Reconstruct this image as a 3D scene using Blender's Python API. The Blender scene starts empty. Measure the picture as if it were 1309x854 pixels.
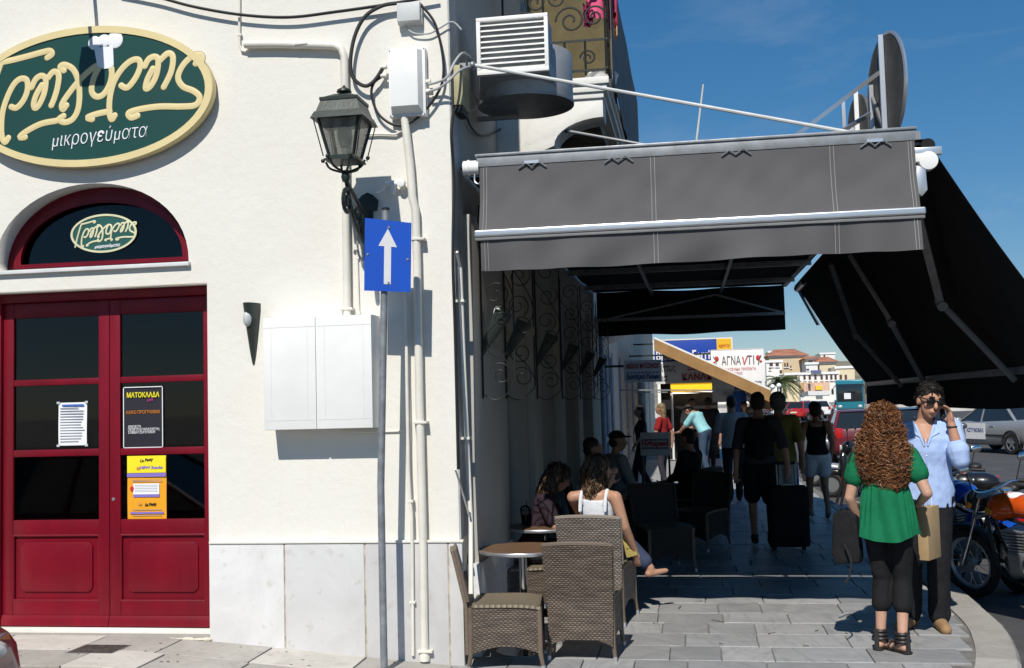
import bpy, bmesh, math, random
import numpy as np
from mathutils import Vector, Matrix, Euler, noise
R = math.radians
random.seed(7)
scene = bpy.context.scene
COL = scene.collection

# ------------------------------------------------------------------ camera
IW, IH, FPX, CAMZ = 1309, 854, 1400.0, 1.7
cam_d = bpy.data.cameras.new('camera'); cam = bpy.data.objects.new('camera', cam_d); COL.objects.link(cam)
cam_d.sensor_width = 36.0; cam_d.sensor_fit = 'HORIZONTAL'; cam_d.lens = 36.0 * FPX / IW
cam_d.clip_start = 0.1; cam_d.clip_end = 5000
CAMR = Matrix.Rotation(R(9.3), 3, 'Z') @ Matrix.Rotation(R(93.7), 3, 'X') @ Matrix.Rotation(R(-1.5), 3, 'Z')
cam.matrix_world = Matrix.Translation((0, 0, CAMZ)) @ CAMR.to_4x4()
scene.camera = cam

# ------------------------------------------------------------------ light
SUN_DIR = Vector((0.1, 1.0, -1.06)).normalized()          # the way the light travels
SUN_EL = math.asin(-SUN_DIR.z)
world = bpy.data.worlds.new('World'); scene.world = world; world.use_nodes = True
wn = world.node_tree; wn.nodes.clear()
sky = wn.nodes.new('ShaderNodeTexSky'); sky.sky_type = 'NISHITA'; sky.sun_disc = False
sky.sun_elevation = SUN_EL; sky.sun_rotation = math.atan2(-SUN_DIR.x, -SUN_DIR.y)
sky.altitude = 0; sky.air_density = 1.0; sky.dust_density = 0.0; sky.ozone_density = 8.0
bg = wn.nodes.new('ShaderNodeBackground'); bg.inputs['Strength'].default_value = 0.135
wo = wn.nodes.new('ShaderNodeOutputWorld')
# thin high cloud veils over the blue: a noise on the sky direction, all round the dome
tc = wn.nodes.new('ShaderNodeTexCoord'); mp = wn.nodes.new('ShaderNodeMapping'); mp.inputs['Scale'].default_value = (2.2, 2.2, 7.0)
nz = wn.nodes.new('ShaderNodeTexNoise'); nz.inputs['Scale'].default_value = 1.6; nz.inputs['Detail'].default_value = 7; nz.inputs['Roughness'].default_value = 0.6; nz.inputs['Distortion'].default_value = 0.6
cr = wn.nodes.new('ShaderNodeMapRange'); cr.inputs[1].default_value = 0.5; cr.inputs[2].default_value = 0.85; cr.inputs[3].default_value = 0.0; cr.inputs[4].default_value = 0.28
mx = wn.nodes.new('ShaderNodeMix'); mx.data_type = 'RGBA'; mx.inputs[7].default_value = (4.0, 4.4, 5.0, 1)
wn.links.new(tc.outputs['Generated'], mp.inputs[0]); wn.links.new(mp.outputs[0], nz.inputs[0]); wn.links.new(nz.outputs[0], cr.inputs[0])
wn.links.new(cr.outputs[0], mx.inputs[0]); 
gm = wn.nodes.new('ShaderNodeGamma'); gm.inputs[1].default_value = .7; hs = wn.nodes.new('ShaderNodeHueSaturation'); hs.inputs['Saturation'].default_value = 1.4   # film-like response of the whole sky
wn.links.new(sky.outputs[0], gm.inputs[0]); wn.links.new(gm.outputs[0], hs.inputs['Color']); wn.links.new(hs.outputs[0], mx.inputs[6])
wn.links.new(mx.outputs[2], bg.inputs['Color'])
wn.links.new(bg.outputs[0], wo.inputs[0])
sun_d = bpy.data.lights.new('sun', 'SUN'); sun_d.energy = 4.8; sun_d.angle = R(0.5); sun_d.color = (1.0, 0.955, 0.88)
sun = bpy.data.objects.new('sun', sun_d); COL.objects.link(sun); sun.location = (-3, -12, 20)
sun.rotation_euler = SUN_DIR.to_track_quat('-Z', 'Y').to_euler()
vs = scene.view_settings
vs.view_transform = 'Standard'; vs.look = 'None'; vs.gamma = 1.0; vs.use_curve_mapping = False; vs.exposure = 0.0
scene.render.engine = 'CYCLES'
scene.cycles.use_denoising = True; scene.cycles.max_bounces = 8; scene.cycles.transparent_max_bounces = 12

# ------------------------------------------------------------------ where a line of sight meets a plane of the place
def _ray(px, py): return CAMR @ Vector(((px - IW/2)/FPX, -(py - IH/2)/FPX, -1.0))
def atY(px, py, y): d = _ray(px, py); return Vector((0, 0, CAMZ)) + d*(y/d.y)
def atX(px, py, x): d = _ray(px, py); return Vector((0, 0, CAMZ)) + d*(x/d.x)
def atZ(px, py, z=0.0): d = _ray(px, py); return Vector((0, 0, CAMZ)) + d*((z-CAMZ)/d.z)

# ------------------------------------------------------------------ materials
MATS = {}
def mat(name, col=(.5,.5,.5), rough=.6, metal=0.0, var=.12, vs=6.0, bump=0.0, bs=60.0, spec=.5, coat=0.0, hue=None, emit=None, trans=0.0, alpha=1.0, ior=1.45, stretch=None):
    if name in MATS: return MATS[name]
    m = bpy.data.materials.new(name); MATS[name] = m; m.use_nodes = True
    nt = m.node_tree; b = nt.nodes['Principled BSDF']; L = nt.links.new
    b.inputs['Roughness'].default_value = rough; b.inputs['Metallic'].default_value = metal
    b.inputs['Specular IOR Level'].default_value = spec; b.inputs['Coat Weight'].default_value = coat
    b.inputs['Transmission Weight'].default_value = trans; b.inputs['Alpha'].default_value = alpha; b.inputs['IOR'].default_value = ior
    b.inputs['Base Color'].default_value = (*col, 1)
    m.diffuse_color = (*col, 1)
    if emit: b.inputs['Emission Color'].default_value = (*emit[0], 1); b.inputs['Emission Strength'].default_value = emit[1]
    if var or bump:
        t = nt.nodes.new('ShaderNodeTexCoord'); src = t.outputs['Object']
        if stretch:
            mpn = nt.nodes.new('ShaderNodeMapping'); mpn.inputs['Scale'].default_value = stretch; L(src, mpn.inputs[0]); src = mpn.outputs[0]
    if var:
        n = nt.nodes.new('ShaderNodeTexNoise'); n.inputs['Scale'].default_value = vs; n.inputs['Detail'].default_value = 6; n.inputs['Roughness'].default_value = .62
        L(src, n.inputs['Vector'])
        r = nt.nodes.new('ShaderNodeMapRange'); r.inputs[1].default_value = .3; r.inputs[2].default_value = .7; L(n.outputs[0], r.inputs[0])
        x = nt.nodes.new('ShaderNodeMix'); x.data_type = 'RGBA'
        c2 = hue if hue else tuple(c*(1-var*1.6) for c in col)
        c1 = tuple(min(1, c*(1+var*.5)) for c in col)
        x.inputs[6].default_value = (*c1, 1); x.inputs[7].default_value = (*c2, 1)
        L(r.outputs[0], x.inputs[0]); L(x.outputs[2], b.inputs['Base Color'])
        r2 = nt.nodes.new('ShaderNodeMapRange'); r2.inputs[3].default_value = max(.02, rough-.08); r2.inputs[4].default_value = min(1, rough+.1)
        L(n.outputs[0], r2.inputs[0]); L(r2.outputs[0], b.inputs['Roughness'])
    if bump:
        n2 = nt.nodes.new('ShaderNodeTexNoise'); n2.inputs['Scale'].default_value = bs; n2.inputs['Detail'].default_value = 5
        L(src, n2.inputs['Vector'])
        bp = nt.nodes.new('ShaderNodeBump'); bp.inputs['Strength'].default_value = bump; bp.inputs['Distance'].default_value = .01
        L(n2.outputs[0], bp.inputs['Height']); L(bp.outputs[0], b.inputs['Normal'])
    return m

def wall_mat(name, col, stain, s_scale=1.1, amount=.5, streak=True, bump=.25):
    m = mat(name, col, .85, var=0, spec=.25); nt = m.node_tree; b = nt.nodes['Principled BSDF']; L = nt.links.new
    t = nt.nodes.new('ShaderNodeTexCoord')
    a = nt.nodes.new('ShaderNodeTexNoise'); a.inputs['Scale'].default_value = s_scale; a.inputs['Detail'].default_value = 9; a.inputs['Roughness'].default_value = .68
    L(t.outputs['Object'], a.inputs['Vector'])
    r = nt.nodes.new('ShaderNodeMapRange'); r.inputs[1].default_value = .45; r.inputs[2].default_value = .8; r.inputs[4].default_value = amount; L(a.outputs[0], r.inputs[0])
    x = nt.nodes.new('ShaderNodeMix'); x.data_type = 'RGBA'; x.inputs[6].default_value = (*col, 1); x.inputs[7].default_value = (*stain, 1); L(r.outputs[0], x.inputs[0])
    last = x.outputs[2]
    if streak:                                     # run-off streaks down the plaster
        mpn = nt.nodes.new('ShaderNodeMapping'); mpn.inputs['Scale'].default_value = (9, 9, .35); L(t.outputs['Object'], mpn.inputs[0])
        s = nt.nodes.new('ShaderNodeTexNoise'); s.inputs['Scale'].default_value = 1.0; s.inputs['Detail'].default_value = 6; L(mpn.outputs[0], s.inputs['Vector'])
        r2 = nt.nodes.new('ShaderNodeMapRange'); r2.inputs[1].default_value = .58; r2.inputs[2].default_value = .85; r2.inputs[4].default_value = amount*.8; L(s.outputs[0], r2.inputs[0])
        x2 = nt.nodes.new('ShaderNodeMix'); x2.data_type = 'RGBA'; x2.inputs[7].default_value = (*stain, 1); L(r2.outputs[0], x2.inputs[0]); L(last, x2.inputs[6]); last = x2.outputs[2]
    L(last, b.inputs['Base Color'])
    n2 = nt.nodes.new('ShaderNodeTexNoise'); n2.inputs['Scale'].default_value = 14; n2.inputs['Detail'].default_value = 10; n2.inputs['Roughness'].default_value = .7; L(t.outputs['Object'], n2.inputs['Vector'])
    bp = nt.nodes.new('ShaderNodeBump'); bp.inputs['Strength'].default_value = bump; bp.inputs['Distance'].default_value = .012
    L(n2.outputs[0], bp.inputs['Height']); L(bp.outputs[0], b.inputs['Normal'])
    return m

def stone_mat(name, c1, c2, c3, rough=.5, scale=2.5, per_object=True, bump=.2, speck=.5, vein=0.0):
    m = mat(name, c1, rough, var=0, spec=.4); nt = m.node_tree; b = nt.nodes['Principled BSDF']; L = nt.links.new
    t = nt.nodes.new('ShaderNodeTexCoord'); src = t.outputs['Object']
    oi = nt.nodes.new('ShaderNodeObjectInfo')
    ad = nt.nodes.new('ShaderNodeVectorMath'); ad.operation = 'MULTIPLY_ADD'
    cmb = nt.nodes.new('ShaderNodeCombineXYZ'); L(oi.outputs['Random'], cmb.inputs[0]); L(oi.outputs['Random'], cmb.inputs[1])
    L(cmb.outputs[0], ad.inputs[0]); ad.inputs[1].default_value = (37, 61, 13); L(src, ad.inputs[2]); src = ad.outputs[0]
    a = nt.nodes.new('ShaderNodeTexNoise'); a.inputs['Scale'].default_value = scale; a.inputs['Detail'].default_value = 9; a.inputs['Roughness'].default_value = .65; a.inputs['Distortion'].default_value = 1.2
    L(src, a.inputs['Vector'])
    x = nt.nodes.new('ShaderNodeMix'); x.data_type = 'RGBA'; x.inputs[6].default_value = (*c1, 1); x.inputs[7].default_value = (*c2, 1)
    r = nt.nodes.new('ShaderNodeMapRange'); r.inputs[1].default_value = .35; r.inputs[2].default_value = .65; L(a.outputs[0], r.inputs[0]); L(r.outputs[0], x.inputs[0])
    last = x.outputs[2]
    v = nt.nodes.new('ShaderNodeTexNoise'); v.inputs['Scale'].default_value = scale*9; v.inputs['Detail'].default_value = 4; L(src, v.inputs['Vector'])
    r3 = nt.nodes.new('ShaderNodeMapRange'); r3.inputs[1].default_value = .6; r3.inputs[2].default_value = .75; r3.inputs[4].default_value = speck; L(v.outputs[0], r3.inputs[0])
    x3 = nt.nodes.new('ShaderNodeMix'); x3.data_type = 'RGBA'; x3.inputs[7].default_value = (*c3, 1); L(last, x3.inputs[6]); L(r3.outputs[0], x3.inputs[0]); last = x3.outputs[2]
    if vein:                                        # long grey veins, turned a different way on every slab
        vr = nt.nodes.new('ShaderNodeVectorRotate'); vr.rotation_type = 'Z_AXIS'; am = nt.nodes.new('ShaderNodeMath'); am.operation = 'MULTIPLY'; am.inputs[1].default_value = 2.2
        L(oi.outputs['Random'], am.inputs[0]); L(am.outputs[0], vr.inputs['Angle']); L(src, vr.inputs['Vector'])
        mpv = nt.nodes.new('ShaderNodeMapping'); mpv.inputs['Scale'].default_value = (1.2, 9, 1); L(vr.outputs[0], mpv.inputs[0])
        vn = nt.nodes.new('ShaderNodeTexNoise'); vn.inputs['Scale'].default_value = 1.6; vn.inputs['Detail'].default_value = 8; vn.inputs['Roughness'].default_value = .7; vn.inputs['Distortion'].default_value = .8; L(mpv.outputs[0], vn.inputs['Vector'])
        rv = nt.nodes.new('ShaderNodeMapRange'); rv.inputs[1].default_value = .5; rv.inputs[2].default_value = .72; rv.inputs[4].default_value = vein; L(vn.outputs[0], rv.inputs[0])
        xv = nt.nodes.new('ShaderNodeMix'); xv.data_type = 'RGBA'; xv.inputs[7].default_value = (*tuple(q*.5 for q in c2), 1); L(last, xv.inputs[6]); L(rv.outputs[0], xv.inputs[0]); last = xv.outputs[2]
    if per_object:
        hv = nt.nodes.new('ShaderNodeHueSaturation'); rr = nt.nodes.new('ShaderNodeMapRange'); rr.inputs[3].default_value = .74; rr.inputs[4].default_value = 1.14
        L(oi.outputs['Random'], rr.inputs[0]); L(rr.outputs[0], hv.inputs['Value']); L(last, hv.inputs['Color']); last = hv.outputs[0]
    L(last, b.inputs['Base Color'])
    rg = nt.nodes.new('ShaderNodeMapRange'); rg.inputs[3].default_value = rough-.15; rg.inputs[4].default_value = rough+.2; L(a.outputs[0], rg.inputs[0]); L(rg.outputs[0], b.inputs['Roughness'])
    bp = nt.nodes.new('ShaderNodeBump'); bp.inputs['Strength'].default_value = bump; bp.inputs['Distance'].default_value = .006
    L(v.outputs[0], bp.inputs['Height']); L(bp.outputs[0], b.inputs['Normal'])
    return m

def weave_mat(name, c1, c2, gap, a=.034, bw=.0155):
    """basket weave laid out on the panel's own UVs: strands passing over and under the uprights"""
    m = mat(name, c1, .5, var=0, spec=.35); nt = m.node_tree; b = nt.nodes['Principled BSDF']; L = nt.links.new
    def mth(op, x, y=None):
        n = nt.nodes.new('ShaderNodeMath'); n.operation = op
        for i, v in enumerate((x, y)):
            if v is None: continue
            if isinstance(v, (int, float)): n.inputs[i].default_value = v
            else: L(v, n.inputs[i])
        return n.outputs[0]
    uv = nt.nodes.new('ShaderNodeUVMap'); nz = nt.nodes.new('ShaderNodeTexNoise'); nz.inputs['Scale'].default_value = 9; nz.inputs['Detail'].default_value = 3; L(uv.outputs[0], nz.inputs['Vector'])
    ma = nt.nodes.new('ShaderNodeVectorMath'); ma.operation = 'MULTIPLY_ADD'; ma.inputs[1].default_value = (.012, .006, 0); L(nz.outputs['Color'], ma.inputs[0]); L(uv.outputs[0], ma.inputs[2])
    sp = nt.nodes.new('ShaderNodeSeparateXYZ'); L(ma.outputs[0], sp.inputs[0])
    vr = mth('DIVIDE', sp.outputs[1], bw); row = mth('FLOOR', vr)
    s1 = mth('ABSOLUTE', mth('SINE', mth('MULTIPLY', vr, math.pi)))
    s2 = mth('ADD', mth('MULTIPLY', mth('SINE', mth('ADD', mth('MULTIPLY', sp.outputs[0], 2*math.pi/a), mth('MULTIPLY', row, math.pi))), .5), .5)
    hgt = mth('MULTIPLY', mth('POWER', s1, .5), mth('ADD', mth('MULTIPLY', s2, .65), .35))
    wn_ = nt.nodes.new('ShaderNodeTexNoise'); wn_.inputs['Scale'].default_value = 1.0; cb = nt.nodes.new('ShaderNodeCombineXYZ'); L(mth('MULTIPLY', sp.outputs[0], 6.0), cb.inputs[0]); L(mth('MULTIPLY', row, 7.31), cb.inputs[1]); L(cb.outputs[0], wn_.inputs['Vector'])
    x = nt.nodes.new('ShaderNodeMix'); x.data_type = 'RGBA'; x.inputs[6].default_value = (*c2, 1); x.inputs[7].default_value = (*c1, 1)
    rr = nt.nodes.new('ShaderNodeMapRange'); rr.inputs[1].default_value = .35; rr.inputs[2].default_value = .65; L(wn_.outputs[0], rr.inputs[0]); L(rr.outputs[0], x.inputs[0])
    y = nt.nodes.new('ShaderNodeMix'); y.data_type = 'RGBA'; y.inputs[6].default_value = (*gap, 1); L(hgt, y.inputs[0]); L(x.outputs[2], y.inputs[7]); L(y.outputs[2], b.inputs['Base Color'])
    bp = nt.nodes.new('ShaderNodeBump'); bp.inputs['Strength'].default_value = .8; bp.inputs['Distance'].default_value = .005
    L(hgt, bp.inputs['Height']); L(bp.outputs[0], b.inputs['Normal'])
    return m

def glass_mat(name, tint=(.9,.95,.95), rough=.02, clear=.75):
    """thin pane: part see-through, part mirror by its angle"""
    if name in MATS: return MATS[name]
    m = bpy.data.materials.new(name); MATS[name] = m; m.use_nodes = True; nt = m.node_tree; nt.nodes.clear(); L = nt.links.new
    o = nt.nodes.new('ShaderNodeOutputMaterial'); tr = nt.nodes.new('ShaderNodeBsdfTransparent'); tr.inputs[0].default_value = (*tuple(c*clear for c in tint), 1)
    gl = nt.nodes.new('ShaderNodeBsdfGlossy'); gl.inputs['Roughness'].default_value = rough
    fr = nt.nodes.new('ShaderNodeFresnel'); fr.inputs[0].default_value = 1.5
    mxs = nt.nodes.new('ShaderNodeMixShader'); L(fr.outputs[0], mxs.inputs[0]); L(tr.outputs[0], mxs.inputs[1]); L(gl.outputs[0], mxs.inputs[2]); L(mxs.outputs[0], o.inputs[0])
    return m

# ------------------------------------------------------------------ mesh helpers
class MB:
    def __init__(s): s.v = []; s.f = []; s.uv = {}; s.M = Matrix.Identity(4)
    def _add(s, vs, fs, uvs=None):
        k = len(s.v)
        for p in vs: s.v.append(tuple(s.M @ Vector(p)))
        for i, f in enumerate(fs):
            if uvs: s.uv[len(s.f)] = uvs[i]
            s.f.append(tuple(k+j for j in f))
        return s
    def box(s, lo, hi):
        (a,b,c),(d,e,f) = lo, hi
        return s._add([(a,b,c),(d,b,c),(d,e,c),(a,e,c),(a,b,f),(d,b,f),(d,e,f),(a,e,f)],
                      [(0,3,2,1),(4,5,6,7),(0,1,5,4),(1,2,6,5),(2,3,7,6),(3,0,4,7)])
    def cbox(s, c, d): return s.box([c[i]-d[i]/2 for i in range(3)], [c[i]+d[i]/2 for i in range(3)])
    def bar(s, a, b, w, h=None, up=(0,0,1)):
        a, b = Vector(a), Vector(b); h = h or w; t = (b-a).normalized(); u = Vector(up)
        if abs(t.dot(u)) > .98: u = Vector((0,1,0))
        x = t.cross(u).normalized()*w/2; y = x.normalized().cross(t).normalized()*h/2
        vs = [a-x-y, a+x-y, a+x+y, a-x+y, b-x-y, b+x-y, b+x+y, b-x+y]
        return s._add(vs, [(0,3,2,1),(4,5,6,7),(0,1,5,4),(1,2,6,5),(2,3,7,6),(3,0,4,7)])
    def tube(s, pts, r, n=8, cap=True, closed=False):
        pts = [Vector(p) for p in pts]; m = len(pts)
        rs = r if isinstance(r, (list, tuple)) else [r]*m
        vs, fs = [], []; prev = None
        for i, p in enumerate(pts):
            if closed: t = (pts[(i+1) % m]-pts[i-1])
            else: t = (pts[min(i+1, m-1)]-pts[max(i-1, 0)])
            t = t.normalized() if t.length > 1e-9 else Vector((0,0,1))
            if prev is None:
                u = t.cross(Vector((0,0,1)) if abs(t.z) < .9 else Vector((0,1,0))).normalized()
            else:
                u = prev - t*prev.dot(t); u = u.normalized() if u.length > 1e-6 else t.orthogonal().normalized()
            prev = u; w = t.cross(u)
            for k in range(n):
                a = 2*math.pi*k/n; vs.append(p + (u*math.cos(a)+w*math.sin(a))*rs[i])
        for i in range(m if closed else m-1):
            j = (i+1) % m
            for k in range(n): fs.append((i*n+k, i*n+(k+1) % n, j*n+(k+1) % n, j*n+k))
        if cap and not closed: fs.append(tuple(range(n-1, -1, -1))); fs.append(tuple((m-1)*n+k for k in range(n)))
        return s._add(vs, fs)
    def cyl(s, a, b, r1, r2=None, n=16): return s.tube([a, b], [r1, r1 if r2 is None else r2], n)
    def lathe(s, prof, n=24, c=(0,0,0)):
        vs, fs = [], []; m = len(prof)
        for r, z in prof:
            for k in range(n):
                a = 2*math.pi*k/n; vs.append((c[0]+r*math.cos(a), c[1]+r*math.sin(a), c[2]+z))
        for i in range(m-1):
            for k in range(n): fs.append((i*n+k, i*n+(k+1) % n, (i+1)*n+(k+1) % n, (i+1)*n+k))
        fs.append(tuple(range(n-1, -1, -1))); fs.append(tuple((m-1)*n+k for k in range(n)))
        return s._add(vs, fs)
    def prism(s, poly, a, b, axis='y'):
        """2-D polygon drawn in the plane across axis, from a to b along it"""
        f3 = {'y': lambda p, d: (p[0], d, p[1]), 'x': lambda p, d: (d, p[0], p[1]), 'z': lambda p, d: (p[0], p[1], d)}[axis]
        n = len(poly); vs = [f3(p, a) for p in poly]+[f3(p, b) for p in poly]
        fs = [tuple(range(n)), tuple(range(2*n-1, n-1, -1))]+[(i, n+i, n+(i+1) % n, (i+1) % n) for i in range(n)]
        return s._add(vs, fs)
    def ell(s, c, r, n=12, rot=None):
        vs, fs = [], []; m = max(6, n//2+2); c = Vector(c); r = r if isinstance(r, (tuple, list)) else (r, r, r)
        for i in range(m+1):
            ph = math.pi*i/m
            for k in range(n):
                a = 2*math.pi*k/n; p = Vector((r[0]*math.sin(ph)*math.cos(a), r[1]*math.sin(ph)*math.sin(a), r[2]*math.cos(ph)))
                vs.append(c + (rot @ p if rot else p))
        for i in range(m):
            for k in range(n): fs.append((i*n+k, (i+1)*n+k, (i+1)*n+(k+1) % n, i*n+(k+1) % n))
        return s._add(vs, fs)
    def rcone(s, a, b, r1, r2, n=12):
        a, b = Vector(a), Vector(b); t = (b-a); L = t.length
        t = t/L if L > 1e-9 else Vector((0,0,1)); pts, rs = [], []
        for i in range(5): ph = math.pi/2*i/4; pts.append(a - t*r1*math.cos(ph)); rs.append(max(r1*math.sin(ph), r1*.03))
        for i in range(5): ph = math.pi/2*i/4; pts.append(b + t*r2*math.sin(ph)); rs.append(max(r2*math.cos(ph), r2*.03))
        return s.tube(pts, rs, n)
    def grid(s, fn, nu, nv, us=1.0, vsc=1.0, thick=0.0):
        """sheet fn(u,v) -> point, u and v from 0 to 1, UVs in metres us x vsc; thick gives it a back"""
        P = [[Vector(fn(i/nu, j/nv)) for i in range(nu+1)] for j in range(nv+1)]
        vs = [p for row in P for p in row]; W = nu+1
        fs, uv = [], []
        for j in range(nv):
            for i in range(nu):
                fs.append((j*W+i, j*W+i+1, (j+1)*W+i+1, (j+1)*W+i))
                uv.append([(a/nu*us, b/nv*vsc) for a, b in ((i,j),(i+1,j),(i+1,j+1),(i,j+1))])
        if thick:
            N = len(vs); back = []
            for j in range(nv+1):
                for i in range(nu+1):
                    du = P[j][min(i+1,nu)]-P[j][max(i-1,0)]; dv = P[min(j+1,nv)][i]-P[max(j-1,0)][i]
                    nn = du.cross(dv); nn = nn.normalized() if nn.length > 1e-9 else Vector((0,0,1)); back.append(P[j][i]-nn*thick)
            vs = vs+back
            for k in range(len(fs)): fs.append(tuple(N+q for q in reversed(fs[k]))); uv.append(list(reversed(uv[k])))
            ring = [i for i in range(W)]+[j*W+nu for j in range(1, nv+1)]+[nv*W+i for i in range(nu-1, -1, -1)]+[j*W for j in range(nv-1, 0, -1)]
            for a, b in zip(ring, ring[1:]+ring[:1]): fs.append((b, a, N+a, N+b)); uv.append([(0,0),(.01,0),(.01,.01),(0,.01)])
        return s._add(vs, fs, uv)
    def mesh(s, name, smooth=True, angle=38, bevel=0.0, seg=2):
        me = bpy.data.meshes.new(name); me.from_pydata(s.v, [], s.f)
        if s.uv:
            l = me.uv_layers.new(name='UVMap')
            for fi, q in s.uv.items():
                p = me.polygons[fi]
                for k, li in enumerate(p.loop_indices): l.data[li].uv = q[k]
        if bevel:
            bm = bmesh.new(); bm.from_mesh(me)
            es = [e for e in bm.edges if len(e.link_faces) == 2 and e.calc_face_angle(0) > R(28)]
            bmesh.ops.bevel(bm, geom=es, offset=bevel, segments=seg, affect='EDGES', profile=.6, clamp_overlap=True)
            bm.to_mesh(me); bm.free()
        me.validate()
        if smooth:
            me.polygons.foreach_set('use_smooth', [True]*len(me.polygons)); me.set_sharp_from_angle(angle=R(angle))
        return me
    def build(s, name, m, parent=None, **k): return part(name, s.mesh(name, **k), m, parent)
    def split(s, name, m, parent=None, **k):
        """one object for every separate piece"""
        up = list(range(len(s.v)))
        def find(i):
            while up[i] != i: up[i] = up[up[i]]; i = up[i]
            return i
        for f in s.f:
            r = find(f[0])
            for j in f[1:]: up[find(j)] = r
        isl = {}
        for i, f in enumerate(s.f): isl.setdefault(find(f[0]), []).append(i)
        out = []
        for fs in isl.values():
            q = MB(); idx = {}
            for i in fs:
                g = []
                for j in s.f[i]:
                    if j not in idx: idx[j] = len(q.v); q.v.append(s.v[j])
                    g.append(idx[j])
                if i in s.uv: q.uv[len(q.f)] = s.uv[i]
                q.f.append(tuple(g))
            out.append(q.build(name, m, parent, **k))
        return out

def wpos(o):
    return o.location + ((wpos(o.parent) + o.matrix_parent_inverse.translation) if o.parent else Vector((0,0,0)))
def part(name, me, m, parent=None):
    o = bpy.data.objects.new(name, me); COL.objects.link(o)
    if m is not None:
        if me.materials: me.materials[0] = m
        else: me.materials.append(m)
    if parent is not None:
        o.parent = parent
        o.matrix_parent_inverse = Matrix.Translation(-wpos(parent))
    return o
def tag(o, label=None, cat=None, group=None, kind=None):
    for k, v in (('label', label), ('category', cat), ('group', group), ('kind', kind)):
        if v: o[k] = v
    return o
def thing(name, label, cat, loc=(0,0,0), group=None):
    o = bpy.data.objects.new(name, None); COL.objects.link(o); o.location = loc; o.empty_display_size = .1
    return tag(o, label, cat, group)
def struct(name, mb, m, **k): return tag(mb.build(name, m, **k), kind='structure')
def copy_tree(o, parent=None):
    c = o.copy(); COL.objects.link(c)
    if parent is not None: c.parent = parent
    for ch in [x for x in o.children]: copy_tree(ch, c)
    return c
def place(o, loc, rz=0.0, label=None, group=None):
    o.location = loc; o.rotation_euler = (0, 0, rz); tag(o, label, None, group); return o

def spline(pts, n=6, closed=False):
    P = [Vector(p) for p in pts]; m = len(P); out = []
    for i in range(m if closed else m-1):
        p0 = P[i-1] if (i > 0 or closed) else P[0]; p1 = P[i]; p2 = P[(i+1) % m]
        p3 = P[(i+2) % m] if (i+2 < m or closed) else P[-1]
        for k in range(n):
            t = k/n; out.append(.5*((2*p1)+(p2-p0)*t+(2*p0-5*p1+4*p2-p3)*t*t+(3*p1-p0-3*p2+p3)*t**3))
    if not closed: out.append(P[-1])
    return out

TXT = {}
def text_mesh(body, size, extrude=.001, shear=0.0, bold=0.0, align='CENTER', space=1.0, sx=1.0):
    c = bpy.data.curves.new('lettering', 'FONT'); c.body = body; c.size = size; c.extrude = extrude; c.shear = shear; c.offset = bold
    c.align_x = align; c.align_y = 'CENTER'; c.space_character = space; c.resolution_u = 2; c.space_line = .8
    o = bpy.data.objects.new('lettering', c); COL.objects.link(o); bpy.context.view_layer.update()
    me = bpy.data.meshes.new_from_object(o.evaluated_get(bpy.context.evaluated_depsgraph_get()))
    bpy.data.objects.remove(o); bpy.data.curves.remove(c)
    if sx != 1.0:
        for v in me.vertices: v.co.x *= sx
    return me
def text(body, size, m, parent, loc, rot=(math.pi/2, 0, 0), fit=None, **k):
    """flat lettering; loc in the parent's frame of world axes; rot default faces -Y; fit = wanted width in metres"""
    me = text_mesh(body, size, **k)
    if fit and len(me.vertices):
        xs = [v.co.x for v in me.vertices]; w = max(xs)-min(xs); f = fit/w if w > 0 else 1
        for v in me.vertices: v.co.x *= f
    Mx = Matrix.Translation(loc) @ Euler(rot).to_matrix().to_4x4(); me.transform(Mx)
    me.materials.clear()
    return part('lettering', me, m, parent)

def flat_shape(outer, holes, y0, y1, plane='y'):
    """a sheet with holes, outline in 2-D, thickness from y0 to y1; filled through a 2-D curve"""
    c = bpy.data.curves.new('outline', 'CURVE'); c.dimensions = '2D'; c.fill_mode = 'BOTH'; c.extrude = abs(y1-y0)/2
    for loop in [outer]+holes:
        sp = c.splines.new('POLY'); sp.points.add(len(loop)-1); sp.use_cyclic_u = True
        for p, q in zip(sp.points, loop): p.co = (q[0], q[1], 0, 1)
    o = bpy.data.objects.new('outline', c); COL.objects.link(o); bpy.context.view_layer.update()
    me = bpy.data.meshes.new_from_object(o.evaluated_get(bpy.context.evaluated_depsgraph_get()))
    bpy.data.objects.remove(o); bpy.data.curves.remove(c)
    ym = (y0+y1)/2
    if plane == 'y': me.transform(Matrix(((1,0,0,0),(0,0,-1,ym),(0,1,0,0),(0,0,0,1))))
    elif plane == 'x': me.transform(Matrix(((0,0,1,ym),(1,0,0,0),(0,1,0,0),(0,0,0,1))))
    me.materials.clear()
    bm = bmesh.new(); bm.from_mesh(me); bmesh.ops.remove_doubles(bm, verts=bm.verts, dist=1e-5); bmesh.ops.recalc_face_normals(bm, faces=bm.faces); bm.to_mesh(me); bm.free()
    return me
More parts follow.
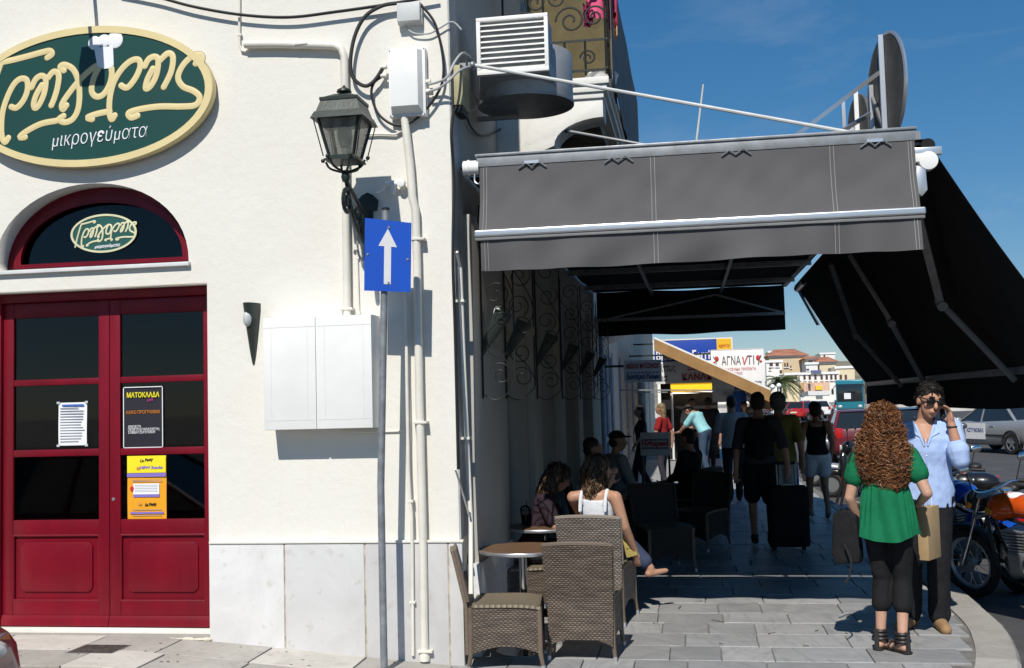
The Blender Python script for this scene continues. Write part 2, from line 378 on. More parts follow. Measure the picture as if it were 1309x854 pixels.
def fuse(mb, voxel=.01, it=5, disp=0.0, dscale=8.0, name='figure'):
    """melt overlapping shapes into one skin"""
    me = bpy.data.meshes.new(name); me.from_pydata(mb.v, [], mb.f)
    bm = bmesh.new(); bm.from_mesh(me); bmesh.ops.recalc_face_normals(bm, faces=bm.faces); bm.to_mesh(me); bm.free()
    o = bpy.data.objects.new(name, me); COL.objects.link(o)
    r = o.modifiers.new('r', 'REMESH'); r.mode = 'VOXEL'; r.voxel_size = voxel; r.use_smooth_shade = True
    if it: sm = o.modifiers.new('s', 'SMOOTH'); sm.iterations = it; sm.factor = .5
    bpy.context.view_layer.update()
    out = bpy.data.meshes.new_from_object(o.evaluated_get(bpy.context.evaluated_depsgraph_get()))
    bpy.data.objects.remove(o); bpy.data.meshes.remove(me)
    if disp:
        nr = [v.normal.copy() for v in out.vertices]
        for v, n in zip(out.vertices, nr):
            q = v.co*dscale; d = noise.noise(q)+.5*noise.noise(q*2.3)+.35*noise.noise(Vector((q.x*2, q.y*2, q.z*.7))); v.co += n*d*disp
    out.polygons.foreach_set('use_smooth', [True]*len(out.polygons))
    return out
# ================================================================== THE SETTING
M_asphalt = stone_mat('asphalt', (.055,.055,.06), (.085,.083,.082), (.14,.135,.13), .85, 1.2, per_object=False, bump=.5, speck=.35)
M_mortar = mat('mortar', (.2,.19,.175), .9, var=.25, vs=9, bump=.4)
M_marble = stone_mat('grey marble slab', (.40,.395,.385), (.30,.30,.30), (.2,.195,.19), .45, 2.2, bump=.15, speck=.35, vein=.6)
M_slab = stone_mat('worn pavement slab', (.55,.52,.47), (.44,.41,.37), (.24,.22,.2), .75, 2.6, bump=.3, speck=.6)
M_kerb = stone_mat('kerb stone', (.44,.42,.38), (.36,.335,.3), (.22,.2,.18), .8, 3.0, bump=.4, speck=.6)
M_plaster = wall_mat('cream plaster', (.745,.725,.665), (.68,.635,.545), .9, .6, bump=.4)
M_plaster2 = wall_mat('shaded cream plaster', (.44,.42,.375), (.34,.32,.28), .8, .6)  # cream plaster darkened for the shaded side wall, shade is in the colour
M_plinth = stone_mat('white marble plinth', (.70,.695,.69), (.60,.59,.58), (.45,.40,.33), .5, 1.6, bump=.15, speck=.45)
M_dirtyjoint = mat('stained joint filler', (.5,.44,.34), .9, var=.4, vs=14)
M_red = mat('dark red gloss paint', (.175,.004,.0145), .38, var=.2, vs=4, bump=.12, bs=55, spec=.32, stretch=(1,1,.25))
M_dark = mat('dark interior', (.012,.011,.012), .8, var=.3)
M_glass = glass_mat('shop glass', (.55,.58,.58), .03, .45)
M_white = mat('white painted metal', (.80,.80,.775), .42, var=.05, vs=2.5)
M_pvc = mat('cream painted pipe', (.76,.73,.65), .45, var=.1, vs=4)
M_grey = mat('galvanised grey', (.32,.33,.34), .45, metal=.6, var=.2, vs=8)
M_black = mat('black rubber', (.015,.015,.016), .55, var=.2)
M_iron = mat('dark painted iron', (.02,.024,.022), .45, metal=.2, var=.3, vs=20)
M_alu = mat('bright aluminium', (.72,.72,.73), .32, metal=.85, var=.1, vs=6)
M_cloud = None

def zg(x): return min(.17, max(0.0, (-1.6-x)*.082))
# --- ground far out, the road sheet over it
g = MB(); g.box((-2500,-600,-.6), (2500,3500,-.17)); struct('ground', g, mat('dusty ground', (.3,.28,.24), .9, var=.2, vs=.05))
g = MB(); g.grid(lambda u, v: (-60+130*u, -45+235*v, -.12), 26, 47); struct('road', g, M_asphalt)
# --- pavement: bed, kerb of separate stones, slabs of separate stones
KERB = [(2.34,70),(2.34,30),(2.34,18),(2.32,13),(2.3,11.4),(2.25,10),(2.22,9.2),(2.19,8.6),(2.12,8.1),(2.02,7.6),(1.88,7.1),(1.66,6.65),(1.3,6.3),(.8,6.08),(0,5.98),(-2,5.95),(-9,5.95)]
kc = [Vector((x,y,0)) for x, y in KERB]
def kerb_x(y):
    best = -9
    for a, b in zip(KERB, KERB[1:]):
        if min(a[1],b[1]) <= y <= max(a[1],b[1]) and abs(a[1]-b[1]) > 1e-6:
            best = max(best, a[0]+(b[0]-a[0])*(y-a[1])/(b[1]-a[1]))
    return best
pb = MB(); poly = [(x-.05, y+.03) for x, y in KERB]+[(-9,7.35),(-1.3,7.35),(-1.3,70)]
pv = MB(); n = len(poly)
pv._add([(x,y,-.014+zg(x)) for x, y in poly]+[(x,y,-.5) for x, y in poly], [tuple(range(n-1,-1,-1))]+[(i,(i+1)%n,n+(i+1)%n,n+i) for i in range(n)])
# the bed follows the slope of the street at the left, so cut it finely there
pv = MB()
def bed(x0, x1, y0, y1, nx): pv.grid(lambda u, v: (x0+(x1-x0)*u, y0+(y1-y0)*v, -.014+zg(x0+(x1-x0)*u)), nx, 1)
bed(-9, -1.3, 6.0, 7.6, 30); bed(-1.3, .8, 6.1, 70, 1); bed(.8, 1.3, 6.32, 70, 1); bed(1.3, 1.66, 6.67, 70, 1); bed(1.66, 1.88, 7.12, 70, 1); bed(1.88, 2.02, 7.62, 70, 1); bed(2.02, 2.12, 8.12, 70, 1); bed(2.12, 2.19, 8.62, 70, 1)
pavement = struct('pavement', pv, M_mortar, smooth=False)
fp = MB(); fp.grid(lambda u, v: (-1.6+3.66*u, 19.4+50*v, -.004), 2, 10, 3.66, 50); M_farpave = stone_mat('far paving', (.40,.405,.41), (.31,.315,.325), (.2,.2,.2), .5, 1.5, per_object=False)
part('far_paving', fp.mesh('far_paving'), M_farpave, pavement)
kerb_o = MB(); kpts = spline(kc[2:], 5)
# kerb stones
acc = 0; seg = [kpts[0]]; stones = []
for a, b in zip(kpts, kpts[1:]):
    seg.append(b); acc += (b-a).length
    if acc > .85: stones.append(seg); seg = [b]; acc = 0
stones.append(seg)
kerb = None
for si, sg in enumerate(stones):
    m = MB(); L, Rr = [], []
    for i, p in enumerate(sg):
        t = (sg[min(i+1,len(sg)-1)]-sg[max(i-1,0)]).normalized(); nrm = Vector((-t.y, t.x, 0))     # to the road side or the walk side
        if nrm.dot(Vector((.2,8,0))-p) < 0 if p.y < 8 else nrm.x > 0: nrm = -nrm
        q = p + t*(.006 if i == 0 else (-.006 if i == len(sg)-1 else 0)); L.append(q); Rr.append(q+nrm*.27)
    k = len(L); h = random.uniform(-.004,.006)
    pr = []
    for p, q in zip(L, Rr):
        e = (q-p).normalized()
        pr.append([p+Vector((0,0,-.35)), p+Vector((0,0,-.03+zg(p.x)))+e*.004, p+e*.03+Vector((0,0,h+.004+zg(p.x))), q+Vector((0,0,h+.002+zg(q.x))), q+Vector((0,0,-.2))])
    vs_ = [x for r in pr for x in r]; fs = []
    for i in range(k-1):
        for j in range(4): fs.append((i*5+j, i*5+j+1, (i+1)*5+j+1, (i+1)*5+j))
    fs.append((4,3,2,1,0)); fs.append(tuple((k-1)*5+j for j in range(5)))
    m._add(vs_, fs)
    if kerb is None: kerb = struct('kerb', m, M_kerb)
    else: m.build('kerb_stone', M_kerb, kerb)
# marble slabs of the arcade walk
rows = []; y = 6.15; rw = random.Random(3)
while y < 19.2:
    d = .42*rw.uniform(.93,1.05); rows.append((y, min(d, 19.4-y))); y += d
count = 0
for (y0, d) in rows:
    xr = min(kerb_x(y0), kerb_x(y0+d)) - .285
    x = -1.55 if y0 > 7.15 else -1.6; x -= rw.uniform(0,.3) if y0 < 7.1 else 0; x0 = x
    first = True
    while x < xr-.08:
        w = rw.choice([.5,.5,.5,.48,.34,.62]); w = w*rw.uniform(.55,1) if first else w; first = False
        if xr-(x+w) < .16: w = xr-x
        m = MB(); gap = .0035; h = rw.uniform(-.0015,.0035); t = rw.uniform(-.0012,.0012)
        w2, d2 = w/2-gap, d/2-gap
        m._add([(-w2,-d2,-.03),(w2,-d2,-.03),(w2,d2,-.03),(-w2,d2,-.03),(-w2,-d2,h-.004),(w2,-d2,h-.004),(w2,d2,h-.004),(-w2,d2,h-.004),
                (-w2+.004,-d2+.004,h+t),(w2-.004,-d2+.004,h-t),(w2-.004,d2-.004,h-t),(-w2+.004,d2-.004,h+t)],
               [(0,3,2,1),(0,1,5,4),(1,2,6,5),(2,3,7,6),(3,0,4,7),(4,5,9,8),(5,6,10,9),(6,7,11,10),(7,4,8,11),(8,9,10,11)])
        o = m.build('paving_slab', M_marble, pavement, smooth=False); o.location = (x+w/2, y0+d/2, 0)
        count += 1; x += w
# slabs of the rising pavement along the front
y = 6.3
for d in (.44,.46):
    x = -1.62
    while x > -5.4:
        w = rw.choice([.55,.6,.72,.48])*rw.uniform(.9,1.1)
        m = MB(); gap = .006; h = rw.uniform(-.003,.003)
        xs = [x-w+gap, x-w/2, x-gap]
        top = [(a, b, zg(a)+h) for b in (y+gap, y+d-gap) for a in xs]; low = [(a, b, zg(a)-.03) for (a, b, c) in top]
        m._add(top+low, [(0,1,4,3),(1,2,5,4),(6,7,1,0),(7,8,2,1),(8,11,5,2),(11,10,4,5),(10,9,3,4),(9,6,0,3)])
        o = m.build('paving_slab', M_slab, pavement, bevel=0.003, seg=1); x -= w
    y += d
# drain cover let into that pavement
a = atZ(126, 831, .165)
t = thing('drain_cover', 'dark square metal drain cover in the pavement below the red doors', 'drain cover', (a.x, a.y, .17))
m = MB(); m.box((a.x-.15, a.y-.11, .165), (a.x+.15, a.y+.11, .1755)); m.build('cover_plate', mat('rusty dark plate', (.1,.09,.08), .7, metal=.4, var=.4, vs=30, bump=.5, bs=120), t, bevel=.002)
m = MB(); m.box((a.x-.165, a.y-.125, .16), (a.x+.165, a.y+.125, .1725)); m.build('rim', M_grey, t)

# small litter on the sunlit slabs
lm = MB(); lr = random.Random(8)
for i in range(14):
    x, y = lr.uniform(-.5,1.7), lr.uniform(6.9,9.6); a = lr.uniform(0,3.14); l = lr.choice([.012,.015,.02,.03,.06]); w = lr.uniform(.004,.008)
    lm.bar((x-l*math.cos(a),y-l*math.sin(a),.005),(x+l*math.cos(a),y+l*math.sin(a),.006),w,.004)
for i in range(26): x, y = lr.uniform(-4.6,-1.8), lr.uniform(6.5,7.1); lm.ell((x,y,zg(x)+.001),(lr.uniform(.006,.018),lr.uniform(.005,.011),.002),6)
tag(lm.build('litter', mat('dark scraps', (.16,.14,.12), .9, var=.4, vs=40)), 'dark scraps and crumbs of litter scattered over the pavement', 'litter', kind='stuff')
# ================================================================== THE CORNER BUILDING
WY, CX = 7.2, -1.57                                         # front plane, corner
bld = thing('corner_building', 'cream plastered corner building with red arched doorway and marble plinth', 'building', (-4, 9, 0))
DX0, DX1, DZ0, DZ1 = -5.06, -3.338, .188, 2.612             # doorway
AXC, AHW, AZ0, ARISE = -4.228, .755, 2.764, .605            # arched light
arch = [(AXC+AHW*math.cos(t), AZ0+ARISE*math.sin(t)**.92) for t in [math.pi*i/28 for i in range(29)]]
me = flat_shape([(-7.5,-.2),(CX,-.2),(CX,6.6),(-7.5,6.6)], [[(DX0,DZ0-.0),(DX0,DZ1),(DX1,DZ1),(DX1,DZ0)], arch], WY, WY+.34)
part('front_wall', me, M_plaster, bld)
# plinth of marble slabs, standing proud
px = [268, 364, 467, 574, 590]; xs = [atY(p, 760, WY-.035).x for p in px]; xs[-1] = CX+.03
for i, (x0, x1) in enumerate(zip(xs, xs[1:])):
    m = MB(); m.box((x0+(.005 if i else 0), WY-.035-.002*(i % 2), -.06), (x1-.005, WY+.0, .80-.004*(i % 2))); m.build('plinth_slab', M_plinth, bld, bevel=.006)
m = MB()
for x in xs[1:4]: m.box((x-.007, WY-.031, -.05), (x+.007, WY+.01, .79))
m.split('plinth_joint', M_dirtyjoint, bld)
m = MB(); m.box((xs[0], WY-.045, .80), (CX+.035, WY-.001, .817)); m.build('plinth_ledge', M_plaster, bld, bevel=.005)
m = MB(); m.box((DX1+.002, WY-.006, .2), (xs[0]+.004, WY+.02, .81)); m.build('plinth_return', M_plaster, bld, bevel=.003)
# left plinth beyond the doorway
m = MB(); m.box((-7.4, WY-.035, .1), (DX0-.02, WY, .80)); m.build('plinth_slab', M_plinth, bld, bevel=.006)
# doorstep
m = MB(); m.box((DX0-.02, WY-.03, .05), (DX1+.03, WY+.32, .182)); m.build('doorstep', stone_mat('worn grey doorstep', (.36,.34,.31), (.29,.27,.245), (.2,.18,.16), .8, 4, per_object=False), bld, bevel=.008)
m = MB()
for i in range(26):
    u = i/25; x = DX0+(DX1-DX0)*u; m.ell((x+random.uniform(-.03,.03), WY-.04, .158-.004*u), (random.uniform(.03,.06), .02, random.uniform(.008,.016)), 7)
m.split('mortar_fillet', mat('rough cream mortar', (.72,.67,.55), .9, var=.2, bump=.8, bs=80), bld)
# --- double door
DY = WY+.175
def dz(py): return atY(150, py, DY).z
m = MB(); m.box((DX0,DY-.03,2.545),(DX1,DY+.07,DZ1)); m.box((DX0,DY-.03,.2),(DX0+.035,DY+.07,2.55)); m.box((DX1-.03,DY-.03,.2),(DX1,DY+.07,2.55)); m.build('door_frame', M_red, bld, bevel=.006)
xm = atY(140, 600, DY).x
rails = [(DZ0+.004,.375),(dz(684)+.0,dz(664)),(dz(582),dz(573)),(dz(490),dz(482)),(dz(402),2.542)]
for k, (x0, x1) in enumerate(((DX0+.037, xm-.002), (xm+.002, DX1-.032))):
    d = MB(); sw = .082 if True else .1
    d.box((x0,DY,DZ0+.004),(x0+sw,DY+.045,2.542)); d.box((x1-sw,DY,DZ0+.004),(x1,DY+.045,2.542))
    for z0, z1 in rails: d.box((x0+sw,DY+.002,z0),(x1-sw,DY+.043,z1))
    door = d.build('door', M_red, bld, bevel=.005)
    # glass
    for a_, b_ in zip(rails[1:], rails[2:]):
        g = MB(); g.box((x0+sw-.004,DY+.018,a_[1]-.004),(x1-sw+.004,DY+.024,b_[0]+.004)); g.build('glass_pane', M_glass, door)
    # moulded lower panel with clipped corners
    z0, z1 = rails[0][1], rails[1][0]; xa, xb = x0+sw, x1-sw
    p = MB(); p.box((xa,DY+.02,z0),(xb,DY+.03,z1)); p.build('panel_bed', M_red, door)
    c = .03; q = [(xa+.055+c,z0+.06),(xb-.055-c,z0+.06),(xb-.055,z0+.06+c),(xb-.055,z1-.05-c),(xb-.055-c,z1-.05),(xa+.055+c,z1-.05),(xa+.055,z1-.05-c),(xa+.055,z0+.06+c)]
    p = MB(); p.prism(q, DY+.006, DY+.021); p.build('raised_panel', M_red, door, bevel=.007)
    p = MB()
    for (ax,az,bx,bz) in ((xa,z0,xb,z0),(xa,z1,xb,z1),(xa,z0,xa,z1),(xb,z0,xb,z1)): p.cyl((ax,DY+.008,az),(bx,DY+.008,bz),.009,n=8)
    p.split('moulding', M_red, door)
    p = MB(); p.prism([(DY-.02,DZ0+.008),(DY-.02,.235),(DY-.006,.27),(DY+.01,.27),(DY+.01,DZ0+.008)], x0, x1, 'x'); p.build('kick_rail', M_red, door)
    if k == 1:
        p = MB(); p.cyl((x0+.03,DY-.006,dz(638)),(x0+.03,DY+.004,dz(638)),.012,n=14); p.build('lock', M_alu, door)
# --- arched light
AY = WY+.175
def arch_in(s, zoff): return [(AXC+(AHW-s)*math.cos(t), AZ0+zoff+(ARISE-s-zoff)*math.sin(t)**.92) for t in [math.pi*i/28 for i in range(29)]]
me = flat_shape(arch_in(0,0), [arch_in(.1,.055)], AY-.02, AY+.05); fr = part('arch_frame', me, M_red, bld)
me = flat_shape(arch_in(.06,.03), [arch_in(.115,.062)], AY-.034, AY-.019); part('arch_bead', me, M_red, fr)
me = flat_shape(arch_in(.095,.05), [], AY+.02, AY+.026); part('glass_pane', me, M_glass, fr)
m = MB(); m.box((AXC-AHW-.05, WY-.035, AZ0-.028), (AXC+AHW+.015, WY+.2, AZ0)); m.build('arch_sill', mat('grey white marble sill', (.7,.7,.69), .4, var=.1), bld, bevel=.004)
# --- dark room behind the doors
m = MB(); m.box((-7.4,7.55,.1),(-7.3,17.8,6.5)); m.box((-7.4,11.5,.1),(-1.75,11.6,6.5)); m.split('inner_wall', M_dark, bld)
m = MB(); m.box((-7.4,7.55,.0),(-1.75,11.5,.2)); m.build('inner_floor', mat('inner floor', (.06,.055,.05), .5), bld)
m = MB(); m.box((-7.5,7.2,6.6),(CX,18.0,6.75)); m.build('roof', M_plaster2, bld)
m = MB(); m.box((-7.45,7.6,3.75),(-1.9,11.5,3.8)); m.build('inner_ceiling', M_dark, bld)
# --- side wall under the awning: pilasters between tall dark openings
OPEN = [(8.9,10.3),(10.95,12.35),(13.0,14.4),(15.05,16.45)]
holes = [[(a,.12),(b,.12),(b,2.9),(a,2.9)] for a, b in OPEN]
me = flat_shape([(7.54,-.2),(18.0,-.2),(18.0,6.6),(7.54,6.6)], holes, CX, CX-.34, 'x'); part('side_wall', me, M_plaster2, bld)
m = MB()
lo = 7.2
for a, b in OPEN+[(18.0,0)]:
    m.box((CX, lo+(.004 if lo > 7.3 else .3), -.05),(CX+.07, a-.06, 3.05)); lo = b+.06
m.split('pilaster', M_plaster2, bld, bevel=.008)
m = MB()
lo = 7.4
for a, b in OPEN+[(18.0,0)]: m.box((CX, lo, -.05),(CX+.09, a-.05, .62)); lo = b+.05
m.split('side_plinth', M_plinth, bld, bevel=.006)
for a, b in OPEN:
    m = MB(); m.box((CX-.22,a,.12),(CX-.18,b,.22)); m.box((CX-.22,a,2.8),(CX-.18,b,2.9)); m.box((CX-.22,a,.2),(CX-.18,a+.09,2.85)); m.box((CX-.22,b-.09,.2),(CX-.18,b,2.85)); m.box((CX-.22,(a+b)/2-.05,.2),(CX-.18,(a+b)/2+.05,2.85)); m.box((CX-.22,a,.8),(CX-.181,b,.9))
    sd = m.build('shop_door', M_iron, bld, bevel=.004)
    g = MB(); g.box((CX-.205,a+.05,.2),(CX-.198,b-.05,2.83)); g.build('glass_pane', M_glass, sd)
# grey strip over the corner's side face, its shade painted into the colour
m = MB(); m.box((CX-.001, 7.203, .82),(CX+.012, 7.5, 6.5)); m.build('corner_shade_strip', mat('corner shade grey', (.42,.42,.41), .9, var=.2, vs=3, bump=.3), bld)

# ================================================================== ON THE FRONT
# --- oval fascia sign
SY = WY-.075
sc = atY(112, 124, SY); SA, SB = .955, .508
sign = thing('oval_sign', 'large dark green oval sign with yellow script lettering above the red doors', 'sign', (sc.x, SY, sc.z))
M_green = mat('dark green sign face', (.012,.062,.05), .35, var=.08, vs=2, spec=.5)
M_gold = mat('pale yellow sign paint', (.72,.6,.31), .45, var=.06, vs=3)
def oval(a, b, n=72): return [(sc.x+a*math.cos(2*math.pi*i/n), sc.z+b*math.sin(2*math.pi*i/n)) for i in range(n)]
part('face', flat_shape(oval(SA-.02,SB-.02), [], SY-.012, SY+.035), M_green, sign)
part('rim', flat_shape(oval(SA,SB), [oval(SA-.053,SB-.05)], SY-.02, SY+.05), M_gold, sign)
m = MB()
for dx in (-.5, .5):
    m.box((sc.x+dx-.03, SY+.03, sc.z-.3), (sc.x+dx+.03, WY+.01, sc.z+.3))
m.split('batten', M_grey, sign)
za = lambda pts: [(x/4.267, 20+y/4.267) for x, y in pts]
zb = lambda pts: [(140+x/4.267, 20+y/4.267) for x, y in pts]
STROKES = [
 za([(8,255),(70,242),(150,222),(230,200),(272,192),(284,210),(258,230)]),
 za([(8,252),(-20,330),(-60,460),(-95,590),(-118,690)]),
 za([(45,668),(28,690),(12,665),(8,600),(16,520),(42,440),(76,375),(112,345),(146,352),(150,405),(128,462),(92,502),(62,498)]),
 za([(172,392),(196,346),(228,328),(250,350),(242,420),(216,482),(192,505),(184,478),(200,428),(228,380)]),
 za([(262,340),(292,306),(320,322),(314,390),(296,452),(280,490)]),
 za([(348,300),(328,280),(352,268),(396,290),(424,345),(434,425),(426,510),(396,565),(352,582),(322,566),(346,548)]),
 za([(560,258),(504,288),(436,350),(376,424),(338,484),(344,512),(362,490)]),
 za([(308,574),(226,590),(150,628),(108,662),(136,664)]),
 za([(556,262),(596,268),(610,306),(600,370),(566,428),(526,442),(500,410),(512,340),(548,268)]),
 za([(598,522),(530,536),(478,556),(502,566)]),
 zb([(28,545),(12,566),(0,530),(2,450),(22,368),(62,298),(112,250),(156,240),(168,276),(142,340),(98,392),(64,382)]),
 zb([(192,276),(214,238),(246,224),(266,244),(256,322),(226,382),(198,398),(206,350),(236,290)]),
 zb([(274,246),(318,206),(346,226),(336,306),(296,390)]),
 zb([(470,262),(504,244),(498,214),(452,222),(400,272),(374,336),(400,386),(460,412),(492,446),(468,488),(390,496),(270,496),(160,512),(104,532),(118,556),(152,546)]),
]
def strokes(mb, to3, r, flat, y):
    for s in STROKES:
        pts = [to3(*p) for p in s]; pts = spline(pts, 6)
        k = len(mb.v); mb.tube(pts, r, 10, cap=False); mb.ell(pts[0], r, 10); mb.ell(pts[-1], r, 10)
        for i in range(k, len(mb.v)): v = mb.v[i]; mb.v[i] = (v[0], y+(v[1]-y)*flat, v[2])
m = MB(); strokes(m, lambda x, yy: atY(x, yy, SY-.014), .0228, .16, SY-.014); m.build('script_lettering', M_gold, sign, angle=60)
m = MB(); strokes(m, lambda x, yy: atY(x, yy, SY-.0125), .0262, .05, SY-.0125); m.build('lettering_outline', mat('sign outline brown', (.12,.08,.02), .5), sign, angle=60)
M_hat = mat('white sign paint', (.82,.83,.86), .45, var=.03)
tx = atY(126, 174, SY-.015); text('μικρογεύματα', .145, M_hat, sign, tx, rot=(math.pi/2, -R(2.2), 0), shear=.22, fit=.74, bold=-.002, extrude=.003)
m = MB()
for (x, yy, rx, rz) in ((121,55,.05,.05),(147,51,.06,.062),(133,52,.05,.045)): m.ell(atY(x, yy, SY-.013), (rx,.006,rz), 24)
m.prism([tuple((lambda q: (q.x, q.z))(atY(x, yy, SY))) for x, yy in ((122,62),(146,60),(147,84),(142,88),(134,89),(126,85))], SY-.018, SY-.012)
m.build('cook_hat', M_hat, sign)
# --- the same emblem small, on the arched light
EY = AY+.012
ec = atY(133, 298.5, EY)
em = thing('oval_emblem', 'small green oval emblem with cream script on the arched window', 'sign', (ec.x, EY, ec.z))
ea, eb = .262, .143
eo = lambda a, b: [(ec.x+a*math.cos(2*math.pi*i/56), ec.z+b*math.sin(2*math.pi*i/56)) for i in range(56)]
part('face', flat_shape(eo(ea-.006,eb-.006), [], EY-.004, EY+.006), mat('emblem green', (.02,.1,.085), .4), em)
part('rim', flat_shape(eo(ea,eb), [eo(ea-.016,eb-.015)], EY-.009, EY-.001), mat('emblem cream', (.7,.68,.45), .5), em)
tos = lambda x, yy: atY(133+(x-108)*.272, 299.5+(yy-124)*.285, EY-.007)
m = MB(); strokes(m, tos, .0068, .4, EY-.006); m.build('script_lettering', MATS['emblem cream'], em, angle=60)
text('μικρογεύματα', .031, M_hat, em, atY(137, 314.5, EY-.008), rot=(math.pi/2, -R(2.2), 0), shear=.2, fit=.205, extrude=.001, bold=.001)
# --- notices on the glass
PY = DY+.012
def sheet(name, label, p0, p1, colr, cat='poster'):
    a = atY(*p0, PY); b = atY(*p1, PY)
    t = thing(name, label, cat, ((a.x+b.x)/2, PY, b.z))
    m = MB()
    m.grid(lambda u, v: (a.x+(b.x-a.x)*u, PY-.0015*math.sin(3.1*u+2*v)-.002*math.sin(5*v), b.z+(a.z-b.z)*v), 6, 8, thick=.0006)
    m.build('paper', colr, t); return t, a, b
M_paper = mat('white paper', (.82,.83,.84), .7, var=.03); M_pblack = mat('poster black', (.025,.022,.03), .4, var=.1); M_pyel = mat('poster yellow', (.85,.72,.02), .5, var=.03); M_porange = mat('poster orange', (.82,.36,.015), .5, var=.05)
M_ink = mat('grey ink', (.2,.22,.26), .7, var=0); M_blueink = mat('blue ink', (.05,.12,.45), .6, var=0); M_yink = mat('yellow ink', (.85,.75,.02), .6, var=0); M_pink = mat('pink ink', (.55,.03,.3), .6, var=0); M_oink = mat('orange ink', (.65,.22,.02), .6, var=0); M_purple = mat('purple ink', (.22,.16,.5), .6, var=0); M_bk = mat('black ink', (.01,.01,.012), .6, var=0)
t, a, b = sheet('notice_sheet', 'white typed notice taped inside the left door pane', (75,515), (111,569), M_paper, 'notice')
m = MB()
for i in range(13):
    z = a.z-.045-(a.z-b.z-.07)*i/12; m.box((a.x+.015,PY-.0052,z),(b.x-.015-random.uniform(0,.05),PY-.0046,z+.006))
m.split('typed_lines', M_ink, t)
m = MB(); m.box((a.x+.03,PY-.0052,a.z-.028),(b.x-.02,PY-.0046,a.z-.014)); m.build('heading', M_blueink, t)
m = MB()
for x, z in ((a.x,a.z),(b.x,a.z),(a.x,b.z),(b.x,b.z)): m.box((x-.012,PY-.006,z-.008),(x+.012,PY-.0053,z+.008))
m.split('tape', mat('clear tape', (.5,.55,.55), .3, var=0), t)
t, a, b = sheet('event_poster', 'black event poster with yellow heading on the right door pane', (158,495), (209,572), M_pblack)
cx = (a.x+b.x)/2; zt = a.z; hh = a.z-b.z; ww = b.x-a.x
m = MB()
for q in ((a.x,b.z,b.x,b.z+.006),(a.x,a.z-.006,b.x,a.z),(a.x,b.z,a.x+.006,a.z),(b.x-.006,b.z,b.x,a.z)): m.box((q[0],PY-.0075,q[1]),(q[2],PY-.006,q[3]))
m.split('white_border', M_paper, t)
text('ΜΑΤΟΚΛΑΔΑ', .05, M_yink, t, (cx,PY-.0065,zt-hh*.14), fit=ww*.82, bold=.001)
text('LIVE', .026, M_pink, t, (cx+ww*.18,PY-.0065,zt-hh*.225), rot=(math.pi/2,-R(8),0), shear=.2)
text('ΛΑΙΚΟ ΠΡΟΓΡΑΜΜΑ', .034, M_oink, t, (cx,PY-.0065,zt-hh*.42), fit=ww*.86)
text('ΑΝΟΙΚΤΑ\nΠΕΜΠΤΗ,ΠΑΡΑΣΚΕΥΗ,\nΣΑΒΒΑΤΟ,ΚΥΡΙΑΚΗ', .026, M_paper, t, (a.x+ww*.12,PY-.0065,zt-hh*.7), align='LEFT', fit=ww*.8)
t, a, b = sheet('menu_poster', 'yellow and orange menu poster on the lower right door pane', (163,583), (213,663), M_porange)
cx = (a.x+b.x)/2; zt = a.z; hh = a.z-b.z; ww = b.x-a.x
m = MB(); m.box((a.x+.001,PY-.0075,zt-hh*.27),(b.x-.001,PY-.006,zt)); m.build('yellow_band', M_pyel, t)
m = MB(); m.box((a.x,PY-.0082,zt-hh*.335),(b.x,PY-.0076,zt-hh*.275)); m.box((a.x+ww*.08,PY-.0082,zt-hh*.92),(b.x-ww*.06,PY-.0076,zt-hh*.89)); m.box((a.x+ww*.16,PY-.0082,zt-hh*.655),(b.x-ww*.17,PY-.0076,zt-hh*.61)); m.split('purple_strip', M_purple, t)
m = MB(); m.box((a.x+ww*.16,PY-.0082,zt-hh*.61),(b.x-ww*.17,PY-.0076,zt-hh*.44)); m.build('white_box', M_paper, t)
m = MB()
for i in range(5): m.box((a.x+ww*.2,PY-.0088,zt-hh*(.47+.026*i)),(b.x-ww*.21,PY-.0084,zt-hh*(.463+.026*i)))
for zz in (.39,.41,.86,.95): m.box((a.x+ww*.14,PY-.0088,zt-hh*zz),(b.x-ww*.1,PY-.0084,zt-hh*(zz-.008)))
m.split('small_print', M_ink, t)
text('La Pasty', .03, M_bk, t, (cx,PY-.0085,zt-hh*.07), rot=(math.pi/2,-R(6),0), shear=.25, bold=.001)
text('La Pasty', .026, M_bk, t, (cx+ww*.1,PY-.0085,zt-hh*.77), rot=(math.pi/2,-R(4),0), shear=.25, bold=.001)
text('NEW Snacks', .028, M_purple, t, (cx+ww*.12,PY-.0088,zt-hh*.19), shear=.2, bold=.001, fit=ww*.6)
m = MB(); m.ell((a.x+ww*.3,PY-.008,zt-hh*.2),(.018,.002,.014),10); m.ell((a.x+ww*.33,PY-.008,zt-hh*.765),(.016,.002,.012),10); m.split('bun_picture', mat('bun brown', (.6,.3,.05), .5), t)
m = MB(); m.ell((a.x+ww*.13,PY-.008,zt-hh*.52),(.016,.002,.02),8); m.build('red_flash', mat('red ink', (.6,.03,.03), .5), t)
# --- domed steel lid on the counter just inside the left leaf
q = atY(52, 662, DY+.3)
t = thing('steel_dome', 'round steel lid on a counter behind the lower left door pane', 'lid', (q.x, q.y, q.z))
m = MB(); m.lathe([(.13,0),(.128,.02),(.11,.055),(.07,.085),(.02,.095)], 28, (q.x,q.y,q.z)); m.build('dome', M_alu, t)
m = MB(); m.box((q.x-.3,q.y-.15,.2),(q.x+.5,q.y+.3,q.z)); m.build('counter', M_dark, t)
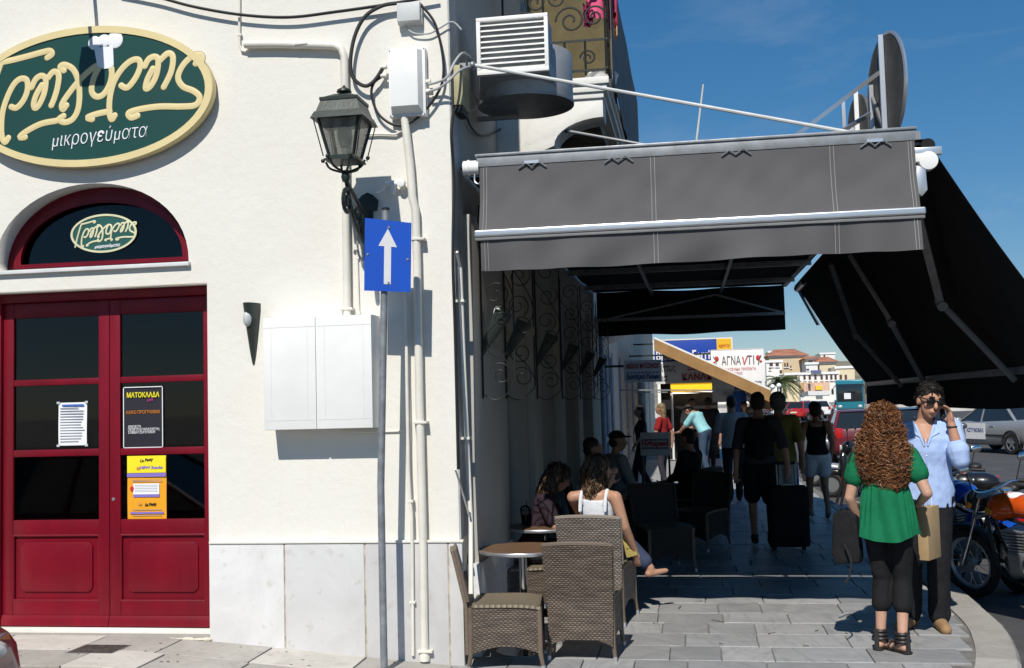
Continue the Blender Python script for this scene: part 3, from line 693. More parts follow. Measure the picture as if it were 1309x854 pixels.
# --- floodlight over the sign (its shadow falls on the sign's face)
fl = atY(128, 6, WY)
t = thing('sign_floodlight', 'black floodlight on an arm reaching out above the oval sign', 'floodlight', (fl.x-.06, WY, 4.95))
fx = fl.x-.06
m = MB(); m.box((fx-.05,WY-.012,4.86),(fx+.05,WY,5.0)); m.build('wall_plate', M_iron, t)
m = MB(); m.tube([(fx,WY,4.93),(fx,WY-.3,4.9),(fx,WY-.55,4.8)], .014, 8); m.build('arm', M_iron, t)
m = MB(); m.prism([(-.09,-.07),(.09,-.07),(.075,.07),(-.075,.07)],-.05,.05); m2 = MB(); m2.M = Matrix.Translation((fx,WY-.58,4.72)) @ Matrix.Rotation(R(25),4,'X'); m2.prism([(-.095,-.15),(.095,-.15),(.085,.14),(-.085,.14)],-.06,.06); m2.build('lamp_body', M_iron, t, bevel=.006)
# --- wall sconce by the door
a = atY(314, 395, WY-.06)
t = thing('wall_sconce', 'dark tapered wall sconce left of the white cabinet', 'lamp', (a.x, WY, a.z))
def sconce(mb, base, L=.42):
    ring = []
    for i in range(9):
        u = i/8; w = .048*(1-u)**.8+.008; d = .11*(1-u)**.9+.012; z = base[2]-L*u
        for k in range(9): th = math.pi*k/8; ring.append((base[0]+w*math.cos(th), base[1]-d*math.sin(th), z))
    fs = [(i*9+k, i*9+k+1, (i+1)*9+k+1, (i+1)*9+k) for i in range(8) for k in range(8)]
    fs.append(tuple(range(8,-1,-1))); fs.append(tuple(8*9+k for k in range(9))); fs += [(i*9, (i+1)*9, (i+1)*9+8, i*9+8) for i in range(8)]
    mb._add(ring, fs)
m = MB(); sconce(m, (a.x+.03, WY, a.z+.04)); m.build('shade', mat('green black enamel', (.03,.042,.038), .4, var=.2), t)
m = MB(); m.ell((a.x+.022, WY-.085, a.z-.07), (.03,.03,.055), 14); m.build('glass_lens', mat('opal lens', (.5,.53,.52), .25, var=.05), t)
# --- white cabinet
a = atY(336, 407, WY-.2); b = atY(477, 547, WY-.2); CY = WY-.2
t = thing('wall_cabinet', 'white two-door metal cabinet hung on the plaster wall', 'cabinet', (a.x, WY, b.z))
m = MB(); m.box((a.x,CY+.012,b.z),(b.x,WY-.001,a.z)); m.build('case', M_white, t, bevel=.004)
mid = atY(404.5, 480, CY).x
for x0, x1 in ((a.x,mid-.003),(mid+.003,b.x)):
    m = MB(); m.box((x0+.002,CY,b.z+.002),(x1-.002,CY+.014,a.z-.002)); d = m.build('door', M_white, t, bevel=.003)
    m = MB()
    for z in (a.z-.068, b.z+.062): m.box((x0+.004,CY-.0012,z),(x1-.004,CY+.001,z+.0022))
    for x in (x0+.055, x1-.06): m.box((x,CY-.001,b.z+.06),(x+.0016,CY+.001,a.z-.06))
    m.build('pressed_line', mat('seam shade', (.6,.59,.55), .6, var=0), d)
m = MB(); m.tube([atY(430,549,WY-.02), atY(455,553,WY-.01), atY(490,552,WY-.01), atY(515,551,WY-.012)], .006, 6); m.build('cable_tail', M_pvc, t)
# --- blue one-way sign on its pole
PYY = WY-.345
a = atY(493, 268, PYY); foot = atY(491, 850, PYY)
t = thing('one_way_sign', 'blue square road sign with white up arrow on a grey pole', 'road sign', (foot.x, PYY, 0))
m = MB(); m.tube([(foot.x,PYY,-.02),(foot.x+.0,PYY,1.2),(a.x,PYY,a.z)], .0235, 16); m.build('pole', mat('painted grey pole', (.27,.29,.31), .5, metal=.3, var=.25, vs=14), t)
m = MB(); m.cyl((a.x,PYY,a.z-.004),(a.x,PYY,a.z+.012),.0255,n=16); m.build('pole_cap', M_black, t)
m = MB(); q = [atY(x, yy, PYY-.036) for x, yy in ((466.5,278.5),(526,285),(525,373.5),(465.5,371.5))]
m.prism([(p.x,p.z) for p in q], PYY-.037, PYY-.034); m.build('plate', mat('road sign blue', (.008,.075,.46), .35, var=.06, vs=9), t)
def rel(u, v): return q[0].lerp(q[1], u).lerp(q[3].lerp(q[2], u), v)
ar = [rel(u, v) for u, v in ((.5,.12),(.70,.37),(.575,.37),(.575,.9),(.425,.9),(.425,.37),(.30,.37))]
m = MB(); m.prism([(p.x,p.z) for p in ar], PYY-.0395, PYY-.0372); m.build('arrow', mat('reflective white', (.62,.63,.64), .5, var=.06), t)
m = MB()
for u, v in ((.52,.1),(.53,.88),(.07,.5),(.93,.53)): p = rel(u, v); m.cyl((p.x,PYY-.043,p.z),(p.x,PYY-.036,p.z),.008,n=8)
m.split('bolt', M_grey, t)
m = MB()
for v in (.14,.86): p = rel(.5, v); m.cyl((p.x-.045,PYY-.02,p.z),(p.x+.045,PYY-.02,p.z),.012,n=8)
m.split('clamp', M_grey, t)
# --- street lantern on a scrolled bracket
LY = WY-.5; M_lant = mat('dark green lantern paint', (.022,.034,.028), .42, metal=.15, var=.3, vs=16, bump=.1); lc = atY(441, 180, LY)
lb = lambda yy: atY(441, yy, LY).z
t = thing('street_lantern', 'dark green glazed street lantern on a scrolled wall bracket', 'lantern', (lc.x, WY, lb(285)))
def frustum(mb, z0, r0, z1, r1, n=4, rot=math.pi/4):
    vs_ = [(lc.x+r*math.cos(rot+2*math.pi*k/n), LY+r*math.sin(rot+2*math.pi*k/n), z) for z, r in ((z0,r0),(z1,r1)) for k in range(n)]
    mb._add(vs_, [tuple(range(n-1,-1,-1)), tuple(n+k for k in range(n))]+[(k,(k+1)%n,n+(k+1)%n,n+k) for k in range(n)])
z1, z0 = lb(155), lb(201)
cap = MB(); frustum(cap, lb(157), .245, lb(148), .215); frustum(cap, lb(148), .205, lb(133), .17); frustum(cap, lb(133), .178, lb(129), .178); frustum(cap, lb(129), .165, lb(122), .07)
cap.build('roof', M_lant, t, smooth=False)
m = MB(); m.lathe([(.012,lb(123)),(.012,lb(121)),(.05,lb(118)),(.045,lb(115)),(.015,lb(112)),(.005,lb(109))], 14, (lc.x,LY,0)); m.build('finial', M_lant, t)
m = MB()
for k in range(4):
    an = math.pi/4+k*math.pi/2; c_, s_ = math.cos(an), math.sin(an)
    m.bar((lc.x+.19*c_,LY+.19*s_,z1),(lc.x+.115*c_,LY+.115*s_,z0),.016)
    m.cyl((lc.x+.225*c_,LY+.225*s_,z1),(lc.x+.155*c_,LY+.155*s_,z0-.01),.004,n=6)
frustum(m, z0-.02, .125, z0, .125); frustum(m, z0-.034, .15, z0-.022, .15)
m.build('cage', M_lant, t, smooth=False)
for k in range(4):
    an = k*math.pi/2; an2 = an+math.pi/2; o4 = math.pi/4
    p = [(lc.x+r*math.cos(an+o4), LY+r*math.sin(an+o4), z) for r, z in ((.114,z0),(.188,z1))]; p2 = [(lc.x+r*math.cos(an2+o4), LY+r*math.sin(an2+o4), z) for r, z in ((.114,z0),(.188,z1))]
    m = MB(); m._add([p[0],p2[0],p2[1],p[1]], [(0,1,2,3)]); m.build('glass_pane', mat('dusty lantern glass', (.16,.17,.15), .25, var=.25, vs=12, alpha=.62), t)
m = MB(); m.ell((lc.x,LY,(z0+z1)/2+.02),(.05,.05,.09),12); m.cyl((lc.x,LY,z0),(lc.x,LY,(z0+z1)/2),.02); m.build('bulb', mat('frosted bulb', (.5,.5,.46), .3, var=0), t)
m = MB()
for k in range(6):
    an = k*math.pi/3; m.tube(spline([(lc.x+.13*math.cos(an),LY+.13*math.sin(an),z0-.025),(lc.x+.1*math.cos(an),LY+.1*math.sin(an),z0-.07),(lc.x+.015*math.cos(an),LY+.015*math.sin(an),z0-.1)],4), .008, 6)
    m.ell((lc.x+.15*math.cos(an),LY+.15*math.sin(an),z0-.015),.014,8)
m.lathe([(.02,z0-.16),(.03,z0-.13),(.022,z0-.1),(.03,z0-.09)],12,(lc.x,LY,0)); m.build('cradle', M_lant, t)
zb0 = z0-.15
def spiral(c, r0, r1, a0, turns, n=22): return [(c[0], c[1]+(r0+(r1-r0)*i/n)*math.cos(a0+turns*2*math.pi*i/n), c[2]+(r0+(r1-r0)*i/n)*math.sin(a0+turns*2*math.pi*i/n)) for i in range(n+1)]
m = MB()
m.tube(spline([(lc.x,LY,zb0),(lc.x,LY+.12,zb0-.05),(lc.x,LY+.3,zb0-.12),(lc.x,WY-.02,zb0-.16)],6), .016, 8)
m.tube(spline([(lc.x,LY+.02,zb0-.02),(lc.x,LY+.14,zb0-.2),(lc.x,LY+.3,zb0-.32),(lc.x,WY-.02,zb0-.38)],6), .013, 8)
m.split('bracket_arm', M_lant, t)
m = MB(); m.tube(spiral((lc.x,LY+.02,zb0-.14),.09,.018,1.3,1.5), .014, 7); m.tube(spiral((lc.x,LY+.24,zb0-.21),.085,.016,0,1.6), .012, 7); m.tube(spiral((lc.x,LY+.38,zb0-.26),.075,.015,2.5,1.6), .012, 7); m.ell((lc.x,LY+.02,zb0-.14),(.012,.03,.03),8); m.split('scroll', M_lant, t)
m = MB(); m.box((lc.x-.035,WY-.022,zb0-.46),(lc.x+.035,WY,zb0-.06)); m.prism([(lc.x-.07,zb0-.12),(lc.x+.07,zb0-.12),(lc.x+.08,zb0-.05),(lc.x+.04,zb0-.01),(lc.x,zb0+.01),(lc.x-.04,zb0-.01),(lc.x-.08,zb0-.05)],WY-.03,WY-.023); m.build('wall_plate', M_lant, t, bevel=.004)
# --- boxes
def wbox(name, label, p0, p1, depth, mt, lid=True):
    a = atY(*p0, WY-depth); b = atY(*p1, WY-depth)
    t = thing(name, label, 'junction box', (a.x, WY, b.z))
    m = MB(); m.box((a.x,WY-depth*.55,b.z),(b.x,WY-.001,a.z)); m.build('case', mt, t, bevel=.006)
    i = .018 if lid else .004
    m = MB(); z0_, z1_ = b.z+i, a.z-i; x0_, x1_ = a.x+i, b.x-i; k = .022 if lid else .004
    m._add([(x0_,WY-depth*.55,z0_),(x1_,WY-depth*.55,z0_),(x1_,WY-depth*.55,z1_),(x0_,WY-depth*.55,z1_),(x0_+k*.5,WY-depth,z0_+k*1.8),(x1_-k,WY-depth,z0_+k*1.8),(x1_-k,WY-depth,z1_-k*.5),(x0_+k*.5,WY-depth,z1_-k*.5)],[(0,1,5,4),(1,2,6,5),(2,3,7,6),(3,0,4,7),(4,5,6,7)])
    m.build('lid', mt, t, bevel=.003)
    m = MB()
    for x in (a.x+.01, b.x-.01):
        for z in (a.z-.01, b.z+.01): m.cyl((x,WY-depth*.55-.004,z),(x,WY-depth*.5,z),.005,n=8)
    m.split('screw', M_grey, t); return t
tb = wbox('meter_box', 'large white meter box with raised lid above the street lantern', (493,60), (542,144), .13, M_white)
m = MB()
for (x, yy) in ((545,105),(545,117)): p = atY(x, yy, WY-.05); m.cyl((p.x-.02,p.y,p.z),(p.x+.03,p.y,p.z),.018,n=12)
for (x, yy) in ((489,86),(489,97)): p = atY(x, yy, WY-.05); m.cyl((p.x-.012,p.y,p.z),(p.x+.03,p.y,p.z),.016,n=12)
m.split('cable_gland', M_pvc, tb)
wbox('small_junction_box', 'small grey junction box at the top of the wall by the corner', (506,3), (538,27), .08, mat('light grey plastic', (.55,.57,.56), .5, var=.06), False)
# --- pipes
def pipe(name, label, pts, r, mt, off=.035, clips=(), n=10, cat='pipe'):
    P = [atY(x, yy, WY-off) if not isinstance(x, Vector) else x for x, yy in pts]
    t = thing(name, label, cat, (P[-1].x, P[-1].y, P[-1].z))
    m = MB(); m.tube(P, r, n); m.build('run', mt, t)
    if clips:
        m = MB()
        for x, yy in clips: p = atY(x, yy, WY-off); m.box((p.x-r*1.5,WY-off-r*1.15,p.z-.008),(p.x+r*2.0,WY,p.z+.008))
        m.split('clip', mt, t, bevel=.002)
    return t
pipe('drain_pipe', 'thick cream drainpipe running down the wall beside the road sign', [(517,150),(518,158),(524,210),(527,252),(531,268),(533,330),(536,500),(541,700),(543,842)], .0285, M_pvc, .045, ((533,306),(536,540),(543,832)))
m = MB(); p = atY(543, 841, WY-.045); m.lathe([(.034,-.02),(.036,.012),(.031,.03)], 14, tuple(p)); o_ = m.build('pipe_foot', M_pvc, bpy.data.objects['drain_pipe'])
pipe('horizontal_pipe', 'cream pipe running level then down to the white cabinet', [(313,57),(350,56.5),(395,57.5),(428,58.5),(436,62),(440,72),(441,120),(442,250),(444,404)], .027, M_pvc, .04, ((385,57),(442,395)))
pipe('thin_riser', 'thin cream conduit dropping from the top of the wall', [(306,-8),(306,30),(306,57),(309,65),(316,66)], .009, M_pvc, .015, ((306,45),))
pipe('thin_conduit', 'thin cream conduit between the lantern bracket and the cabinet', [(453,268),(456,300),(457,330),(458,370),(459,402)], .006, M_pvc, .012, ((457,330),(459,400)), 8)
pipe('narrow_pipe', 'narrow cream pipe just left of the thick drainpipe', [(519,372),(520,480),(522,600),(524,640),(526,655),(527,700),(528,838)], .0115, M_pvc, .05, ((524,641),(527,770)))
pipe('slack_conduit', 'slack cream wire hanging between the two pipes by the sign', [(521,380),(523,470),(525,560),(524,610),(528,660),(530,720)], .005, M_pvc, .02, (), 6, 'wire')
pipe('lantern_feed', 'cream conduit curving from the meter box to the lantern', [(466,172),(485,171),(505,172),(516,166),(519,158)], .009, M_pvc, .02, (), 8, 'wire')
# hose tap fitting
p = atY(502, 235, WY-.05)
t = thing('wall_tap', 'small white water fitting on the wall right of the lantern', 'tap', tuple(p))
m = MB(); m.cyl((p.x-.05,p.y,p.z),(p.x+.06,p.y,p.z),.017,n=12); m.cyl((p.x,p.y,p.z-.07),(p.x,p.y,p.z+.02),.02,n=12); m.cyl((p.x,p.y,p.z),(p.x,WY,p.z),.016); m.cyl((p.x+.06,p.y-.02,p.z),(p.x+.06,p.y+.02,p.z),.028,n=12); m.build('valve', M_white, t, bevel=.002)
m = MB(); m.tube(spline([(p.x-.045,p.y,p.z-.005),(p.x-.08,p.y+.01,p.z-.04),(p.x-.12,p.y+.02,p.z-.05)],4), .007, 6); m.build('hose_tail', M_white, t)
# --- cables
def cable(name, label, pts, r, mt, off=.03, cat='cable'):
    P = spline([atY(x, yy, WY-off) for x, yy in pts], 7); m = MB(); m.tube(P, r, 7); o = m.build(name, mt); return tag(o, label, cat)
M_cabg = mat('grey cable', (.42,.43,.43), .5, var=.1)
cable('overhead_cable', 'black cable sagging along the top of the plaster wall', [(150,-14),(200,-4),(250,9),(310,19),(370,22),(430,15),(480,8),(505,4),(560,-6)], .011, M_black, .05)
cable('looped_cable', 'thick black cable looped left of the meter box', [(508,4),(487,8),(466,22),(453,48),(448,80),(452,100),(466,110),(478,104),(489,88)], .0135, M_black, .06)
cable('dropped_cable', 'black cable curving round the right of the meter box', [(538,6),(555,28),(564,60),(567,90),(563,112),(548,136),(526,156),(505,160),(484,146),(475,122),(478,106),(490,97)], .0095, M_black, .045)
cable('box_wire', 'grey wire from the small junction box towards the corner', [(518,33),(528,42),(548,43),(562,36),(578,28),(590,38)], .006, M_cabg, .03)
# ================================================================== THE AWNINGS
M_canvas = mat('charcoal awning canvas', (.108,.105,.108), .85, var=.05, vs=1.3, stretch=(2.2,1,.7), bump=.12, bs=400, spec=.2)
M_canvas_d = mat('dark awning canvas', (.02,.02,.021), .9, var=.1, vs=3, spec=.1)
M_steel = mat('grey steel frame', (.3,.31,.32), .45, metal=.5, var=.2, vs=10)
M_thread = mat('pale seam thread', (.34,.33,.32), .9, var=0)
FY = 7.3; AX0 = atY(613, 260, FY).x; AX1 = atY(1174, 260, FY).x
zt, zbar0, zbar1, zv = 3.33, atY(890, 293, FY-.1).z, atY(890, 280, FY-.1).z, atY(890, 334, FY-.08).z
t = thing('front_awning', 'charcoal canvas awning hanging across the arcade entrance with a white bar', 'awning', (CX, FY, zt))
m = MB(); m.box((AX0-.01,FY-.02,zt),(AX1+.0,FY+.09,zt+.075)); m.box((AX0-.02,FY-.03,zt+.07),(AX1+.01,FY+.1,zt+.088)); m.build('head_beam', M_steel, t, bevel=.004)
m = MB(); m.cyl((AX0+.01,FY+.03,zt-.045),(AX1-.02,FY+.03,zt-.045),.043,n=20); m.build('roller', M_canvas_d, t)
def cloth(u, v):                                            # v 0 at the bar, 1 at the roller
    x = AX0+.01+(AX1-AX0-.02)*u
    sag = .018*math.sin(math.pi*v)*(1+.3*math.sin(9*u+1))+.006*math.sin(30*u+5*v)*math.sin(math.pi*v)+.0045*math.sin(64*u-9*v+2*math.sin(11*u))*(1-v)*v*4
    return (x, FY-.1+.08*v+sag-.006*math.sin(21*u)*(1-v), zbar1+(zt-.005-zbar1)*v)
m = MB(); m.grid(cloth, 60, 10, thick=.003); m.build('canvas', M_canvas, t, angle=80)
m = MB(); m.box((AX0-.02,FY-.125,zbar0+.018),(AX1+.02,FY-.075,zbar1)); m.build('front_bar', M_alu, t, bevel=.012, seg=3)
m = MB(); m.box((AX0-.015,FY-.115,zbar0-.004),(AX1+.015,FY-.08,zbar0+.017)); m.build('bar_channel', mat('bar channel grey', (.2,.2,.2), .5), t, bevel=.004)
def val(u, v):
    x = AX0+.02+(AX1-AX0-.03)*u; a = (1-v)
    return (x, FY-.098+a*.016*math.sin(26*u-3*v)*math.sin(3*u+.4)**2+a*.012*math.sin(16*u+.7)+a*.018*math.sin(41*u+2*math.sin(7*u))+.01*a*math.sin(5*u), zv+(zbar0-zv)*v-.012*a*math.sin(u*6)*.5)
m = MB(); m.grid(val, 140, 8, thick=.003); m.build('valance', M_canvas, t, angle=80)
for pxs in ((833,838),(1066,1071),(616,620),(1168,1172)):
    for p in pxs:
        u = (atY(p, 260, FY-.06).x-AX0)/(AX1-AX0)
        if not 0.002 < u < .998: continue
        m = MB(); m.tube([Vector(cloth(u, k/10))+Vector((0,-.003,0)) for k in range(11)], .0022, 4); m.tube([Vector(val(u, k/6))+Vector((0,-.003,0)) for k in range(7)], .0022, 4); m.split('seam', M_thread, t)
m = MB(); p = atY(603, 214, FY); m.cyl((p.x-.06,FY+.02,p.z),(p.x+.05,FY+.02,p.z),.05,n=20); m.cyl((p.x-.03,FY+.02,p.z),(p.x-.015,FY+.02,p.z),.056,n=20); m.build('winder', M_white, t)
m = MB(); m.tube(spline([(p.x+.02,FY,p.z-.05),(p.x+.02,FY,p.z-.1),(p.x+.05,FY-.01,p.z-.12),(p.x+.07,FY-.01,p.z-.09)],4),.007,6); m.build('winder_hook', M_alu, t)
for p in (680, 790, 940, 1118):
    a = atY(p, 198, FY); m = MB(); m.tube([(a.x-.09,FY-.03,zt-.03),(a.x-.04,FY-.035,zt+.005),(a.x+.0,FY-.035,zt-.025),(a.x+.05,FY-.035,zt+.01),(a.x+.1,FY-.03,zt-.03)],.006,5); m.build('lacing', M_steel, t)
for p in (680, 1118):
    a = atY(p, 195, FY); m = MB(); m.box((a.x-.05,FY-.04,zt+.0),(a.x+.05,FY-.022,zt+.02)); m.build('bracket', M_alu, t)
# --- flat roof behind it
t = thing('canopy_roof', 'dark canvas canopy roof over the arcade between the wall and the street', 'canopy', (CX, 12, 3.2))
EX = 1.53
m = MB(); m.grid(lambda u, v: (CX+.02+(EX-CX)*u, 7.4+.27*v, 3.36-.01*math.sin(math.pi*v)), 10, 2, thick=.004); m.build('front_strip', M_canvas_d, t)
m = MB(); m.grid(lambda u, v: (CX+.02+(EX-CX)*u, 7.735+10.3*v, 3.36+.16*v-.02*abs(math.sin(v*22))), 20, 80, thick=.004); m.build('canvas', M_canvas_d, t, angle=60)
for k, y in enumerate((9.6, 11.9, 14.2, 16.5)):
    m = MB(); m.bar((CX+.01,y,3.3+.16*(y-7.7)/10.3),(EX,y,3.3+.16*(y-7.7)/10.3),.05,.07); m.build('cross_beam', M_steel, t)
for x in (-.6,.5):
    m = MB(); m.bar((x,7.5,3.28),(x,18,3.44),.04,.05); m.build('rafter', M_steel, t)
# far end hanging canvas
m = MB()
x0, x1 = CX+.05, 1.5
m.grid(lambda u, v: (x0+(x1-x0)*u, 18.02+.02*math.sin(19*u)*(1-v), 2.80-.02*math.sin(3*u)-.02*math.sin(14*u+1)*.5+.72*v), 40, 5, thick=.003); m.build('end_canvas', M_canvas_d, t, angle=80)
m = MB(); m.bar((x0,17.97,3.05),(x1,17.97,3.05),.05,.05); m.build('end_bar', M_steel, t)
for s in ((CX+.1,3.0,.4,3.35),(.4,3.35,1.45,3.02)):
    m = MB(); m.bar((s[0],17.5,s[1]),(s[2],17.5,s[3]),.03); m.build('stay', M_steel, t)
# --- side awning let down towards the street
SX0, SZ0, SX1, SZ1, SY0, SY1 = 1.58, 3.29, 2.47, 1.86, 7.36, 16.4
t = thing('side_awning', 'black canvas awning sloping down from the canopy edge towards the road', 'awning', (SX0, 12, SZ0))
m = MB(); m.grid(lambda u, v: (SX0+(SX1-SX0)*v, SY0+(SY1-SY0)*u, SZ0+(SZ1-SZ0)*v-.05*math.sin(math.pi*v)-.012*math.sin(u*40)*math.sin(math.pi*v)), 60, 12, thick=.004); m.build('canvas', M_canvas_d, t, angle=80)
m = MB(); m.bar((SX1,SY0-.02,SZ1),(SX1,SY1+.02,SZ1),.05,.06); m.build('front_bar', M_steel, t, bevel=.006)
m = MB(); m.grid(lambda u, v: (SX1-.005+.012*math.sin(37*u)*(1-v), SY0+(SY1-SY0)*u, SZ1-.03-.26*(1-v)-.012*math.sin(23*u+2*math.sin(9*u))*(1-v)), 90, 4, thick=.003); m.build('valance', M_canvas_d, t, angle=80)
m = MB(); m.cyl((SX0-.02,SY0,SZ0+.02),(SX0-.02,SY1,SZ0+.02),.045,n=16); m.build('roller', M_canvas_d, t)
m = MB(); m.bar((1.5,7.45,3.38),(1.5,18.0,3.52),.07,.09); m.build('edge_beam', M_steel, t)
m = MB(); m.cyl((SX0-.02,SY1-.9,SZ0+.0),(SX0-.02,SY1+.05,SZ0+.0),.05,n=16); m.build('roller_end', M_alu, t)
p = atY(1186, 206, SY0-.03)
m = MB(); m.cyl((p.x,SY0-.06,p.z),(p.x,SY0+.02,p.z),.06,n=20); m.box((p.x-.1,SY0-.05,p.z-.005),(p.x,SY0+.0,p.z+.05)); m.build('end_cap', M_white, t, bevel=.004)
m = MB(); q = [(p.x-.075,p.z-.03),(p.x-.02,p.z-.05),(p.x-.015,p.z-.19),(p.x-.05,p.z-.23),(p.x-.09,p.z-.2)]; m.prism(q, SY0-.055, SY0-.02); m.box((p.x-.1,SY0-.04,p.z+.04),(p.x+.09,SY0-.0,p.z+.09)); m.build('end_bracket', M_alu, t, bevel=.004)
M_arm = mat('grey awning arm', (.24,.24,.24), .5, metal=.2, var=.15, vs=8)
for (s, e, q) in (((1172,268),(1203,388),(1298,487)), ((1062,337),(1094,428),(1153,494)), ((1086,326),(1139,411),(1183,491))):
    q3 = atX(*q, SX1-.03); e3 = atX(*e, 1.93); s3 = atX(*s, SX0+.0)
    m = MB(); m.bar(s3, e3, .06, .045); m.bar(e3, q3, .055, .04); m.split('folding_arm', M_arm, t, bevel=.005)
    m = MB(); m.cyl(e3+Vector((0,-.05,-.03)), e3+Vector((0,.05,.03)), .04, n=12); m.build('elbow', M_arm, t)
# bright metal bar added to stand for light caught by the far cloth edge
m = MB(); a, b = atX(1022, 372, SX0), atX(1046, 415, SX0+.28); m.bar(a, b, .05, .03); m.build('cloth_edge_glint', M_alu, t)
# --- tie rods
a = atY(604, 83, 7.42); b = atY(1124, 176, FY+.1)
t = thing('tie_rod', 'long thin white tie rod slanting above the grey awning', 'rod', tuple(a))
m = MB(); m.tube([a, b], .013, 8); m.build('rod', mat('white rod paint', (.6,.61,.6), .5), t)
m = MB(); m.ell(a, .025, 10); m.bar(a, (CX, 7.42, a.z), .03); m.build('eye', M_grey, t)
a = atX(645, 153, CX+.02); b = atY(834, 187, 8.8)
t = thing('short_tie_rod', 'short grey tie rod from the wall under the balcony to the awning', 'rod', tuple(a))
m = MB(); m.tube([a, a.lerp(b,.45)], .016, 8); m.build('sleeve', M_iron, t)
m = MB(); m.tube([a.lerp(b,.45), b], .013, 8); m.build('rod', M_alu, t)
a, b = atY(899, 108, 9.4), atY(882, 192, 9.4)
o = MB().tube([a, b+Vector((0,0,-.3))], [.008,.012], 8).build('antenna_mast', mat('white rod paint', (.6,.61,.6), .5)); tag(o, 'thin white antenna mast standing above the grey awning', 'antenna')
# --- round sign seen from behind, on its stand above the canopy edge
c = atY(1133.5, 113, 8.3); rad = .40
t = thing('round_sign', 'tall round sign seen from behind on a steel stand above the awning', 'sign', (c.x, c.y, 3.45))
dq = Matrix.Translation(c) @ Matrix.Rotation(R(-9+180-81+0), 4, 'Z')
def disc(c, rad, az, th):
    m = MB(); u = Vector((math.sin(R(az)), math.cos(R(az)), 0)); nrm = Vector((u.y,-u.x,0)); n = 48
    vs_ = []
    for s in (-1,1):
        for k in range(n): a = 2*math.pi*k/n; vs_.append(c+u*rad*math.cos(a)+Vector((0,0,rad*math.sin(a)))+nrm*s*th)
    m._add(vs_, [tuple(range(n-1,-1,-1)), tuple(range(n,2*n))]+[(k,(k+1)%n,n+(k+1)%n,n+k) for k in range(n)]); return m, u, nrm
m, u, nrm = disc(c, rad-.01, -9, .012); m.build('panel', mat('weathered sign back', (.1,.098,.094), .7, var=.25, vs=5), t)
m = MB(); m.tube([c+u*rad*math.cos(2*math.pi*k/48)+Vector((0,0,rad*math.sin(2*math.pi*k/48))) for k in range(48)], .015, 6, closed=True); m.build('rim', M_alu, t)
m = MB(); m.bar(c-nrm*.03+Vector((0,0,rad)), c-nrm*.03+Vector((0,0,-rad-.25)), .035); m.build('post', M_alu, t)
m = MB(); m.bar(c-nrm*.03+u*.26+Vector((0,0,.1)), c-nrm*.03+u*.26+Vector((0,0,-rad-.2)), .03); m.build('post', M_alu, t)
top = c-nrm*.05+Vector((0,0,.12)); e = atY(998, 185, 8.0)
m = MB(); m.bar(top, e+Vector((0,0,-.015)), .028); m.build('brace', M_alu, t)
top = c-nrm*.05+u*.26+Vector((0,0,-.12)); e = atY(1046, 184, 8.0)
m = MB(); m.bar(top, e+Vector((0,0,-.015)), .028); m.build('brace', M_alu, t)
m = MB(); m.bar(c-nrm*.03+u*.24+Vector((0,0,.0)), c-nrm*.03+Vector((0,0,-rad*.8)), .022); m.build('brace', M_alu, t)
c2 = atY(1098, 160, 9.6)
t = thing('rear_round_sign', 'smaller round sign half hidden behind the tall one above the awning', 'sign', (c2.x, c2.y, 3.45))
m, u, nrm = disc(c2, .26, -10, .012); m.build('panel', MATS['weathered sign back'], t)
m = MB(); m.bar(c2-nrm*.03-u*.04+Vector((0,0,.28)), c2-nrm*.03-u*.04+Vector((0,0,-.4)), .035); m.build('post', M_white, t)
m = MB(); m.bar(c2-nrm*.03+u*.3+Vector((0,0,.3)), c2-nrm*.03+u*.3+Vector((0,0,-.4)), .03); m.build('post', M_alu, t)
m = MB(); m.bar(c2-nrm*.03+Vector((0,0,.0)), atY(1066,182,9.2)+Vector((0,0,-.1)), .03); m.build('brace', M_alu, t)

# ================================================================== HIGH ON THE SIDE WALL
# --- fan housing with louvred outlet
t = thing('fan_housing', 'grey metal fan housing with a white louvred outlet at the corner', 'ventilator', (CX, 7.9, 3.9))
LY2 = 7.55; a = atY(608.5, 24, LY2); b = atY(702, 90, LY2)
M_sheet = mat('galvanised sheet', (.42,.44,.46), .5, metal=.3, var=.18, vs=4)
fr = MB(); w = .028
for q in ((a.x,b.z,b.x,b.z+w*1.1),(a.x,a.z-w,b.x,a.z),(a.x,b.z+w,a.x+w,a.z-w),(b.x-w,b.z+w,b.x,a.z-w)): fr.box((q[0],LY2-.01,q[1]),(q[2],LY2+.04,q[3]))
fr.build('louvre_frame', M_white, t, bevel=.003)
ns = 9; hh = a.z-b.z-2*w
for k in range(ns):
    z = b.z+w+hh*(k+.2)/ns; m = MB(); m._add([(a.x+w,LY2-.004,z),(b.x-w,LY2-.004,z),(b.x-w,LY2+.03,z+.026),(a.x+w,LY2+.03,z+.026),(a.x+w,LY2-.004,z-.003),(b.x-w,LY2-.004,z-.003),(b.x-w,LY2+.03,z+.023),(a.x+w,LY2+.03,z+.023)],[(0,1,2,3),(7,6,5,4),(0,4,5,1),(2,6,7,3)]); m.build('louvre_slat', M_white, t)
m = MB(); m.box((a.x+.01,LY2+.04,b.z+.01),(b.x-.01,LY2+.3,a.z-.01)); m.build('outlet_box', M_sheet, t, bevel=.004)
fc = Vector((-1.16, 8.02, 0)); zb_, zt_ = 3.935, 4.31
m = MB(); m.lathe([(.35,zb_),(.355,zb_+.01),(.355,zt_-.01),(.35,zt_)], 40, (fc.x,fc.y,0)); m.build('drum', M_sheet, t)
m = MB(); m.lathe([(.36,zb_-.004),(.362,zb_+.012)], 40, (fc.x,fc.y,0)); m.build('drum_seam', M_grey, t)
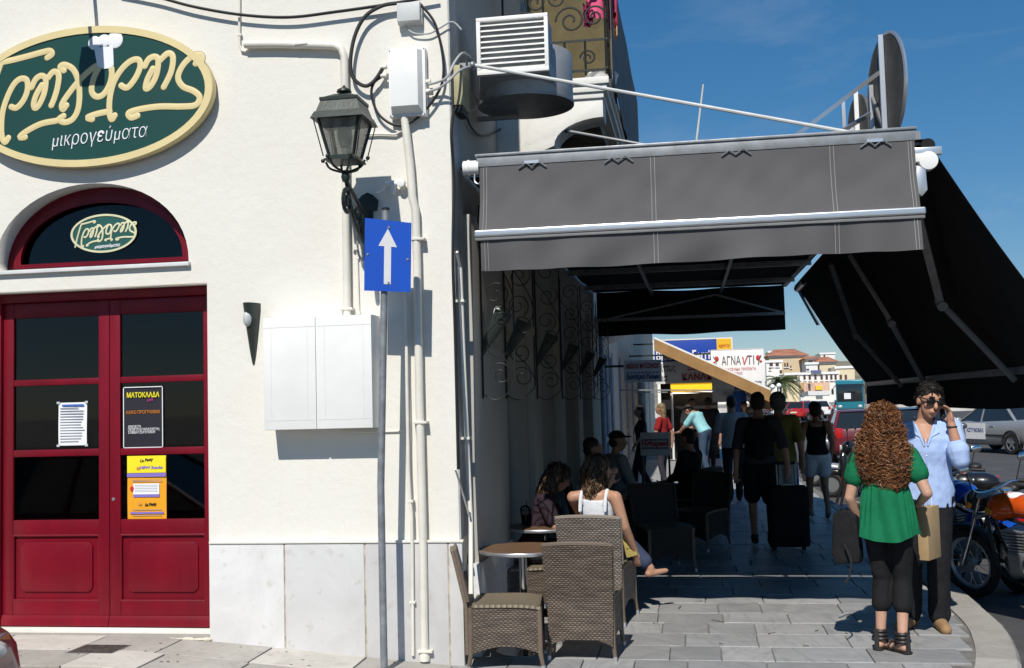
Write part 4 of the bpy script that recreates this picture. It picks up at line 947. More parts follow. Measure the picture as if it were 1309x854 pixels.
m = MB(); m._add([(a.x+.005,LY2+.06,b.z+.005),(b.x-.01,LY2+.06,b.z+.005),(fc.x+.3,fc.y,zb_),(fc.x-.36,fc.y,zb_),(a.x+.005,LY2+.06,b.z+.1),(b.x-.01,LY2+.06,b.z+.1),(fc.x+.3,fc.y,zb_+.1),(fc.x-.36,fc.y,zb_+.1)],[(3,2,1,0),(0,1,5,4),(1,2,6,5),(2,3,7,6),(3,0,4,7)]); m.build('throat', M_sheet, t)
m = MB(); m.box((CX,fc.y+.2,zb_-.03),(fc.x-.1,fc.y+.24,zb_)); m.build('wall_bracket', M_sheet, t)
# --- olive meter box on the side wall and its cables
p = atX(583, 100, CX+.06)
t = thing('olive_meter_box', 'narrow olive yellow junction box round the corner with grey cables', 'junction box', (CX, 7.4, p.z-.15))
m = MB(); m.box((CX+.012,7.27,p.z-.15),(CX+.08,7.5,p.z+.13)); m.build('case', mat('olive plastic', (.42,.38,.22), .5, var=.1), t, bevel=.006)
m = MB(); m.box((CX+.02,7.28,p.z-.2),(CX+.07,7.48,p.z-.152)); m.build('gland_plate', M_black, t)
def xcable(name, label, pts, r, mt, x=CX+.05):
    P = spline([atX(a, b, c) if c < 0 else atY(a, b, c) for a, b, c in pts], 7); m = MB(); m.tube(P, r, 7); return tag(m.build(name, mt), label, 'cable')
xcable('grey_cable', 'upper grey cable arching from the meter box round the corner', [(548,108,7.13),(562,104,7.12),(572,98,7.1),(581,80,7.15),(591,68,7.3),(600,72,7.5),(606,82,7.6)], .009, M_cabg)
xcable('grey_cable', 'lower grey cable arching from the meter box round the corner', [(548,117,7.13),(562,112,7.12),(573,104,7.1),(585,92,7.15),(598,86,7.35),(606,88,7.6)], .009, M_cabg)
xcable('black_cable', 'black cable hanging in a loop below the fan housing', [(596,144,CX+.03),(601,160,CX+.03),(612,172,CX+.03),(628,172,CX+.03),(642,163,CX+.03)], .008, M_black)
xcable('wall_cable', 'dark cable trailing down the shaded corner', [(580,140,CX+.03),(577,170,CX+.03),(580,230,CX+.03),(579,330,CX+.03),(582,430,CX+.03),(586,600,CX+.03)], .011, M_black)
xcable('loose_wire', 'thin cream wire looping beside the olive box', [(592,95,CX+.05),(600,115,CX+.05),(610,128,CX+.05),(606,140,CX+.05),(592,138,CX+.05)], .006, M_cabg)
# --- cream conduit down the side
P = [atX(584,322,CX+.05), atX(588,340,CX+.05), atX(591,420,CX+.05), atX(597,560,CX+.05), atX(602,668,CX+.06), atX(602,760,CX+.1)]
t = thing('corner_conduit', 'cream conduit running down the shaded side just round the corner', 'pipe', tuple(P[-1]))
m = MB(); m.tube([P[0], P[1]], .011, 8); m.tube(P[1:], .0165, 10); m.build('run', M_pvc, t)
for yy in (385, 560): q = atX(590+(yy-385)*.04, yy, CX+.05); m = MB(); m.box((CX,q.y-.04,q.z-.008),(CX+.075,q.y+.04,q.z+.008)); m.build('clip', M_pvc, t)
m = MB(); m.tube([atX(582,600,CX+.03), atX(590,625,CX+.04), atX(600,660,CX+.06)], .007, 6); m.build('spur', M_pvc, t)
# --- balcony
BX, BY0, BY1, BZ = -.60, 9.0, 13.8, 4.42
t = thing('balcony', 'white corbelled balcony with scrolled iron railing above the awning', 'balcony', (CX, 11, BZ))
M_bwhite = wall_mat('white balcony plaster', (.78,.77,.73), (.62,.58,.5), 2.0, .5)
m = MB(); m.box((CX,BY0,BZ-.06),(BX,BY1,BZ)); m.box((CX,BY0+.02,BZ-.12),(BX-.02,BY1,BZ-.061)); m.box((CX,BY0+.04,BZ-.17),(BX-.05,BY1,BZ-.121)); m.split('moulding', M_bwhite, t, bevel=.008)
m = MB(); m.box((CX,BY0+.1,BZ-.32),(BX-.12,BY1,BZ-.171)); m.build('slab', mat('weathered brown soffit', (.30,.24,.17), .9, var=.5, vs=4, bump=.5), t)
for y in (BY0+.06, BY0+2.3, BY1-.4):
    L_ = BX-CX-.06; prof = [(CX,BZ-.172),(CX+L_,BZ-.172),(CX+L_,BZ-.33)]+[(CX+L_-.42*math.sin(a), BZ-.33-.22*(1-math.cos(a))) for a in [math.pi/2*k/8 for k in range(1,9)]]+[(CX+.3,BZ-.62),(CX,BZ-.62)]
    m = MB(); m.prism(prof, y, y+.32); m.build('corbel', M_bwhite, t, bevel=.006)
    m = MB(); m.prism([(CX,BZ-.62),(CX+.32,BZ-.62),(CX+.02,BZ-1.0),(CX,BZ-1.0)], y+.03, y+.29); m.build('corbel_foot', M_bwhite, t, bevel=.006)
rz0, rz1 = BZ+.03, BZ+1.02
m = MB(); m.bar((CX,BY0+.05,rz0+.04),(BX,BY0+.05,rz0+.04),.02); m.bar((CX,BY0+.05,rz0+.3),(BX,BY0+.05,rz0+.3),.018); m.bar((CX,BY0+.05,rz1),(BX,BY0+.05,rz1),.03,.02); m.bar((BX-.01,BY0,rz0+.04),(BX-.01,BY1,rz0+.04),.02); m.bar((BX-.01,BY0,rz1),(BX-.01,BY1,rz1),.03); m.split('rail', M_iron, t)
for k in range(6):
    x = CX+.08+(BX-CX-.1)*k/5; m = MB(); m.cyl((x,BY0+.05,rz0),(x,BY0+.05,rz1 if k in (0,2,5) else rz0+.3),.01,n=8); m.build('baluster', M_iron, t)
def scroll2(c, r, s, y):
    out = []
    for i in range(30):
        a = i/29*3.2*math.pi; rr = r*(1-i/29*.82); out.append((c[0]+s*rr*math.cos(a), y, c[1]+rr*math.sin(a)))
    return out
for cx_, cz_, r_, s_ in ((CX+.26,rz0+.47,.13,1),(CX+.36,rz0+.66,.1,-1),(CX+.66,rz0+.48,.13,-1),(CX+.55,rz0+.68,.1,1),(CX+.86,rz0+.5,.1,1),(CX+.2,rz0+.8,.09,1),(CX+.75,rz0+.82,.1,-1),(CX+.5,rz0+.14,.07,1),(CX+.8,rz0+.15,.07,-1)):
    m = MB(); m.tube(scroll2((cx_,cz_), r_, s_, BY0+.05), .009, 6); m.build('scroll', M_iron, t)
m = MB(); m.grid(lambda u, v: (BX+.03+.004*math.sin(15*u), BY0+.05+(BY1-BY0)*u, BZ-.02+1.1*v), 30, 6, thick=.004); m.build('side_screen', mat('grey canvas screen', (.2,.2,.2), .85, var=.2, vs=4), t)
for k in range(7): m = MB(); y = BY0+.1+k*.78; m.cyl((BX+.0,y,BZ),(BX+.0,y,BZ+1.05),.012,n=8); m.build('screen_post', M_iron, t)
o = MB(); o.grid(lambda u, v: (-1.5+.86*u, 10.6+.03*math.sin(12*u), BZ+.01+2.0*v), 16, 3, thick=.01); tag(o.build('canvas_blind', mat('olive canvas', (.13,.105,.05), .9, var=.15)), 'olive brown canvas blind hanging at the back of the balcony', 'blind')
# washing and tub
a = atY(766, 12, 9.3)
t = thing('washing', 'pink and red washing hung over the balcony rail', 'laundry', (a.x, 9.3, BZ+.9))
for (x, yy, w_, h_, cc, nm) in ((768,2,.26,.26,(.75,.12,.25),'pink_towel'),(782,10,.09,.36,(.6,.03,.08),'red_cloth'),(752,18,.09,.2,(.3,.02,.1),'dark_pink_cloth'),(784,36,.07,.18,(.75,.5,.3),'patterned_cloth'),(770,-14,.14,.14,(.8,.7,.3),'yellow_cloth')):
    q = atY(x, yy, 9.3); m = MB(); m.grid(lambda u, v: (q.x-w_/2+w_*u, 9.3+.02*math.sin(9*u+2*v)+.012*math.sin(23*u), q.z+h_/2-h_*v-.02*math.sin(4*u)), 14, 10, thick=.006); m.build(nm, mat(nm, cc, .9, var=.25, vs=8), t, angle=80)
a = atY(769, 84, 9.35)
t = thing('plastic_tub', 'white plastic tub on the balcony floor behind the railing', 'tub', (a.x, 9.4, BZ))
m = MB(); m.lathe([(.11,.0),(.125,.06),(.135,.1),(.145,.115),(.135,.125),(.12,.14),(.05,.155)], 24, (a.x,9.38,BZ)); m.build('bowl', M_white, t)
# --- scrolled iron brackets and shaded sconces along the side wall
TY = [7.72, 8.72, 10.5, 12.55, 14.6, 16.65]
first = None
places = ['nearest the corner', 'second from the corner', 'third from the corner', 'fourth from the corner', 'fifth from the corner', 'farthest from the corner']
def cscroll(c, r, s, a0=0, turn=1.35):
    return [(c[0]+s*(r*(1-.75*i/22))*math.cos(a0+turn*2*math.pi*i/22), 0, c[1]+(r*(1-.75*i/22))*math.sin(a0+turn*2*math.pi*i/22)) for i in range(23)]
for k, y in enumerate(TY):
    if first is None:
        first = tr = thing('iron_bracket', 'scrolled iron wall bracket under the awning, '+places[0], 'bracket', (0,0,0), 'scrolled brackets along the shaded side wall')
        m = MB(); m.tube([(.25,0,1.85),(.25,0,3.05)], .006, 6); m.build('upright', M_iron, tr); m = MB(); m.tube([(.015,0,1.75),(.015,0,3.15)], .008, 6); m.build('wall_bar', M_iron, tr)
        for c_, r_, s_, a0 in (((.13,2.98),.1,1,0),((.14,2.74),.1,-1,2.2),((.12,2.5),.1,1,-1),((.16,2.33),.08,-1,1),((.14,2.12),.09,1,3),((.15,1.92),.09,-1,.4)):
            m = MB(); m.tube(cscroll(c_, r_, s_, a0), .0042, 6); m.build('scroll', M_iron, tr)
        m = MB(); m.tube(spline([(.015,0,2.9),(.2,0,2.62),(.24,0,2.4),(.05,0,2.2),(.2,0,2.0),(.25,0,1.85),(.12,0,1.74),(.02,0,1.78)],5), .0042, 6); m.build('wave_bar', M_iron, tr)
        tr.location = (CX+.07, y, 0)
        sconce0 = thing('side_sconce', 'dark tapered sconce on the shaded side wall, '+places[0], 'lamp', (0,0,0), 'sconces along the shaded side wall')
        m = MB(); m.M = Matrix.Rotation(R(90),4,'Z') @ Matrix.Rotation(R(24),4,'X'); sconce(m, (0,0,.22), .44); m.build('shade', MATS['green black enamel'], sconce0)
        m = MB(); m.ell((.09,0,.16), (.03,.034,.06), 12); m.build('glass_lens', MATS['opal lens'], sconce0)
        sconce0.location = (CX+.09, y+.12, 2.2)
    else:
        place(copy_tree(first), (CX+.07, y, 0), 0, 'scrolled iron wall bracket under the awning, '+places[k])
        place(copy_tree(sconce0), (CX+.09, y+.12, 2.2), 0, 'dark tapered sconce on the shaded side wall, '+places[k])
# ================================================================== FARTHER DOWN THE STREET
M_blueframe = mat('pale blue shop frame', (.36,.42,.5), .5, var=.15); M_shopwall = wall_mat('far shop plaster', (.55,.5,.43), (.4,.35,.3), 1, .5)
t = thing('ticket_shop', 'shop front with pale blue frames beyond the canopy on the left', 'shop', (-1.6, 22, 0))
me = flat_shape([(18.3,-.1),(46,-.1),(46,5.2),(18.3,5.2)], [[(a,.3),(a+1.1,.3),(a+1.1,2.7),(a,2.7)] for a in (18.6,20.0,21.4,24,26.5,29,32,36,40)], -1.6, -1.95, 'x'); part('wall', me, M_shopwall, t)
m = MB(); m.box((-7.4,18.3,0),(-1.95,18.6,5.2)); m.box((-7.4,45.7,0),(-1.95,46,5.2)); m.box((-7.4,18.6,0),(-7.1,45.7,5.2)); m.box((-3.2,18.6,0),(-3.1,45.7,5.2)); m.split('inner_wall', M_dark, t)
m = MB(); m.box((-7.4,18.3,5.2),(-1.5,46,5.4)); m.build('roof', M_shopwall, t)
for a in (18.6,20.0,21.4,24,26.5,29):
    m = MB(); m.box((-1.72,a,.3),(-1.62,a+.1,2.7)); m.box((-1.72,a+1.0,.3),(-1.62,a+1.1,2.7)); m.box((-1.72,a+.5,.3),(-1.64,a+.6,2.7)); m.box((-1.72,a,2.6),(-1.62,a+1.1,2.7)); m.box((-1.72,a,.95),(-1.62,a+1.1,1.05))
    f = m.build('window_frame', M_blueframe, t); m = MB(); m.box((-1.69,a+.05,.3),(-1.68,a+1.05,2.65)); m.build('glass_pane', M_glass, f)
m = MB(); m.prism([(-1.6,2.75),(-1.1,2.95),(-1.02,3.02),(-1.02,3.1),(-1.12,3.12),(-1.2,3.2),(-1.6,3.2)], 18.9, 20.6); m.build('cornice_hood', mat('white hood', (.72,.72,.72), .6), t, bevel=.01)
m = MB(); m.ell((-1.42,18.75,3.1),(.14,.14,.14),14); m.build('globe_lamp', mat('globe', (.5,.5,.5), .4), t)
m = MB(); m.tube([(-1.5,18.35,0),(-1.5,18.35,5)], .05, 12); m.build('downpipe', M_blueframe, t)
# --- hanging ticket sign
def board(name, label, p0, p1, y, base, thick=.06, cat='sign', hang=True, frame=None, wallx=-1.6):
    a = atY(*p0, y); b = atY(*p1, y)
    t = thing(name, label, cat, ((a.x+b.x)/2, y, b.z))
    m = MB(); m.box((a.x,y,b.z),(b.x,y+thick,a.z)); m.build('panel', base, t, bevel=.006)
    if frame:
        m = MB(); w = frame
        for q in ((a.x-w,b.z-w,b.x+w,b.z),(a.x-w,a.z,b.x+w,a.z+w),(a.x-w,b.z,a.x,a.z),(b.x,b.z,b.x+w,a.z)): m.box((q[0],y-.01,q[1]),(q[2],y+thick+.01,q[3]))
        m.build('frame', M_white, t)
    if hang:
        m = MB(); m.bar((wallx,y+thick/2,a.z-.08),(b.x,y+thick/2,a.z-.08),.04); m.split('wall_bar', M_iron, t)
    return t, a, b
M_sred = mat('sign red', (.5,.03,.03), .5, var=0); M_sblue = mat('sign blue', (.02,.05,.22), .5, var=0); M_bluebd = mat('ferry sign blue', (.012,.055,.36), .4, var=.05); M_syel = mat('sign yellow', (.82,.47,.02), .45, var=.05); M_swhite = mat('sign white', (.8,.8,.8), .45, var=.04); M_dgrey = mat('sign dark grey', (.12,.12,.13), .5, var=0)
t, a, b = board('ticket_sign', 'white ticket sign with red and blue lettering hung from the shop', (798,462), (845,487), 19.0, M_swhite, frame=.012)
w = b.x-a.x; h = a.z-b.z; cx = (a.x+b.x)/2
text('NISSOS MYCONOS', .12, M_sred, t, (cx,18.985,a.z-h*.26), fit=w*.9, bold=.004)
text('- - - - - - - - -', .08, M_sblue, t, (cx,18.985,a.z-h*.55), fit=w*.88, bold=.006)
text('Εισιτήρια-Tickets', .11, M_sblue, t, (cx,18.985,a.z-h*.78), fit=w*.9, bold=.004)
t, a, b = board('ferry_sign', 'blue ferry sign with white lettering and a yellow block', (836,436), (936,465), 30.5, M_bluebd, frame=.03)
w = b.x-a.x; h = a.z-b.z
text('Blue Star Ferries', .36, M_swhite, t, (a.x+w*.42,30.48,a.z-h*.62), fit=w*.8, bold=.008)
m = MB(); m.box((b.x-w*.19,30.485,a.z-h*.44),(b.x,30.5,a.z)); m.build('yellow_block', M_syel, t)
text('agency', .14, M_sred, t, (b.x-w*.095,30.478,a.z-h*.26), fit=w*.14)
t, a, b = board('shop_fascia', 'wide white shop board with red and grey lettering', (838,463), (979,487), 29.4, M_swhite)
w = b.x-a.x; h = a.z-b.z
text('ΞΕΝΑ', .24, M_sred, t, (a.x+w*.4,29.385,a.z-h*.28), fit=w*.22, bold=.006, align='CENTER')
text('ΚΑΝΑΚΑΡΗ', .24, M_sred, t, (a.x+w*.46,29.385,a.z-h*.74), fit=w*.44, bold=.006)
text('πίττες', .26, M_dgrey, t, (a.x+w*.1,29.385,a.z-h*.3), fit=w*.17, bold=.004)
text('νια', .26, M_dgrey, t, (a.x+w*.06,29.385,a.z-h*.74), fit=w*.09, bold=.004)
t, a, b = board('square_shop_sign', 'square white sign with red flowers and grey serif letters', (909,448), (978,512), 28.3, M_swhite, frame=.012)
w = b.x-a.x; h = a.z-b.z; cx = (a.x+b.x)/2
text('ΑΓΝΑ', .3, M_dgrey, t, (cx-w*.12,28.285,a.z-h*.22), fit=w*.37, bold=.002); text('ΤΙ', .3, M_dgrey, t, (cx+w*.255,28.285,a.z-h*.22), fit=w*.14, bold=.002)
text('ν', .36, M_sred, t, (cx+w*.125,28.284,a.z-h*.21), shear=.2, bold=.002, fit=w*.11)
text('ΠΑΡΑΔΟΣΙΑΚΑ ΠΡΟΪΟΝΤΑ', .09, M_sred, t, (cx,28.285,a.z-h*.38), fit=w*.7)
text('ΣΥΡΟΣ', .08, M_sred, t, (cx,28.285,a.z-h*.46), fit=w*.18)
text('•Προϊόντα', .2, M_dgrey, t, (cx+w*.14,28.285,a.z-h*.66), fit=w*.62, bold=.003)
text('Λουκ', .2, M_dgrey, t, (cx-w*.2,28.285,a.z-h*.85), fit=w*.22); text('μάρα', .2, M_dgrey, t, (cx+w*.25,28.285,a.z-h*.87), fit=w*.3, bold=.003)
for s in (-1,1):
    m = MB(); m.ell((cx+s*w*.4,28.29,a.z-h*.17),(.055,.015,.07),10); m.ell((cx+s*w*.45,28.29,a.z-h*.24),(.03,.015,.03),8); m.split('red_flower', M_sred, t); m = MB(); m.tube([(cx+s*w*.4,28.285,a.z-h*.3),(cx+s*w*.42,28.285,a.z-h*.2),(cx+s*w*.46,28.285,a.z-h*.12)],.012,5); m.build('flower_stem', M_dgrey, t)
# --- kiosk with the yellow light box
t = thing('kiosk', 'dark kiosk with a yellow lit fascia at the end of the arcade', 'kiosk', (0, 34, 0))
a = atY(857, 488, 32); b = atY(931, 499, 32)
m = MB(); m.box((a.x-.3,32.4,-.02),(b.x-.3,36,2.9)); m.build('hut', M_dark, t)
m = MB(); m.box((a.x,32,b.z),(b.x,32.3,a.z)); m.build('fascia', mat('yellow fascia', (.85,.5,.02), .4, var=.05, emit=((1,.55,.02), .55)), t, bevel=.01)
m = MB(); m.box((a.x-.4,31.9,a.z+.01),(b.x+.3,36,a.z+.12)); m.build('roof', M_canvas_d, t)
m = MB(); m.box((a.x+.05,32.05,b.z-.05),(b.x-.1,32.15,b.z-.015)); m.build('lamp_tube', mat('lit tube', (.9,.9,.85), .4, var=0, emit=((1,.95,.8), 4.0)), t)
for x in (a.x+.02, b.x-.02): m = MB(); m.tube([(x,32.15,0),(x,32.15,b.z)], .035, 8); m.build('post', M_white, t)
# --- brown shop awning, side flap lit by the sun
AYY = 24.0; a = atY(836, 433, AYY); b = atY(985, 499, AYY)
t = thing('brown_awning', 'tan brown shop awning sloping over the walk beyond the canopy', 'awning', (-1.6, AYY, a.z))
M_tan = mat('tan awning canvas', (.36,.20,.075), .8, var=.15, vs=3); dirv = (b-a)
m = MB(); m.grid(lambda u, v: tuple(a+dirv*u+Vector((0,7*v,0))), 8, 10, thick=.01); m.build('canvas', M_tan, t)
m = MB(); m.grid(lambda u, v: tuple(a+dirv*u+Vector((0,-.01,-.26*(1-v)))), 12, 2, thick=.01); m.build('side_flap', M_tan, t)
m = MB(); m.grid(lambda u, v: tuple(b+Vector((.01+.02*math.sin(25*u),7*u,-.42*(1-v)))), 30, 3, thick=.01); m.build('front_flap', M_tan, t)
m = MB(); m.bar(a+Vector((0,.02,.02)), b+Vector((0,.02,.02)), .04); m.build('edge_rail', M_white, t)
for y in (AYY+.3, AYY+6.8): m = MB(); m.bar((-1.6,y,b.z+.1),(b.x,y,b.z),.03); m.build('arm', M_steel, t)
# folded blue parasol cloth
a = atY(945, 500, 27)
t = thing('blue_parasol', 'folded blue parasol standing beyond the brown awning', 'parasol', (a.x, 27, 0))
m = MB(); m.tube([(a.x,27,0),(a.x,27,2.2)], .025, 8); m.build('pole', M_white, t)
m = MB(); m.lathe([(.1,1.35),(.17,1.5),(.15,1.8),(.08,2.15),(.02,2.3)], 9, (a.x,27,0)); m.build('folded_cloth', mat('parasol blue', (.03,.12,.5), .7, var=.2), t)
# --- timetable board in the shade
a = atY(818, 553, 16.2); b = atY(857, 582, 16.2)
t = thing('timetable_board', 'white fast ferry board with red lettering standing in the shade', 'board', ((a.x+b.x)/2, 16.2, 0))
m = MB(); m.box((a.x,16.2,b.z),(b.x,16.24,a.z)); m.build('panel', M_swhite, t, bevel=.01)
cx = (a.x+b.x)/2; h = a.z-b.z
text('Highspeed', .12, M_sred, t, (cx,16.185,a.z-h*.48), fit=(b.x-a.x)*.9, bold=.004)
m = MB()
for z in (.3,.34,.66,.7): m.box((a.x+.02,16.188,a.z-h*z-.006),(b.x-.02,16.198,a.z-h*z+.003))
m.split('rule', M_sblue, t)
m = MB()
for x in (a.x+.02,b.x-.02): m.bar((x,16.22,0),(x,16.22,b.z),.03); m.bar((x,16.6,0),(x,16.24,a.z-.1),.025)
m.split('leg', M_iron, t)

# ================================================================== THE TOWN ACROSS THE HARBOUR
hm = MB(); hrnd = random.Random(11)
def hill(u, v):
    x = -200+800*u; y = 440+500*v; z = -.3+30*max(0, v)**1.1+4*noise.noise(Vector((x*.006,y*.006,0)))*v
    return (x, y, z)
hm.grid(hill, 30, 16); struct('hill', hm, mat('dry hillside', (.28,.25,.17), .95, var=.35, vs=.06))
WCOL = {'white': (.78,.76,.72), 'cream': (.72,.62,.43), 'sand': (.62,.5,.33), 'pink': (.7,.5,.4)}
M_tile = mat('terracotta roof', (.5,.21,.12), .85, var=.3, vs=.3); M_shut = mat('dark window', (.05,.05,.06), .4, var=.2); M_shutb = mat('brown shutter', (.16,.08,.06), .6, var=.2)
def house(label, p0, p1, y, colr, roof=None, wins=(), depth=9, name='town_house', ground=-.2, trim=True):
    y *= 3.0; depth *= 2.5; px = y/1400
    a = atY(*p0, y); b = atY(*p1, y)
    t = thing(name, label, 'building', ((a.x+b.x)/2, y, ground), 'houses of the town across the harbour')
    m = MB(); m.box((a.x,y,ground),(b.x,y+depth,a.z)); m.build('wall', wall_mat('far plaster '+colr, WCOL[colr], tuple(c*.75 for c in WCOL[colr]), .12, .6), t)
    if trim: m = MB(); m.box((a.x-.4,y-.4,a.z-.7),(b.x+.4,y+.3,a.z+.1)); m.build('cornice', M_swhite, t)
    if roof:
        e = 1.2; hh = roof*px; xm_, ym_ = (a.x+b.x)/2, y+depth/2; q = .28*(b.x-a.x)
        m = MB(); m._add([(a.x-e,y-e,a.z),(b.x+e,y-e,a.z),(b.x+e,y+depth+e,a.z),(a.x-e,y+depth+e,a.z),(xm_-q,ym_,a.z+hh),(xm_+q,ym_,a.z+hh)],[(0,1,5,4),(1,2,5),(2,3,4,5),(3,0,4),(3,2,1,0)]); m.build('roof', M_tile, t)
    for (x0, y0, x1, y1) in wins:
        c, d = atY(x0, y0, y), atY(x1, y1, y)
        m = MB(); m.box((c.x,y-.2,d.z),(d.x,y+.05,c.z)); f = m.build('window', M_shutb, t)
        m = MB(); m.box((c.x+.2,y-.3,d.z+.2),(d.x-.2,y-.05,c.z-.2)); m.build('pane', M_shut, f)
        m = MB(); m.box((c.x-.25,y-.5,d.z-.35),(d.x+.25,y,d.z)); m.build('sill', M_swhite, f)
    return t, a, b
Z = lambda x, y: (970+x/7.76, 430+y/7.76)      # read from the enlarged view of the town
def W(*r): return [(*Z(r[0],r[1]), *Z(r[2],r[3]))]
wins = sum([W(x, 380, x+26, 432) for x in (440,492,548,610,660,706,748)], [])
t_, a_, b_ = house('long white harbour house with a row of seven shuttered windows', Z(405,362), Z(800,560), 128, 'white', None, wins, 9)
m = MB(); c, d = atY(*Z(515,338),383.5), atY(*Z(618,358),383.5); m.box((c.x,382.8,d.z),(d.x,384,c.z)); m.build('name_board', mat('far sign blue', (.12,.13,.3), .5), t_)
m = MB(); c, d = atY(*Z(400,462),383.5), atY(*Z(700,545),383.5); m.box((c.x,382.6,d.z),(d.x,384,c.z)); m.build('pink_ground_floor', mat('pink render', (.7,.47,.36), .85, var=.2, vs=.5), t_)
m = MB(); c, d = atY(*Z(560,490),382), atY(*Z(628,530),382); m.box((c.x,381,d.z),(d.x,382.59,c.z)); m.build('yellow_awning', mat('far yellow', (.8,.55,.05), .6), t_)
m = MB(); c, d = atY(*Z(405,460),382), atY(*Z(450,530),382); m.box((c.x,381.6,d.z),(d.x,382.59,c.z)); m.build('tan_shutter', mat('far tan', (.5,.34,.16), .7), t_)
m = MB(); c, d = atY(*Z(490,470),382), atY(*Z(512,510),382); m.box((c.x,381.6,d.z),(d.x,382.59,c.z)); m.build('doorway', M_shut, t_)
m = MB(); c, d = atY(*Z(480,545),124), atY(*Z(720,580),124); m.box((c.x,123,d.z),(d.x,126,c.z)); tag(m.build('quay_awning', mat('white far awning', (.78,.76,.74), .8)), 'long white quayside awning in front of the harbour house', 'awning')
house('cream lower house left of the long white harbour house', Z(262,365), Z(404,560), 130, 'cream', None, W(355,388,382,428)+W(300,395,326,430), 9)
house('white flat-roofed house behind the palm tree', Z(70,242), Z(240,560), 133, 'white', None, W(105,262,140,298)+W(165,262,200,298)+W(205,335,232,370)+W(100,310,118,330), 9)
house('sand coloured tall house with the wide terracotta roof', Z(100,196), Z(480,400), 152, 'sand', 10, W(250,265,268,305)+W(275,262,294,305)+W(310,290,324,315), 12)
house('cream house with a small tiled roof over an open loggia', Z(470,222), Z(610,400), 146, 'cream', 4.5, W(490,222,535,258)+W(552,222,585,258), 9)
house('cream block with low terracotta roof at the right of the town', Z(600,255), Z(770,400), 143, 'cream', 7.5, (), 9)
house('white block above the long harbour house', Z(465,262), Z(590,420), 140, 'white', None, W(470,322,500,340), 6)
house('pale house at the back right edge of the town', Z(610,165), Z(760,330), 175, 'white', None, W(640,185,660,205), 9)
house('pale flat house at the back left of the wide roof', Z(95,148), Z(215,260), 178, 'cream', None, W(120,165,140,180), 9)
house('pale yellow house beyond the bus', Z(762,300), Z(960,560), 131, 'cream', None, W(800,380,826,430)+W(850,380,876,430), 9)
house('white quay house standing behind the signs', (905,462), (976,540), 140, 'white', None, ((915,480,922,492),(930,480,937,492),(945,480,952,492)), 9)
house('white house low behind the kiosk', (840,478), (903,540), 150, 'white', None, ((850,492,856,502),(868,492,874,502)), 9)
# --- palm
c = atY(*Z(205,455), 100)
t = thing('palm_tree', 'bushy palm tree on the quay in front of the white houses', 'palm', (c.x, 100, -.15))
m = MB(); m.tube(spline([(c.x,100,-.15),(c.x+.05,100,1),(c.x-.03,100,2.2),(c.x,100,c.z)],4), [.24]*4+[.2]*4+[.2]*5, 10); m.build('trunk', mat('palm trunk', (.2,.15,.1), .9, var=.4, vs=5), t)
fr = random.Random(5)
for k in range(46):
    az = fr.uniform(0, 2*math.pi); el = fr.uniform(-.25, 1.25); Lf = fr.uniform(1.5,2.1); m = MB()
    pts = []
    for i in range(8):
        u = i/7; r_ = Lf*u*math.cos(el*(1-u*.6)); z = Lf*(math.sin(el)*u-.75*u*u)
        pts.append(Vector((c.x+r_*math.cos(az), 100+r_*math.sin(az), c.z+z)))
    side = Vector((-math.sin(az), math.cos(az), 0))
    for i in range(1, 8):
        for s in (-1, 1):
            for j in (0, .5):
                p = pts[i-1].lerp(pts[i], j); l = .42*(1-.55*i/7)
                q = p+side*s*l+(pts[i]-pts[i-1])*.9+Vector((0,0,-.14)); w_ = (pts[i]-pts[i-1])*.2
                m._add([p-w_, p+w_, q], [(0,1,2)])
    m.tube(pts, .02, 4); m.build('frond', mat('palm green', (.075,.115,.03), .6, var=.4, vs=3), t)
# --- globe street lamps by the palm
for (x, yy, lab) in ((200,488,'globe street lamp in front of the palm trunk'),(136,500,'globe street lamp left of the palm trunk')):
    q = atY(*Z(x,yy), 90); t = thing('street_lamp', lab, 'street lamp', (q.x,90,-.12), 'globe lamps on the quay')
    m = MB(); m.tube([(q.x,90,-.12),(q.x,90,q.z)], .05, 8); m.build('post', M_white, t)
    m = MB(); m.ell((q.x,90,q.z),.2,12); m.build('globe', mat('white globe', (.85,.85,.83), .3, var=0), t)
# low wall and hedge bank closing the quay
m = MB(); m.box((-14,118,-.17),(60,119,.75)); tag(m.build('quay_wall', mat('pale quay wall', (.62,.6,.55), .85, var=.2, vs=.6)), 'low pale quay wall running behind the parked cars', 'wall')
# ================================================================== CAFE FURNITURE
M_wick = weave_mat('brown wicker', (.24,.185,.14), (.12,.09,.07), (.02,.015,.012))
M_wick2 = weave_mat('pale wicker', (.36,.31,.27), (.2,.165,.14), (.03,.024,.02))
def stripe_mat(name, c1, c2):
    m = mat(name, c1, .55, var=0); nt = m.node_tree; b = nt.nodes['Principled BSDF']; L = nt.links.new
    uv = nt.nodes.new('ShaderNodeUVMap'); w = nt.nodes.new('ShaderNodeTexWave'); w.inputs['Scale'].default_value = 14; w.inputs['Distortion'].default_value = 1.5; w.inputs['Detail Scale'].default_value = 3
    n = nt.nodes.new('ShaderNodeTexNoise'); n.inputs['Scale'].default_value = 30
    x = nt.nodes.new('ShaderNodeMix'); x.data_type = 'RGBA'; x.inputs[6].default_value = (*c1,1); x.inputs[7].default_value = (*c2,1)
    L(uv.outputs[0], w.inputs['Vector']); L(w.outputs['Fac'], x.inputs[0]); L(x.outputs[2], b.inputs['Base Color'])
    bp = nt.nodes.new('ShaderNodeBump'); bp.inputs['Strength'].default_value = .6; bp.inputs['Distance'].default_value = .004; L(w.outputs['Fac'], bp.inputs['Height']); L(bp.outputs[0], b.inputs['Normal'])
    return m
M_seat = stripe_mat('striped wicker seat', (.3,.25,.17), (.06,.045,.035))
